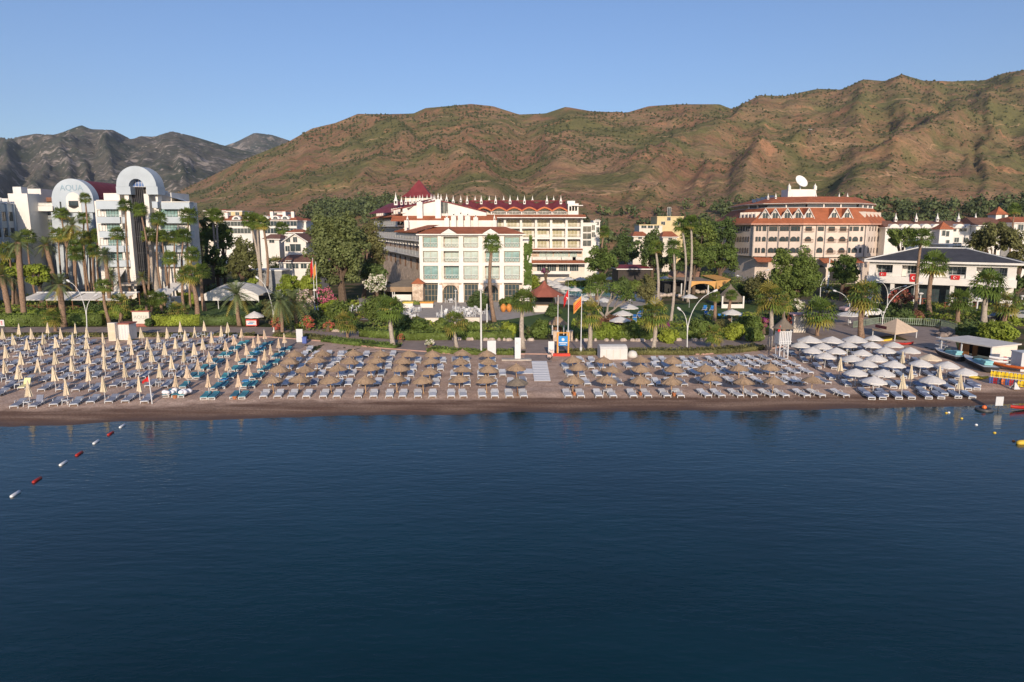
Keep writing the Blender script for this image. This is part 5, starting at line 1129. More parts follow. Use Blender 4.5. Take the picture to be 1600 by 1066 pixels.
for x in (1312, 1348, 1384, 1420, 1455, 60, 95, 130, 165, 200):
    p, an = on_seg(1140+x/6.154); m = MB(); w_ = .6; m.prism([(-w_, 0), (w_, 0), (w_, .9), (0, 3.0), (-w_, .9)], 0, 3.5, PALEWALL); m.build('small_dormer', rf, (p.x-math.sin(an)*.8, p.y+math.cos(an)*.8, ze+.4), False, an)
m = MB(); p, q = A(1231, 308, 199), A(1275.5, 296, 199); m.box(p.x, q.x, 199, 204, p.z-1, q.z, WHITE)
for x in (p.x+.3, q.x-.3): m.box(x-.35, x+.35, 198.8, 199.6, q.z-.2, q.z+.9, WHITE); m.lathe([(.4, 0), (.1, .5), (.02, .8)], 8, WHITE, (x, 199.2, q.z+.9))
m.build('roof_block', Cc)
c = A(1250, 285.5, 201); m = MB(); m.tube([(c.x+.2, 201, q.z-.1), (c.x+.1, 201, c.z)], .18, 6, METAL); ds = MB(); ds.lathe([(.05, 0), (.9, .12), (1.6, .42), (1.95, .75), (1.93, .78), (1.58, .47), (.88, .17), (.05, .05)], 24, pm('dish_white', (.8, .79, .76), .5)); ds.tube([(0, 0, .1), (0, 0, 1.4)], .05, 5, METAL)
for k in range(3): a = 2.1*k; ds.tube([(1.6*math.cos(a), 1.6*math.sin(a), .5), (0, 0, 1.4)], .03, 4, METAL)
mt = m.build('dish_mast', Cc); d_ = ds.build('satellite_dish', mt, (c.x, 201, c.z), True); d_.rotation_euler = (R(52), R(28), 0)
for u, v in ((1238, 308), (1275, 307), (1311, 307), (1324, 307), (1200, 308), (1212, 307)): p = A(u, v+1, 197); pinnacle(Cc, p.x, p.y, p.z-.5, 1.7)
m = MB()
for k in range(5): p = A(1178+k*7, 317-k*1.6, 203); m.add([(p.x-.6, 202, p.z-.3), (p.x+.7, 202, p.z-.3), (p.x+.7, 203.5, p.z+1.0), (p.x-.6, 203.5, p.z+1.0)], [(0,1,2,3)], pm('solar_glass', (.06, .08, .12), .15, spec=.7))
m.build('solar_panel', Cc)
p0, an0 = on_seg(1225)
for u0, u1 in ((1178, 1206), (1280, 1298), (1320, 1342)):
    a, _ = on_seg(u0); b, _ = on_seg(u1); m = MB(); m.add([(a.x, a.y-3.6, zc(411.5, 183)), (b.x, b.y-3.6, zc(411.5, 183)), (b.x, b.y+.2, zc(403.5)), (a.x, a.y+.2, zc(403.5))], [(0,1,2,3)], TERRA); m.build('awning_roof', Cc)
for u in (1286, 1310, 1334, 1262): p, an = on_seg(u); q = p+Vector((math.sin(an), -math.cos(an), 0))*.02; window(Cc, q.x, q.y+.8, .1, 3.6, 5.2, DARK, BEIGEWALL, 1, 1, True, an, 'arch')
# ------------------------------------------------------------------ white restaurant building on the right
a, b = A(1359, 407, 140), A(1590, 412.5, 126.6); Rr = empty('restaurant_building', (a.x, 140, 0), math.atan2(126.6-140, b.x-a.x)); tag(Rr, 'white two-storey building with dark hipped roof and red flags on its balconies', 'building')
Lr = math.hypot(b.x-a.x, 13.4); zE = a.z
def zr_(v): return A(1365, v, 140).z
def xs_(u):
    d = ray(u, 430); s = d[0]/d[1]; ca, sa = math.cos(Rr.rotation_euler[2]), math.sin(Rr.rotation_euler[2]); return (s*140-a.x)/(ca-s*sa)
m = MB(); m.box(0, Lr, 2.2, 14, 0, zE-.3, WHITE); zf1, zf0 = zr_(430.5), zr_(441)
m.box(-.2, Lr+.2, -.6, 2.2, zf0, zf1, WHITE); m.box(0, Lr, -.1, 2.2, zr_(413), zE-.3, WHITE)
for u in (1360.5, 1401, 1444, 1517, 1582): x = xs_(u); m.box(max(x-.8, 0), min(x+.8, Lr), 0, 2.2, zf1, zr_(413)-.003, WHITE)
for u in (1362, 1396, 1434, 1490, 1521, 1571): x = xs_(u); m.box(x-.35, x+.35, -.3, .3, 0, zf0, WHITE)
m.build('wall', Rr)
for u0, u1 in ((1369,1395),(1416,1436),(1481,1508),(1535,1552),(1562,1577)):
    x0, x1 = xs_(u0), xs_(u1); window(Rr, (x0+x1)/2, 2.12, zf1+.05, x1-x0, zr_(414.5)-zf1, GLASS, METAL, 4, 2); rail(Rr, (x0+x1)/2, -.4, zf1, x1-x0, .75, 'panel', METAL)
for u0, u1 in ((1366,1393),(1399,1430),(1438,1487),(1493,1518),(1524,1568)):
    x0, x1 = xs_(u0), xs_(u1); window(Rr, (x0+x1)/2, 2.1, .2, x1-x0, zf0-.4, GLASS, DARKMETAL, 6, 2, name='shopfront')
m = MB(); zR = A(1448, 386, 148).z; hip_roof(m, -.9, Lr+1.2, -1.1, 15, zE+.15, zR, Lr*.33, Lr*.66, 7, SLATE, .4); m.build('roof', Rr)
m = MB()
for p, q in (((-.9,-1.1,zE+.2),(Lr*.33,7,zR+.05)), ((Lr*.33,7,zR+.05),(Lr*.66,7,zR+.05)), ((Lr*.66,7,zR+.05),(Lr+1.2,-1.1,zE+.2))): m.tube([p, q], .14, 5, METAL)
m.build('ridge_cap', Rr)
window(Rr, -.0, 6.5, zr_(424), 1.5, 1.4, GLASS, DARKMETAL, 2, 2, False, -math.pi/2)
m = MB(); m.box(-.05, .0, 2.3, 14, 0.1, zE-.4, BLUEGREY); m.build('side_shade_sheet', Rr)  # thin blue-grey sheet: the side wall's shade put into colour
for k, (u, v0, v1, w_) in enumerate(((1380, 424.5, 430.5, 1.0), (1429, 427, 439, 1.25), (1493, 428.5, 435, 1.25))):
    x = xs_(u); z0, z1 = zr_(v1-(k*1.4)), zr_(v0-(k*1.4)); m = MB(); m.add([(x-w_*.6, -.72, z1), (x+w_*.6, -.72, z1), (x+w_*.62, -.75, (z0+z1)/2), (x+w_*.55, -.7, z0), (x-w_*.55, -.7, z0), (x-w_*.58, -.78, (z0+z1)/2)], [(5,4,3,2,1,0)], RED); fl = m.build('flag', None)
    fl.parent = None; fl.location = Rr.matrix_basis @ Vector((0, 0, 0)); fl.rotation_euler = Rr.rotation_euler
    tag(fl, ['small red flag with white crescent, leftmost on the white balcony', 'large red flag with white crescent hanging over the white balcony', 'red flag with white crescent right of the palm on the balcony'][k], 'flag', 'red flags on the white balcony')
    mm = MB(); crescent(mm, Vector((x-.1, -.80, (z0+z1)/2)), min(w_, z1-z0)*.26, (Vector((1, 0, 0)), Vector((0, 0, 1))), .02, TURK); mm.build('crescent', fl)
# ------------------------------------------------------------------ smaller houses
def house(name, label, u0, u1, ve, vr, vb, Y, dep, wall, roof, rtype='hip', wins=(), cat='house', ridge=(.2, .8), wrow=None, extra=None):
    a = A(u0, ve, Y); b = A(u1, ve, Y); zb = A(u0, vb, Y).z if vb else 0; e = empty(name, (a.x, Y, 0)); tag(e, label, cat); L_ = b.x-a.x; zE = a.z
    m = MB(); m.box(0, L_, 0, dep, min(zb, 0), zE, wall); w = m.build('wall', e); m = MB(); zr = A((u0+u1)/2, vr, Y+(0 if rtype == 'gable' else dep*.4)).z
    if rtype == 'hip': hip_roof(m, -.5, L_+.5, -.6, dep+.5, zE+.2, zr, L_*ridge[0], L_*ridge[1], dep*.4, roof)
    elif rtype == 'gable':
        m.prism([(0, zE), (L_, zE), (L_/2, zr)], 0, dep, wall); m.add([(-.6,-.5,zE-.2),(L_/2,-.5,zr+.25),(L_/2,dep,zr+.25),(-.6,dep,zE-.2),(L_+.6,-.5,zE-.2),(L_+.6,dep,zE-.2)], [(0,1,2,3),(1,4,5,2)], roof)
        for s, x in ((-1, -.6), (1, L_+.6)): m.tube([(x, -.52, zE-.2), (L_/2, -.52, zr+.22)], .15, 4, WHITE)
    elif rtype == 'flat': m.box(-.15, L_+.15, -.15, dep+.1, zE+.01, zE+.35, roof)
    m.build('roof', e)
    for u, v, w_, h_ in wins: p = A(u, v, Y); window(e, p.x-a.x, -.12, p.z, w_, h_, GLASS, WHITE, 2)
    if extra: extra(e, L_, zE, zr)
    return e
def mini_chim(xs):
    def f_(e, L_, zE, zr):
        for x in xs: m = MB(); m.box(L_*x-.5, L_*x+.5, 2.2, 3.2, zE, zr+1.0, WHITE); m.box(L_*x-.6, L_*x+.6, 2.1, 3.3, zr+1.0, zr+1.15, TERRA); m.build('chimney', e)
    return f_
def dorm(xs, ch):
    g_ = mini_chim(ch)
    def f_(e, L_, zE, zr):
        g_(e, L_, zE, zr)
        for x in xs: m = MB(); m.lathe([(1.5, 0), (1.5, .1)], 16, WHITE); m.prism([(1.5*math.cos(t), 1.3*math.sin(t)) for t in np.linspace(0, math.pi, 11)], 0, 3, WHITE); d = m.build('dormer', e, (L_*x, .3, zE+.5)); window(d, 0, -.08, .1, 1.6, .9, GLASS, WHITE, 2, 1, True)
    return f_
YH = 235
W1 = [(345+k*10.5, v, 2.4, 1.8) for k in range(5) for v in (353.5, 365)]
house('villa', 'white villa with red hip roof and one round dormer, left of three tall palms', 339, 393, 346, 337, 375, YH, 14, WHITE, TERRA, 'hip', W1, 'villa', (.12, .9), extra=dorm((.55,), (.2, .85)))
W1 = [(418+k*10.2, v, 2.4, 1.8) for k in range(5) for v in (353.5, 365)]
house('villa', 'white villa with red hip roof and three round dormers, right of three tall palms', 405, 463, 345.5, 335.5, 375, YH-2, 14, WHITE, TERRA, 'hip', W1, 'villa', (.1, .8), extra=dorm((.14, .43, .69), (.28, .62, .85)))
house('roof_house', 'small white roof storey behind the three-dormer red roof', 425, 443, 332, 329, 345, YH+14, 8, WHITE, TERRA, 'hip', ((430, 336, 1.5, 1.2),))
house('block', 'yellow flat-roofed block standing behind the one-dormer red roof', 353.5, 378, 331, 330, 345, YH+20, 10, YELLOWWALL, WHITE, 'flat', ((358, 337, 1.5, 1.3), (371, 337, 1.5, 1.3)))
house('low_house', 'low house with long flat red roof left of the yellow block', 320, 352, 330, 327, 345, YH+28, 12, PALEWALL, TERRA, 'hip', ((330, 335, 1.4, 1.1),))
house('low_house', 'low white house under a plain red roof right of the dormered villas', 462, 478, 346, 341.5, 370, YH+5, 10, WHITE, TERRA, 'hip', ((469, 352, 1.5, 1.3),))
house('low_house', 'white house with small red roof half hidden above the big eucalyptus', 478, 500, 349, 343, 370, YH+22, 10, WHITE, TERRA, 'hip', ((484, 354, 1.5, 1.3),))
house('low_house', 'small red roofed wing just above the white gabled house', 450, 472, 364, 358.5, 380, 205, 9, WHITE, TERRA, 'hip', ((462, 369, 1.4, 1.2),))
house('gabled_house', 'white gabled house with two attic windows, behind the brown roofed house', 444, 478, 377.5, 366.5, 412, 182, 12, WHITE, TERRAB, 'gable', ((450.5, 379, 1.2, 1.5), (461.5, 379, 1.2, 1.5), (462, 393, 3, 2.0), (450, 393, 1.4, 1.5)))
house('brown_roof_house', 'white house with a wide dark brown tiled roof, left of the big eucalyptus', 436, 492, 411, 398, 440, 168, 12, WHITE, TERRAB, 'hip', ((452, 421, 1.6, 2.2), (462, 420, 1.6, 1.6), (475, 420, 1.6, 1.6)), ridge=(.12, .88))
house('brown_roof_house', 'small house with brown roof left of the white gabled house', 413, 436, 374.5, 366, 400, 188, 10, WHITE, TERRAB, 'hip', ((425, 380, 1.5, 1.3),), ridge=(.1, .8))
house('shed', 'long grey flat-roofed shed in front of the brown roofed house', 386, 440, 424, 423, 440, 160, 6, pm('grey_wall', (.25, .26, .27), .8), METAL, 'flat', cat='shed')
house('white_block', 'white flat-roofed apartment block right of the centre hotel, blue balcony screens', 911, 932, 350, 349, 392, 205, 14, WHITE, WHITE, 'flat', ((917, 363, 2.6, 1.8), (917, 374, 2.6, 1.8), (917, 385, 2.6, 1.8), (927, 360, 1, 1.6), (927, 371, 1, 1.6)), 'apartment block')
house('white_block', 'narrow white annexe set back behind the flat-roofed apartment block', 928, 937.5, 346.5, 346, 388, 212, 8, WHITE, WHITE, 'flat', ((933, 352, 1.2, 1.8), (933, 364, 1.2, 1.8)), 'apartment block')
house('yellow_block', 'tall yellow flat-roofed block among trees below the hillside', 1027, 1068, 339.5, 338.5, 366, 262, 12, YELLOWWALL, YELLOWWALL, 'flat', ((1045, 345, 1.4, 5), (1036, 352, 1.6, 1.4), (1058, 352, 1.6, 1.4)), 'apartment block')
house('yellow_block', 'low cream terrace block left of the tall yellow one', 999, 1035, 352.5, 351.5, 366, 255, 10, PALEWALL, YELLOWWALL, 'flat', ((1006, 357, 2, 1.4), (1016, 357, 2, 1.4), (1026, 357, 2, 1.4)), 'apartment block')
house('red_roof_house', 'low house with red roof under the yellow blocks, left of the dark pine', 990, 1012, 370, 362, 380, 238, 10, PALEWALL, TERRA, 'hip', ((1000, 374, 1.4, 1.2),))
house('red_roof_house', 'low house with broad red roof right of the dark pine', 1036, 1058, 371, 361.5, 380, 240, 10, PALEWALL, TERRA, 'hip', ((1047, 375, 1.4, 1.2),))
house('long_roof_restaurant', 'open restaurant under a long dark red roof beyond the pool', 966, 1016, 421, 413.5, 434, 165, 10, pm('room_shade_brown', (.05, .04, .035), .8), MAROON, 'hip', (), 'restaurant', (.1, .9))  # shade of the open room put in as a dark solid box
# white apartments with pinnacles, far right
E = house('apartment_row', 'long white apartment row with brown roof, pinnacle chimneys and rounded dormers, far right', 1384, 1532, 356.5, 345, 395, 192, 12, WHITE, TERRAB, 'hip', [(1392+k*16, 362, 2.2, 1.5) for k in range(8)]+[(1480+k*14, 379, 1.4, 1.4) for k in range(3)], 'apartment block', (.02, .96))
a = A(1384, 356.5, 192)
for u in (1399, 1431, 1464, 1497, 1523.6): p = A(u, 345.5, 195); pinnacle(E, p.x-a.x, 3, p.z-.2, 2.5)
for x in (415, 505, 590, 680, 770, 960, 1050):
    p = A(1320+x/5.33, 355.5, 191.5); m = MB(); m.prism([(1.35*math.cos(t), .95*math.sin(t)) for t in np.linspace(0, math.pi, 11)], 0, 4, WHITE); m.build('dormer', E, (p.x-a.x, -.5, p.z))
def tower(label, u0, u1, ve, vr, vb, Y, wins):
    p, q = A(u0, ve, Y), A(u1, ve, Y); r = (q.x-p.x)/2; e = empty('roof_tower', ((p.x+q.x)/2, Y+r, 0)); tag(e, label, 'tower'); zb = A(u0, vb, Y).z; m = MB(); m.box(-r*.85, r*.85, -r*.85, r*.85, zb if vb < 350 else 0, p.z, WHITE); m.build('wall', e)
    m = MB(); m.lathe([(r*1.5, 0), (r*.7, (A(u0, vr, Y).z-p.z)*.45), (.05, A(u0, vr, Y+r).z-p.z)], 4, TERRA, (0, 0, p.z+.02), math.pi/4); m.build('roof', e)
    for u, v in wins: pp = A(u, v, Y); window(e, pp.x-e.location.x, -r*.85-.12, pp.z, 1.0, 1.5, GLASS, WHITE, 1)
tower('white tower with terracotta pyramid roof in front of the white apartment row', 1468, 1493, 358.5, 347, 392, 178, ((1475, 369), (1481, 370), (1481, 384)))
tower('white tower with terracotta pyramid roof rising above the brown roof, far right', 1556, 1578, 335.5, 323, 348, 196, ((1568, 343),))
house('white_house', 'white house with brown roof between the two pyramid towers, far right', 1524, 1572, 353, 340, 380, 190, 12, WHITE, TERRAB, 'hip', ((1535, 362, 1.4, 1.4), (1550, 362, 1.4, 1.4)), ridge=(.05, .9))
house('white_house', 'white gabled house at the right edge beside the pyramid tower', 1585, 1625, 349, 339, 385, 186, 12, WHITE, TERRA, 'hip', ((1594, 360, 1.6, 1.6),), ridge=(.2, .9))
house('white_house', 'low white house with sloping parapet behind the dark roofed restaurant building', 1482, 1530, 384, 383, 400, 165, 8, WHITE, WHITE, 'flat', ((1495, 377.5+10, 2.2, 1.2), (1508, 388, 2.2, 1.2)))
# ================================================================== trees, palms, hedges
FROND = LEAFM('palm_frond', (0.140, 0.201, 0.041)); FRONDY = LEAFM('palm_frond_yellow', (0.329, 0.287, 0.067)); FRONDG = LEAFM('date_frond', (0.183, 0.232, 0.098))
DEAD = pm('dead_frond', (.22, .13, .06), .9, .3, 3); TRUNK = pm('palm_trunk', (.24, .16, .11), .95, .35, 5, .5); TRUNKP = pm('pale_palm_trunk', (.36, .31, .26), .95, .25, 4, .5); BARK = pm('tree_bark', (.12, .085, .06), .95, .3, 4, .4)
def frame_dir(el, az): return Vector((math.cos(el)*math.cos(az), math.cos(el)*math.sin(az), math.sin(el)))
def fan_crown(seed, n=46, lo=-.75, yel=.06):
    rng = random.Random(seed); m = MB()
    for k in range(n):
        t = (k+.5)/n; el = 1.25+(lo-1.25)*t**.85+rng.uniform(-.12, .12); az = k*2.39996+rng.uniform(-.3, .3); d = frame_dir(el, az); pet = rng.uniform(.38, .52); L_ = rng.uniform(.46, .6)
        mat = FRONDY if rng.random() < yel+max(0, t-.8)*1.6 else FROND
        side = d.cross(Vector((0, 0, 1))).normalized(); up = side.cross(d).normalized(); c = d*pet; c.z -= .05*t
        m.add([tuple(side*.012), tuple(-side*.012), tuple(c-side*.012), tuple(c+side*.012)], [(0, 1, 2, 3)], mat)
        nb = 9
        for j in range(nb):
            a = (j-(nb-1)/2)/((nb-1)/2)*1.55; e = (d*math.cos(a)+side*math.sin(a)); tip = c+e*L_*(1-.18*abs(a)/1.55); tip.z -= L_*(.16+.22*abs(math.sin(a))*rng.uniform(.6, 1.4))
            w_ = e.cross(up).normalized()*.042; mid = c+e*L_*.55; mid.z += .015
            m.add([tuple(c), tuple(mid+w_), tuple(tip), tuple(mid-w_)], [(0, 1, 2, 3)], mat)
    return m.mesh('crown')
def date_crown(seed, n=44, lo=-.7, droop=1.0):
    rng = random.Random(seed); m = MB()
    for k in range(n):
        t = (k+.5)/n; el = 1.35+(lo-1.35)*t**.9+rng.uniform(-.1, .1); az = k*2.39996+rng.uniform(-.2, .2); d = frame_dir(el, az); side = d.cross(Vector((0, 0, 1))).normalized()
        pts = []; ns = 6
        for i in range(ns+1):
            s = i/ns; p = d*s*1.0; p.z -= droop*.42*s*s*(1-.3*abs(math.sin(el))); pts.append(p)
        mat = FRONDY if rng.random() < .05+max(0, t-.85) else FRONDG
        for i in range(ns):
            m.add([tuple(pts[i]+side*.012), tuple(pts[i]-side*.012), tuple(pts[i+1]-side*.01), tuple(pts[i+1]+side*.01)], [(0, 1, 2, 3)], mat)
        for i in range(1, 15):
            s = i/15; q = min(int(s*ns), ns-1); p = pts[q].lerp(pts[q+1], s*ns-q); tg = (pts[q+1]-pts[q]).normalized(); ll = .26*(1-.55*abs(2*s-.9))
            for sg in (-1, 1):
                e = (side*sg*.85+tg*.6+Vector((0, 0, .10))).normalized()*ll; b = tg*.022
                m.add([tuple(p-b), tuple(p+b), tuple(p+e+Vector((0, 0, -.03)))], [(0, 1, 2)], mat)
    return m.mesh('crown')
def dead_skirt(seed):
    rng = random.Random(seed); m = MB()
    for k in range(34):
        az = rng.uniform(0, 6.28); el = rng.uniform(-1.35, -.95); d = frame_dir(el, az); L_ = rng.uniform(.45, .8); s = d.cross(Vector((0, 0, 1))).normalized()*rng.uniform(.05, .1); o = Vector((d.x*.15, d.y*.15, -.05))
        m.add([tuple(o), tuple(o+d*L_*.6+s), tuple(o+d*L_), tuple(o+d*L_*.6-s)], [(0, 1, 2, 3)], DEAD)
    return m.mesh('dead_fronds')
FAN = [fan_crown(i) for i in range(5)]; FANY = [fan_crown(20+i, 40, -.9, .35) for i in range(2)]; DATE = [date_crown(i) for i in range(3)]; DROOP = [date_crown(9, 50, -1.1, 1.5)]; SKIRT = [dead_skirt(i) for i in range(3)]
_palmn = [0]
def palm(kind, label, u, v, uc, vc, rpx, tw=.0, skirt=False, Y=None, pale=False, name=None):
    """u,v foot; uc,vc middle of the crown; rpx crown radius in the photograph"""
    i = _palmn[0]; _palmn[0] += 1; rng = random.Random(300+i)
    p = G(u, v) if Y is None else Vector((A(u, 400, Y).x, Y, 0)); c = A(uc, vc, p.y)-p; k_ = p.y/FPX; r = rpx*k_
    e = empty(name or {'fan': 'fan_palm', 'fany': 'fan_palm', 'date': 'date_palm', 'droop': 'drooping_palm'}[kind], p); tag(e, label, 'palm tree', 'palms in the hotel gardens')
    h = c.z; tw = max(tw*k_*.52, .17) if tw else (.19 if kind.startswith('fan') else .3); m = MB(); n = max(6, int(h/1.2)); pts = []; rad = []
    bend = rng.uniform(-.055, .055)*h
    for q in range(n+1):
        s = q/n; pts.append((c.x*s+bend*math.sin(s*3.14), c.y*s, -.1+(h+.1)*s)); b = tw*(1.2-.45*s) if kind.startswith('fan') else tw
        rad.append(b*(1.35 if q == 0 else 1)*(1.08 if q % 2 else .94)*(1.25 if s > .93 and kind != 'fan' else 1))
    m.tube(pts, rad, 9, TRUNKP if pale else TRUNK); m.build('trunk', e, None, True)
    me = {'fan': FAN, 'fany': FANY, 'date': DATE, 'droop': DROOP}[kind]; o = inst('crown', me[i % len(me)], e, c, rng.uniform(0, 6.28), r*rng.uniform(.97, 1.05)*1.38)
    o.rotation_euler = (rng.uniform(-.12, .12), rng.uniform(-.12, .12), rng.uniform(0, 6.28))
    if skirt or (kind.startswith('fan') and rng.random() < .55): inst('dead_fronds', SKIRT[i % 3], e, c-Vector((0, 0, .1*r)), rng.uniform(0, 6), r*1.05)
    return e
for a in [
 ('fan','tall thin fan palm standing alone before the lettered arch',143,470,133,310,8.5),
 ('fan','tall fan palm left of the dark glass shaft',205,478,196,321,10.5,0,True),
 ('fan','tall fan palm in front of the dark glass shaft',230,478,219,328,11,0,True),
 ('fan','tall fan palm right of the dark glass shaft',258,480,247.5,342,12,0,True),
 ('fan','tall fan palm at the right end of the pale blue hotel',303,476,295,337,13,0,True),
 ('fan','dark-trunked fan palm before the left windows of the pale blue hotel',196,487,183.5,366,11),
 ('fan','stout palm with pale thick trunk under the glass shaft',249,476,233,367,12,8.5,False,None,True),
 ('fan','thin fan palm just right of the stout pale-trunked one',263,474,252,369,10.5),
 ('fan','left of two close fan palms before the right windows of the pale blue hotel',280,476,273,371,11),
 ('fan','right of two close fan palms before the right windows of the pale blue hotel',291,478,287,368,12),
 ('fan','fan palm with bushy crown at the end of the pale blue hotel, beside the magnolia',319,462,314,374,11),
 ('fan','highest fan palm in the thicket under the lettered arch',104,466,95,334,11,0,True),
 ('fan','fan palm left of the highest one in the thicket',92,462,82,350,11),
 ('date','feathery date palm in the thicket below the slit window',118,470,113,352,15),
 ('fan','fan palm in the thicket under the arched niche',142,468,131,341,10),
 ('fan','small fan palm low in the thicket, left side',99,466,91,368,12),
 ('fany','fan palm in the middle of the thicket with yellow fronds',113,470,107,365,12),
 ('fany','fan palm with bright orange dead fronds in the thicket',137,472,127,372,12,0,True),
 ('fan','fan palm in the thicket right of the orange-skirted one',147,470,140,371,10,0,True),
 ('fan','rightmost fan palm of the thicket, beside the blue balconies',158,470,153,367,11),
 ('date','date palm with a thick trunk rising over the green hedge trees',39,503,28,378,18,8),
 ('fan','slender fan palm behind the thick date palm, leaning',57,470,42,370,12),
 ('date','date palm right of the green hedge trees',86,472,71,383,15,6.5),
 ('fany','fan palm on the far left behind the thick date palm',20,480,13,392,14,0,True),
 ('date','short date palm with wide crown behind the low palm sign wall',172,488,164,399,13,5.5),
 ('date','date palm with thick ringed trunk in front of the long white awning',101,510,92,444,20,8.5),
 ('fan','fan palm at the right end of the long white awning',172,507,161,447,12,4.5),
 ('fany','short fan palm in front of the white column at the awning end',188,506,187,474,15,5),
 ('date','date palm at the left edge with thick leaning trunk',16,500,2,430,20,8),
 ('fany','low palm with brown skirt beside the hedge and promenade',87,518,83,495,14,4,True),
 ('fan','fan palm behind the low lettered wall',237,491,234,466,12,4),
 ('date','slim date palm rising behind the low lettered wall',229,492,222,433,11,4),
 ('fan','fan palm with dark crown right of the lettered wall',254,490,251,466,10,4),
 ('fany','short fan palm above the clipped hedge, left of the white tent',281,504,277,486,14,4),
 ('fany','leaning palm with thick mottled trunk left of the white tent',309,500,297,428,15,6.5,True),
 ('fan','palm standing at the left corner of the white tent',320,486,315,424,13,5,True),
 ('fan','thin palm just left of the white tent lawn',291,496,286,432,11,4),
 ('date','date palm on the promenade edge in front of the white tent',374.5,509,370,460,24,6),
 ('fan','slim fan palm between thicket and pale hotel wall, low crown',152,476,146,392,11),
 ('fan','low crowned fan palm in front of the lettered gable thicket',124,478,119,396,12,0,True),
 ('fan','slim palm left of the orange-skirted palm',122,474,117,386,10),
 ('date','feathery palm at the left foot of the pale hotel',176,482,174,430,13,4),
 ('fan','slim fan palm under the right blue balconies, low crown',268,482,266,404,12),
 ('fan','slim fan palm before the hotel right end, low crown',298,484,300,398,12),
 ('droop','large drooping palm behind the tall white board',465,514,459,470,26,6),
 ('droop','drooping palm with dark trunk beside the fork lamp post',441,525,436,470,20,5),
 ('fan','left palm of the tall pair before the magnolia',341,458,331.5,337,11.5,3.6,True,None,True),
 ('fan','right palm of the tall pair before the magnolia',347,458,338.5,338,11,3.6,True,None,True),
 ('fan','left palm of the three tall palms right of the cedar',407,466,390,344,12.5,3.6,True,None,True),
 ('fan','middle palm of the three tall palms right of the cedar',412,466,401.5,347,13,3.8,True,None,True),
 ('fan','right palm of the three tall palms right of the cedar',416,468,410.5,349,11,3.8,True),
 ('fan','single distant palm in front of the white gabled house',443,436,441,357,11,2.6),
 ('fany','short palm below the brown roofed house',432,450,430.5,412,12,4),
 ('fan','tall palm with red brown trunk before the white hotel front',772.5,503,769,380.5,14,5.5),
 ('fan','fan palm with pale trunk on the promenade, left of the terrace',615,543,610,482,21,6.5,False,None,True),
 ('fany','yellowish short fan palm on the promenade below the terrace',714,543,711,503,18,5,False,None,True),
 ('fany','small yellow palm on the promenade left of the pale-trunked one',543,528,541,502,17,3.5),
 ('fan','fan palm with thick pale trunk left of the flagpoles',817,545,818,470,20.5,7,False,None,True),
 ('fany','yellow green fan palm just right of the orange flag',921,548,920.5,489,20,6.5,True,None,True),
 ('fan','fan palm rising by the pool behind the orange flag',935,482,934,443,17,6,True),
 ('fany','wide yellow fan palm on the promenade right of the bare tree',1020,548,1022.5,490,21,6,True,None,True),
 ('fan','left palm of the tallest close pair near the orange pavilion',1068,470,1065,352,12,3.4,True,None,True),
 ('fan','right palm of the tallest close pair near the orange pavilion',1074.5,472,1079.5,348,12,3.6,True,None,True),
 ('fan','tall palm left of the orange pavilion, before the dark pine',1028,470,1024,387,11,3.8,True,None,True),
 ('fan','tall palm with long pale trunk between pine and orange pavilion',1047,510,1052.5,386,12,4,True,None,True),
 ('fan','young palm with green tuft left of the thatched gazebo',1116,507,1117,463,8.5,5,True),
 ('fan','young palm with green tuft in front of the thatched gazebo',1139.5,506,1143,461,9.5,5,True),
 ('fany','low yellow palm beside the promenade hedge under the gazebo',1113,546,1116,522,15,4),
 ('fany','large shaggy fan palm left of the lifeguard tower',1201,548,1203,465,24,6.5,True,None,True),
 ('fany','shaggy fan palm behind the lifeguard tower roof',1224,528,1222,474,15,5,True),
 ('fan','fan palm in front of the pink and white kiosk',1277,525,1281,489,23,4.5),
 ('fan','very tall thin palm in front of the dark hipped roof',1431,494,1440,372,15,4.5),
 ('fan','palm in front of the white balcony, right of the very tall one',1452,494,1459,413,20,6.5),
 ('fany','fan palm with thick trunk left of the tan square canopy',1346,528,1351,462,24,7.5,True),
 ('fan','large fan palm right of the white restaurant columns',1537,506,1543,445,23,7.5,False,None,True),
 ('fan','dark fan palm before the shopfronts, left of the large one',1496,507,1500,470,18,6),
 ('fany','fan palm near the right edge behind the yellow green shrub',1568,506,1573,474,19,6),
]: palm(*a)
palm('fan','distant palm beside the far right pyramid tower',1584,420,1586,327,9,2.5,False,175)
palm('fan','dead-skirted palm right of the white flat apartment block',944,430,944,362,9,3,True,200)
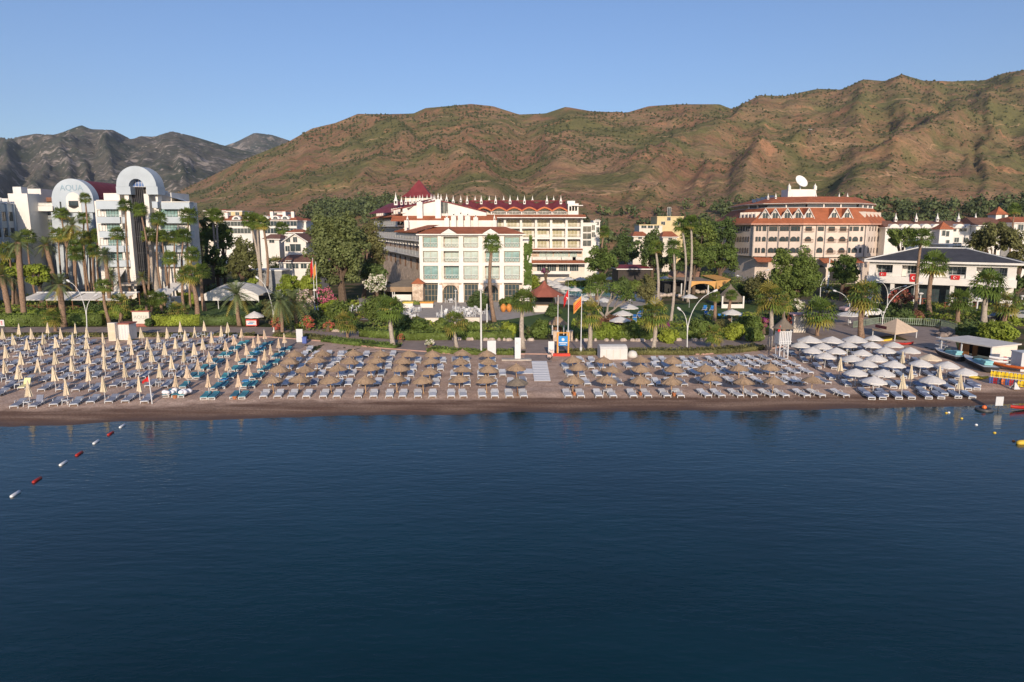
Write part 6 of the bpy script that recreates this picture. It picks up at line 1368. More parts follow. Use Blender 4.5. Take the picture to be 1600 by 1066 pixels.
# ---------------------------------------------------------------- broadleaf trees
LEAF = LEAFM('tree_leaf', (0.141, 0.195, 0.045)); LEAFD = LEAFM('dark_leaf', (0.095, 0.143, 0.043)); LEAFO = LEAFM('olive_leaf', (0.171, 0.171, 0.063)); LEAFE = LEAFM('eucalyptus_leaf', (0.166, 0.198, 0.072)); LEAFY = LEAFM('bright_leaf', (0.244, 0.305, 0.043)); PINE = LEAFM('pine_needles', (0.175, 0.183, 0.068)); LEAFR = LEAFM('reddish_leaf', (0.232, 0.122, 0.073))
def crown_points(rng, rx, ry, rz, nl, nb, blob, hollow=.45, low=0.0, lump=None):
    """leaf positions spread through clusters inside an uneven egg"""
    B = []
    while len(B) < nb:
        d = rng.normal(size=3); d /= np.linalg.norm(d); r = rng.uniform(hollow, 1.0)**.6; q = d*r
        if q[2] < -.55+low: continue
        B.append(q*(rx, ry, rz)*rng.uniform(.82, 1.06))
    B = np.array(B); w_ = rng.uniform(.6, 1.35, nb)*blob; idx = rng.integers(0, nb, nl); D = rng.normal(size=(nl, 3)); D /= np.linalg.norm(D, axis=1, keepdims=True)
    rr = (rng.random(nl)**.28)[:, None]; P = B[idx]+D*rr*w_[idx][:, None]*np.array([1, 1, .8]); Nn = D*.8+rng.normal(0, .55, (nl, 3))+np.array([0, -.1, .35]); return P, Nn, B
def tree(name, label, uc, vc, rxp, rzp, vb, Y=None, mat=None, seed=0, nl=2600, leaf=.26, nb=34, blob=.30, ub=None, ryk=.9, low=0, trunk_r=.35, group='trees among the hotels', limbs=7, top=None, flowers=None, cat='tree'):
    ub = uc if ub is None else ub; p = G(ub, vb) if Y is None else Vector((A(ub, 400, Y).x, Y, 0)); k_ = p.y/FPX; rng = np.random.default_rng(seed+100)
    c = A(uc, vc, p.y)-p; rx, rz = rxp*k_, rzp*k_; ry = rx*ryk; e = empty(name, p); tag(e, label, cat, group)
    P, Nn, B = crown_points(rng, rx*(1-blob*.55), ry*(1-blob*.55), rz*(1-blob*.5), nl, nb, blob*(rx+rz)/2, low=low)
    if top: P[:, :2] *= (1-top*np.clip((P[:, 2:3]/rz+1)/2, 0, 1)**1.3)
    V, F = leaf_quads(P, Nn, leaf, rng, .62); inst('crown', npmesh('crown', V, F, [mat or LEAF]), e, c)
    if flowers:
        fm, frac = flowers; n = int(nl*frac); i = rng.integers(0, len(P), n*3); i = i[(P[i][:, 1] < ry*.3)][:n]; V, F = leaf_quads(P[i]*1.05, Nn[i]+np.array([0, -.6, .2]), leaf*.8, rng, .8); inst('blossoms', npmesh('blossoms', V, F, [fm]), e, c)
    m = MB(); m.tube([(0, 0, -.1), (c.x*.3, c.y*.3, max(.3, c.z*.4)), (c.x*.8, c.y*.8, max(.5, c.z*.85))], [trunk_r*1.3, trunk_r, trunk_r*.6], 8, BARK)
    for q in range(min(limbs, len(B))):
        b = c+Vector(B[q])*.9; s = Vector((c.x*.5, c.y*.5, max(.35, c.z*.5))); m.tube([tuple(s), tuple(s.lerp(b, .55)+Vector((0, 0, .1*rz))), tuple(b)], [trunk_r*.55, trunk_r*.33, trunk_r*.12], 5, BARK)
    m.build('trunk', e); return e
PINK = pm('pink_blossom', (.62, .16, .25), .8, .25, 3, trans=.2); PALEPINK = pm('pale_blossom', (.66, .50, .46), .8, .25, 3, trans=.2); WHITEFL = pm('white_blossom', (.70, .66, .56), .8, .15, 3, trans=.2); REDFL = pm('red_blossom', (.50, .10, .08), .8, .3, 3, trans=.2); PURPLE = pm('purple_blossom', (.30, .05, .22), .8, .3, 3, trans=.2)
tree('eucalyptus_tree', 'huge olive green eucalyptus towering left of the white hotel', 528, 399, 52, 75, 478, None, LEAFE, 1, 17500, .28, 110, .20, 536, .75, 0, .7, limbs=16)
tree('eucalyptus_tree', 'looser grey green eucalyptus leaning against the stone wing of the hotel', 579, 385, 27, 52, 470, 150, LEAFO, 2, 3600, .25, 30, .26, 566, .7, 0, .4)
tree('cedar_tree', 'broad olive cedar in front of the villas, left of three tall palms', 379, 409, 31, 44, 462, None, PINE, 3, 7000, .24, 60, .22, None, .9, 0, .5, top=.35)
tree('magnolia_tree', 'dark glossy magnolia with white sky gaps at the end of the pale blue hotel', 321, 362, 13, 27, 450, 165, LEAFD, 4, 1300, .34, 16, .30)
tree('round_tree', 'bright green tree between the magnolia and the cedar', 349, 373, 17, 30, 450, 168, LEAF, 5, 2600, .3, 30, .28)
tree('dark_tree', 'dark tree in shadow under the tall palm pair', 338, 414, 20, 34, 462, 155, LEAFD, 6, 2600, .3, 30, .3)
tree('leafy_tree', 'big round dark green tree, left lobe, before the terracotta hotel', 1222, 432, 19, 52, 498, 131, LEAF, 7, 6000, .24, 50, .26, 1230)
tree('leafy_tree', 'big round dark green tree, right lobe, before the terracotta hotel', 1252, 437, 28, 56, 498, 130, LEAF, 8, 8500, .24, 60, .22, 1246)
tree('leafy_tree', 'light green tree hiding the terrace beside the poolside hotel wing', 941, 408, 28, 27, 442, 160, LEAF, 9, 4200, .26, 40, .26)
tree('leafy_tree', 'dark green tree behind the light green one beside the hotel wing', 978, 392, 26, 30, 440, 185, LEAFD, 10, 3600, .3, 40, .26)
tree('pine_tree', 'dark pointed pine standing in front of the yellow block', 1020, 396, 30, 44, 450, 168, LEAFD, 11, 6000, .26, 50, .24, None, .9, 0, .4, top=.6)
tree('leafy_tree', 'tall green tree behind the tallest palm pair', 1094, 372, 28, 34, 445, 190, LEAF, 12, 4600, .3, 44, .26)
tree('leafy_tree', 'tall dark tree touching the terracotta hotel left corner', 1128, 366, 25, 32, 445, 200, LEAFD, 13, 3600, .32, 40, .26)
tree('leafy_tree', 'rounded green tree left of the pale stuccoed gatehouse', 1126, 405, 32, 27, 452, 166, LEAF, 14, 5600, .26, 50, .24)
tree('leafy_tree', 'green tree behind the orange pavilion roof', 1086, 404, 24, 26, 452, 160, LEAF, 15, 3600, .26, 36, .26)
tree('leafy_tree', 'dark shrubby tree right of the pine, over the pavilion roof', 1056, 408, 18, 24, 450, 162, LEAFD, 16, 2600, .26, 30, .28)
tree('leafy_tree', 'green tree before the arches of the terracotta hotel', 1319, 424, 24, 30, 470, 146, LEAF, 17, 4200, .24, 40, .26)
tree('round_tree', 'round crowned pine tree right of the terracotta hotel', 1412, 374, 27, 18, 430, 172, LEAF, 18, 3600, .28, 40, .26)
tree('leafy_tree', 'wide olive tree over the right end of the dark hipped roof', 1556, 375, 38, 28, 450, 150, LEAFO, 19, 7000, .26, 56, .22)
tree('leafy_tree', 'olive tree at the right edge below the white gabled house', 1596, 404, 22, 30, 455, 150, LEAFO, 20, 3600, .26, 36, .26)
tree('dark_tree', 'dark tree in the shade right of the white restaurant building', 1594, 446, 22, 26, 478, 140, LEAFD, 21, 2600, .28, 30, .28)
tree('hedge_tree', 'bright green dense tree at the left edge behind the date palms', 18, 428, 22, 24, 462, 134, LEAFY, 22, 3600, .24, 30, .30)
tree('hedge_tree', 'bright green dense tree right of the thick date palm trunk', 58, 430, 22, 24, 462, 135, LEAFY, 23, 3600, .24, 30, .30)
tree('small_tree', 'yellow green leafy tree left of the twin party flags', 452, 445, 19, 20, 476, 129, LEAFY, 24, 3200, .23, 30, .28)
tree('small_tree', 'yellow green leafy tree behind the red and yellow flags', 484, 443, 18, 17, 474, 130, LEAFY, 25, 2800, .23, 28, .28)
tree('small_tree', 'small bright bush tree behind the white tent', 393, 444, 10, 12, 468, 140, LEAFY, 26, 1300, .24, 16, .3)
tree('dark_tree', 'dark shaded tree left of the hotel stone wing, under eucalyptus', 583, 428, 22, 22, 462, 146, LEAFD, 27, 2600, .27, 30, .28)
tree('oleander', 'white flowering oleander beside the thatched bar roof', 588, 444, 19, 17, 475, 136, LEAF, 28, 2400, .23, 26, .3, flowers=(WHITEFL, .5), group='flowering oleanders', cat='shrub')
tree('oleander', 'bright pink flowering oleander right of the twin party flags', 506, 464, 16, 19, 492, None, LEAFD, 29, 2400, .2, 24, .3, flowers=(PINK, .5), group='flowering oleanders', cat='shrub')
tree('oleander', 'pale pink flowering oleander left of the twin party flags', 477, 468, 15, 19, 498, None, LEAF, 30, 2400, .2, 24, .3, flowers=(PALEPINK, .5), group='flowering oleanders', cat='shrub')
tree('oleander', 'coral red oleander beside the fork lamp post', 433, 505, 9, 15, 521, None, LEAFR, 31, 1100, .16, 16, .3, flowers=(REDFL, .45), group='flowering oleanders', cat='shrub')
tree('oleander', 'coral red oleander behind the tall white board', 481, 503, 14, 11, 516, None, LEAF, 32, 1300, .16, 18, .3, flowers=(REDFL, .45), group='flowering oleanders', cat='shrub')
tree('oleander', 'coral red oleander by the rough stone kerb, left of yellow palm', 513, 508, 10, 8, 518, None, LEAF, 33, 1000, .16, 14, .3, flowers=(REDFL, .5), group='flowering oleanders', cat='shrub')
tree('oleander', 'white flowering oleander beside the pink and white kiosk', 1247, 483, 10, 19, 508, None, LEAF, 34, 1700, .18, 20, .3, flowers=(WHITEFL, .5), group='flowering oleanders', cat='shrub')
tree('oleander', 'pale oleander on the road island before the terracotta hotel arches', 1292, 454, 10, 6, 464, None, LEAF, 35, 900, .2, 12, .3, flowers=(WHITEFL, .5), group='flowering oleanders', cat='shrub')
tree('oleander', 'red oleander beside the road, left of restaurant side wall', 1323, 455, 11, 9, 468, None, LEAFR, 36, 1200, .2, 14, .3, flowers=(REDFL, .4), group='flowering oleanders', cat='shrub')
tree('oleander', 'red leaved shrub below the white balcony, behind tall lamp posts', 1406, 464, 21, 14, 484, None, LEAFR, 37, 2400, .2, 24, .3, flowers=(REDFL, .2), group='flowering oleanders', cat='shrub')
tree('oleander', 'purple bougainvillea right of the wide yellow palm', 1037, 509, 11, 8, 520, None, LEAFD, 38, 1100, .16, 14, .3, flowers=(PURPLE, .7), group='flowering oleanders', cat='shrub')
tree('oleander', 'purple bougainvillea before the hotel terrace parapet', 853, 423, 8, 6, 434, 165, LEAFD, 39, 700, .24, 10, .3, flowers=(PURPLE, .6), group='flowering oleanders', cat='shrub')
tree('oleander', 'dark red shrub beside the shaggy palm, left of lifeguard tower', 1192, 504, 10, 12, 521, None, LEAFR, 40, 1100, .18, 14, .3, flowers=(PURPLE, .3), group='flowering oleanders', cat='shrub')
tree('oleander', 'red flowering shrub behind the lifeguard tower', 1237, 500, 7, 10, 518, None, LEAFR, 41, 800, .16, 12, .3, flowers=(REDFL, .4), group='flowering oleanders', cat='shrub')
tree('oleander', 'white flowered low bush on the promenade, right of the beach path', 672, 535, 10, 6, 543, None, LEAF, 42, 700, .13, 12, .3, flowers=(WHITEFL, .6), group='flowering oleanders', cat='shrub')
tree('oleander', 'small red flowered bush beside the pale-trunked promenade palm', 626, 527, 7, 6, 535, None, LEAF, 43, 500, .13, 10, .3, flowers=(REDFL, .4), group='flowering oleanders', cat='shrub')
def shrub(label, uc, vc, rxp, rzp, vb, mat, seed, nl=1500, leaf=.19, group='shrubs in the gardens', Y=None): return tree('shrub', label, uc, vc+rzp*.15, rxp*1.12, rzp*1.25, vb, Y, mat, seed, int(nl*1.7), leaf, 30, .38, None, .8, -.5, .10, group, 3, cat='shrub')
for k, a in enumerate([
 ('big dome shaped green bush left of the restaurant terrace',592,480,31,20,502,LEAF,3600),
 ('green bush between the pink oleander and yellow palm',530,488,22,17,508,LEAF,2600), ('yellow green bush in front of the pink oleander',516,480,15,11,494,LEAFY,1700),
 ('dark clipped bush at the foot of the red trunked palm',750,470,20,14,484,LEAFD,2600), ('yellow green bush behind the red pagoda roof',829,440,15,11,452,LEAFY,1500),
 ('low green bush at the left foot of red trunked palm',792,472,14,7,482,LEAF,1300), ('dark green bush left of the red pagoda bar counter',866,485,13,9,496,LEAFD,1500),
 ('bright green bush below the terrace, second from the flagpoles',797,513,14,12,526,LEAFY,1900), ('green bush below the terrace wall, under yellowish short palm',735,512,18,11,525,LEAF,1900),
 ('bright green bush below the left terrace end',655,511,24,12,524,LEAF,2300), ('dark green bush right of the pale trunked promenade palm',632,505,15,13,520,LEAFD,1700),
 ('dry olive bush above the bright bush under the terrace',652,501,12,8,512,LEAFO,1100), ('green bush left of the yellowish short palm',690,510,14,12,524,LEAF,1500),
 ('bright green bush left of the stone gate posts',845,512,13,14,528,LEAF,1700), ('bright green hedge bush right of the orange flag palm',950,516,24,12,529,LEAFY,2500),
 ('green hedge bush under the bare branched tree',985,513,18,12,528,LEAF,1900), ('reddish brown ground bush under the bare branched tree',962,503,28,7,512,LEAFR,1700),
 ('bright green bush below purple bougainvillea',1045,524,14,11,536,LEAFY,1700), ('green bush right of the fork lamp by the gazebo lawn',1094,510,16,13,528,LEAF,1900),
 ('bright round bush left of the large shaggy palm',1150,517,17,13,531,LEAFY,2100), ('tall green bush behind the bright round bush',1172,506,20,16,526,LEAF,2300),
 ('olive bush at the foot of the gazebo lawn palms',1128,509,16,10,524,LEAFO,1700), ('green bush over the promenade left of lifeguard tower palm',1180,522,14,10,534,LEAF,1500),
 ('dark bush behind the gazebo, in shade',1168,450,18,15,474,LEAFD,2300), ('dark bush in front of the dark red roofed restaurant, left',972,443,13,10,461,LEAFD,1700), ('green bush in front of the dark red roofed restaurant, middle',992,445,13,9,461,LEAF,1700), ('olive bush at the right end of dark red roofed restaurant',1011,442,12,12,461,LEAFO,1700),
 ('brown green bush left of the big dark round trees',1186,446,22,20,478,LEAFO,2500), ('dark green shrub before the big round trees',1235,490,14,16,512,LEAFD,1700),
 ('large yellow green shrub behind the watersports shed',1556,519,28,15,538,LEAFY,4200), ('dark green shrub left of the yellow green one by the shed',1515,515,22,9,528,LEAFD,2100),
 ('low green shrub under the very tall palm',1445,481,14,6,490,LEAF,1300), ('dark shrub along the sloping path below restaurant columns',1405,491,24,6,500,LEAFD,1700),
 ('purple dark shrub right of the statue post',1433,491,9,7,499,LEAFR,900), ('yellow shrub at the right edge near the parked cars',1583,499,9,5,506,LEAFY,700),
 ('green shrubbery between lamp post and big eucalyptus',452,487,16,14,508,LEAF,1900), ('dry bush beside the trunk of the fork lamp palm',421,482,12,15,506,LEAFO,1300),
 ('low shrub under the awning palms at the left',150,482,24,7,492,LEAFD,1300), ('dark bush in front of the low lettered wall, right end',232,503,5,6,511,LEAFD,700),
 ('olive green bush in front of the stone wing stairs',600,458,10,9,470,LEAFO,900), ('upright green cypress shrub against the stone wing',641,423,5,9,440,LEAFD,700),
 ('pale green bush behind the poolside parasols',905,441,26,4,447,LEAFY,1300), ('low orange green planting left of pool slide',985,441,10,5,448,LEAFO,700),
 ('brown leaved bush right of the pool, behind bare tree',1010,455,16,13,474,LEAFO,1500)]): shrub(a[0], a[1], a[2], a[3], a[4], a[5], a[6], 200+k, a[7])
# bare branched tree by the pool
p = G(945, 506); e = empty('frangipani_tree', p); tag(e, 'grey bare branched tree with leafy tufts on the pool lawn', 'tree'); rng = random.Random(3); m = MB(); tips = []
def branch(s, d, L_, r, dep):
    e_ = s+d*L_; mid = s.lerp(e_, .5)+Vector((rng.uniform(-.1, .1), rng.uniform(-.1, .1), .05))*L_; m.tube([tuple(s), tuple(mid), tuple(e_)], [r, r*.85, r*.68], 6, pm('grey_bark', (.30, .26, .22), .9, .2, 3))
    if dep == 0: tips.append(e_); return
    for k in range(3 if dep > 1 else 2): branch(e_, (d+Vector((rng.uniform(-.8, .8), rng.uniform(-.7, .7), rng.uniform(.0, .5)))).normalized(), L_*.74, r*.62, dep-1)
for a in (-.9, .2, 1.0): branch(Vector((0, 0, .9)), Vector((a*.75, rng.uniform(-.3, .3), .8)).normalized(), 2.1, .22, 3)
m.tube([(0, 0, -.1), (0, 0, 1.0)], [.42, .34], 8, MATS['grey_bark']); m.build('trunk', e)
rg = np.random.default_rng(5); T_ = np.array([tuple(t) for t in tips]); P = np.repeat(T_, 26, 0)+rg.normal(0, .32, (len(T_)*26, 3)); V, F = leaf_quads(P, rg.normal(size=P.shape)+np.array([0, -.2, .6]), .2, rg); inst('crown', npmesh('crown', V, F, [LEAF]), e)
# ---------------------------------------------------------------- hedges
def hedge(label, px, h, depth, mat=None, seed=0, leaf=.14, dens=34, name='hedge', kind=None):
    P = [G(u, v) for u, v in px]; rng = np.random.default_rng(seed); PP = []; NN = []; o = P[0]; mb = MB(); mat = mat or LEAF
    for a, b in zip(P[:-1], P[1:]):
        d = (b-a); L_ = d.length; d = d/L_; bk = Vector((-d.y, d.x, 0)); n = int(L_*(2*h+depth)*dens)
        t = rng.random(n); s = rng.random(n)*(2*h+depth); q = np.zeros((n, 3)); nn = np.zeros((n, 3)); A0 = np.array(a-o); D = np.array(d); B = np.array(bk)
        f_ = s < h; tp = (s >= h) & (s < h+depth); bb = s >= h+depth
        q[f_] = A0+D*(t[f_]*L_)[:, None]+np.array([0, 0, 1])*s[f_][:, None]; nn[f_] = -B
        q[tp] = A0+D*(t[tp]*L_)[:, None]+B*(s[tp]-h)[:, None]+np.array([0, 0, h]); nn[tp] = (0, 0, 1)
        q[bb] = A0+D*(t[bb]*L_)[:, None]+B*depth+np.array([0, 0, 1])*(s[bb]-h-depth)[:, None]; nn[bb] = B
        q += nn*((fbm(q[:, 0]*.7+50, q[:, 1]*.7+q[:, 2]*.9+50, 3, seed)-.5)*.55*min(1, h))[:, None]+rng.normal(0, .04, (n, 3)); PP.append(q); NN.append(nn+rng.normal(0, .55, (n, 3)))
        c = [a-o+bk*.12, b-o+bk*.12, b-o+bk*(depth-.12), a-o+bk*(depth-.12)]; mb.slab([tuple(x)[:2] for x in c], 0, h-.12, mat)
    V, F = leaf_quads(np.concatenate(PP), np.concatenate(NN), leaf, rng); 
    k0 = len(V); V2 = np.array(mb.v); F2 = np.array([f for f in mb.f if len(f) == 4])+k0
    return tag(inst(name, npmesh(name, np.concatenate([V, V2]), np.concatenate([F, F2]), [mat]), None, o), label, 'hedge')
hedge('long clipped green hedge along the promenade at the far left', [(-40,510.5),(60,510.5),(157,509.5)], 1.9, 1.6, LEAF, 1)
hedge('second clipped hedge behind, under the long white awning', [(5,499),(90,498.5),(200,498)], 1.3, 1.2, LEAFY, 2)
hedge('clipped green hedge right of the low lettered wall', [(238,509.5),(311,509)], 1.6, 1.5, LEAFY, 3)
hedge('darker clipped hedge in front of the tent lawn', [(312,509),(360,508.5),(393,508.5)], 1.5, 1.4, LEAFD, 4)
hedge('low green planted strip between promenade and cream parasols', [(-40,526.5),(100,526.8),(290,526.8),(395,526.5)], .35, 1.6, LEAFO, 5, .13, 30)
hedge('low planted strip in front of the tall white board', [(425,526.5),(470,529),(505,533)], .5, 1.8, LEAFO, 6, .13, 30)
hedge('low grassy planted strip left of the beach path', [(500,534),(560,541),(612,546)], .5, 2.2, LEAF, 7, .13, 30)
hedge('low planted strip right of the beach path', [(666,551),(715,554),(760,555.5)], .55, 1.8, LEAF, 8, .13, 30)
hedge('short planted strip left of the shower column', [(776,555),(803,555)], .55, 1.6, LEAF, 9, .13, 30)
hedge('low flowering strip right of the flagpoles', [(888,555),(937,555)], .55, 1.6, LEAFO, 10, .13, 30)
hedge('long low flowering strip by the promenade under the fork lamp', [(985,555),(1080,555),(1150,552),(1196,547)], .6, 1.9, LEAFO, 11, .13, 28)
hedge('green hedge row at the back of the promenade, below the terrace', [(560,527),(640,532.5),(740,531.5),(800,531)], 1.1, 2.6, LEAF, 12, .17, 22)
hedge('green hedge row at the back of the promenade, right of flagpoles', [(900,531),(1000,531),(1100,529),(1190,523)], 1.2, 3.0, LEAF, 13, .17, 22)
hedge('small clipped hedge before the restaurant french windows', [(628,476),(655,476.5),(676,476.5)], .7, .8, LEAF, 14)
hedge('dark tall hedge behind the tent, along the side lane', [(400,500),(418,482)], 1.5, 1.2, LEAFD, 15)
hedge('clipped bright hedge behind the white shed and palms', [(278,478),(300,479)], 2.6, 1.5, LEAFY, 16, .18, 24)
hedge('long dark hedge along the road below the restaurant', [(1380,497),(1420,503)], .9, 1.5, LEAFD, 17)
# ---------------------------------------------------------------- woods at the foot of the hills and bushes on the slopes
rng = np.random.default_rng(11); PP = []; NN = []; MI = []; n = 860
for k in range(n):
    if k < 350: u = rng.uniform(-60, 1680); y = rng.uniform(345, 450)
    elif k < 690: u = rng.uniform(1080, 1680); y = rng.uniform(330, 425)
    else: u = rng.normal(548, 34); y = rng.uniform(430, 520)
    x = (u-800)/FPX*y; z = hill_z(x, y)
    if z > 30 and k < 690: continue
    r = rng.uniform(2.0, 3.8)*(1.25 if y < 330 else 1); h = r*rng.uniform(1.1, 1.9)
    q = int(95 if y < 380 else 60); D = rng.normal(size=(q, 3)); D /= np.linalg.norm(D, axis=1, keepdims=True); D[:, 2] = np.abs(D[:, 2])*1.1-.25
    PP.append(np.array([x, y, z+h*.45])+D*np.array([r, r, h])*(rng.random((q, 1))**.25)*(1+.25*rng.normal(size=(q, 1)))); NN.append(D+rng.normal(0, .5, (q, 3))); MI += [int(rng.random() < .5)]*q
V, F = leaf_quads(np.concatenate(PP), np.concatenate(NN), .85, rng, .7)
tag(inst('woods', npmesh('woods', V, F, [LEAFM('wood_leaf', (0.095, 0.125, 0.049), .1), LEAFM('wood_dark_leaf', (0.060, 0.082, 0.035), .1)], MI)), 'dark green wood along the foot of the hills behind the hotels', 'woods', None, 'stuff')
rng = np.random.default_rng(12); nb_ = 24000; J = rng.integers(2, HX.shape[1]-2, nb_); I = (rng.random(nb_)**.7*(HX.shape[0]*.86)).astype(int)+6
X = HX[I, J]; Yb = HY[I, J]; Z = HZ[I, J]; msk = fbm(X/70., Yb/70., 4, 77)+.25*rng.random(nb_) > .56; X, Yb, Z = X[msk], Yb[msk], Z[msk]; X = X+rng.normal(0, 1.2, len(X)); r = rng.uniform(.6, 1.7, len(X))*np.clip(Yb/700, .7, 1.3)
D = np.array([[1,0,0],[-1,0,0],[0,1,0],[0,-1,0],[0,0,1.1],[0,0,-.4]]); T8 = np.array([[0,2,4],[2,1,4],[1,3,4],[3,0,4],[2,0,5],[1,2,5],[3,1,5],[0,3,5]])
V = (np.stack([X, Yb, Z+.2], 1)[:, None, :]+D[None]*r[:, None, None]*rng.uniform(.7, 1.3, (len(X), 6, 1))).reshape(-1, 3); F = (np.arange(len(X))[:, None, None]*6+T8[None]).reshape(-1, 3)
tag(inst('hillside_scrub', npmesh('hillside_scrub', V, F, [LEAFM('scrub_leaf', (0.061, 0.071, 0.027), 0)])), 'scattered dark scrub bushes dotting the dry hillsides', 'scrub', None, 'stuff')

# ---------------------------------------------------------------- low planting between the paths, one mass nobody could count
def inside(px, py, poly):
    c = np.zeros(len(px), bool); n = len(poly)
    for i in range(n):
        x0, y0 = poly[i]; x1, y1 = poly[(i+1) % n]; t = ((y0 > py) != (y1 > py)) & (px < (x1-x0)*(py-y0)/(y1-y0+1e-9)+x0); c ^= t
    return c
def undergrowth(label, polys, seed, dens, hmax, cols):
    rng = np.random.default_rng(seed); VV = []; NN = []; MI = []
    for poly in polys:
        W = np.array([tuple(G(u, v))[:2] for u, v in poly]); lo, hi = W.min(0), W.max(0); n = int((hi-lo).prod()*dens); X = rng.uniform(lo[0], hi[0], n); Y = rng.uniform(lo[1], hi[1], n); k = inside(X, Y, W); X, Y = X[k], Y[k]
        h = np.clip(fbm(X/2.6, Y/2.6, 3, seed)-.36, 0, 1)*3.2*hmax; k = rng.random(len(X)) < .25+h; X, Y, h = X[k], Y[k], h[k]; z = .05+h*rng.random(len(X))**.45
        VV.append(np.stack([X, Y, z], 1)); NN.append(np.stack([rng.normal(0, .6, len(X)), rng.normal(-.3, .6, len(X)), np.full(len(X), .6)], 1)); f = fbm(X/5, Y/5, 3, seed+4)+rng.normal(0, .06, len(X)); MI.append(np.clip((f-.3)/.4*len(cols), 0, len(cols)-1).astype(int))
    V, F = leaf_quads(np.concatenate(VV), np.concatenate(NN), .22, rng, .65)
    tag(inst('undergrowth', npmesh('undergrowth', V, F, cols, np.concatenate(MI))), label, 'planting', None, 'stuff')
undergrowth('mixed low green planting filling the gardens behind the promenade', [[(-60,480),(30,470),(300,470),(300,486),(205,500),(-60,503)], [(420,480),(455,470),(560,468),(565,500),(530,520),(440,516)], [(530,508),(660,508),(800,505),(850,522),(830,530),(700,529),(560,518)], [(893,510),(960,500),(1090,500),(1200,490),(1215,515),(1100,528),(890,529)], [(1105,450),(1240,445),(1250,492),(1215,500),(1180,470)], [(1375,478),(1440,474),(1600,476),(1640,500),(1560,520),(1500,512),(1450,503),(1380,500)], [(1290,452),(1345,450),(1345,468),(1300,470)]], 41, 16, .75, [LEAFD, LEAF, LEAFO, LEAFY])
undergrowth('low green planting between the hotels under the trees', [[(300,440),(480,430),(480,466),(300,470)], [(915,432),(1160,428),(1160,450),(1040,450),(985,440),(915,440)], [(1180,430),(1345,425),(1345,448),(1240,446)], [(-80,440),(170,450),(160,470),(-80,476)]], 43, 4.5, 1.5, [LEAFD, LEAF, LEAFO, LEAF])
# ================================================================== pool, bars, street furniture
def P2(off, s):
    return lambda x, y: (off[0]+x/s, off[1]+y/s)
Z6 = P2((1320, 440), 4.846); ZC = P2((860, 410), 8.883); ZD = P2((1020, 410), 8.883)
POOLW = pm('pool_water', (.07, .36, .42), .05, .2, .4, .15, spec=.6)
strip('pool_deck', [(862,443),(890,440),(985,443),(1040,452)], [(868,474),(905,478),(960,480),(1030,476)], .022, CONC)
strip('pool_water', [(876,452),(890,446.5),(930,447),(985,451),(1014,453),(1016,461)], [(876,455),(884,460),(905,464),(935,462),(975,469),(1000,468)], .035, POOLW)
a, b = G(980, 470), G(1008, 470); m = MB(); m.box(a.x, b.x, a.y, a.y+1.6, 0, .8, PLASTIC); m.tube([(a.x, a.y+.8, .85), (b.x, b.y+.8, .85)], .55, 10, pm('pale_blue_plastic', (.5, .58, .66), .4)); tag(m.build('pool_cover_roller', None), 'long pale blue and white roller at the near pool edge', 'pool cover')
def ppool(u, v, label, k): p = G(u, v, 2.2); p.z = 0; parasol('pool', 'garden_parasol', p, label, 'parasol', 'white parasols round the pool', R(1.5), 500+k)
for k, (x, y, l) in enumerate([(130,235,'far left of the pool, second in the far row'),(250,225,'in the far row, third from the left'),(415,225,'in the far row, right one beside the palm'),(60,275,'left of the pool, in the second row'),(110,325,'left of the pool, in the third row'),(200,350,'left of the pool, in the fourth row'),(345,372,'overhanging the left pool edge'),(830,220,'right of the poolside palm by the low stone wall'),(920,145,'left of the pair before the dark red roofed restaurant'),(1125,160,'right of the pair before the dark red roofed restaurant'),(1095,612,'at the back of the three by the bare tree'),(1010,700,'middle of the three by the bare tree'),(970,785,'nearest of the three by the bare tree'),(455,500,'at the near pool edge behind the orange flag'),(740,520,'behind the bare tree at the pool edge'),(-40,255,'beside the ivy end of the hotel'),(10,300,'behind the red pagoda roof')]):
    ppool(*ZC(x, y), 'white parasol '+l, k)
ppool(*ZD(510, 470), 'white parasol in front of the orange pavilion', 20); ppool(*ZD(1100, 685), 'white parasol over blue loungers beside the thatched gazebo', 21); ppool(*ZD(170, 210), 'white parasol left of the orange pavilion roof', 22)
for k, (q, kd) in enumerate([(ZC(935,825),'pool'),(ZC(1080,825),'pool'),(ZC(1160,825),'pool'),(ZC(1170,745),'poolflat'),(ZC(1245,745),'poolflat'),(ZC(1250,690),'poolflat'),(ZC(1300,640),'poolflat'),(ZC(635,830),'white'),(ZC(1340,590),'white'),(ZC(1400,580),'white'),(ZC(1440,560),'white'),
    (ZD(720,640),'pool'),(ZD(745,695),'poolflat'),(ZD(795,745),'poolflat'),(ZD(822,645),'pool'),(ZD(925,765),'pool'),(ZD(975,825),'poolflat'),(ZD(1005,765),'pool'),(ZD(1110,745),'poolflat'),(ZD(1135,780),'poolflat'),(ZD(1210,750),'pool')]):
    p = G(*q, .35); p.z = 0.02; where = 'by the bare tree' if k < 11 else 'on the gazebo lawn'; j = k+1 if k < 11 else k-10
    lounger(kd, 'garden_lounger', p, R(-12)+.3*math.sin(k*2.1), f"{'white' if kd == 'white' else 'bright blue'} lounger {where}, {nth(j)} counting from the left nearest", 'sun lounger', 'loungers on the pool lawn')
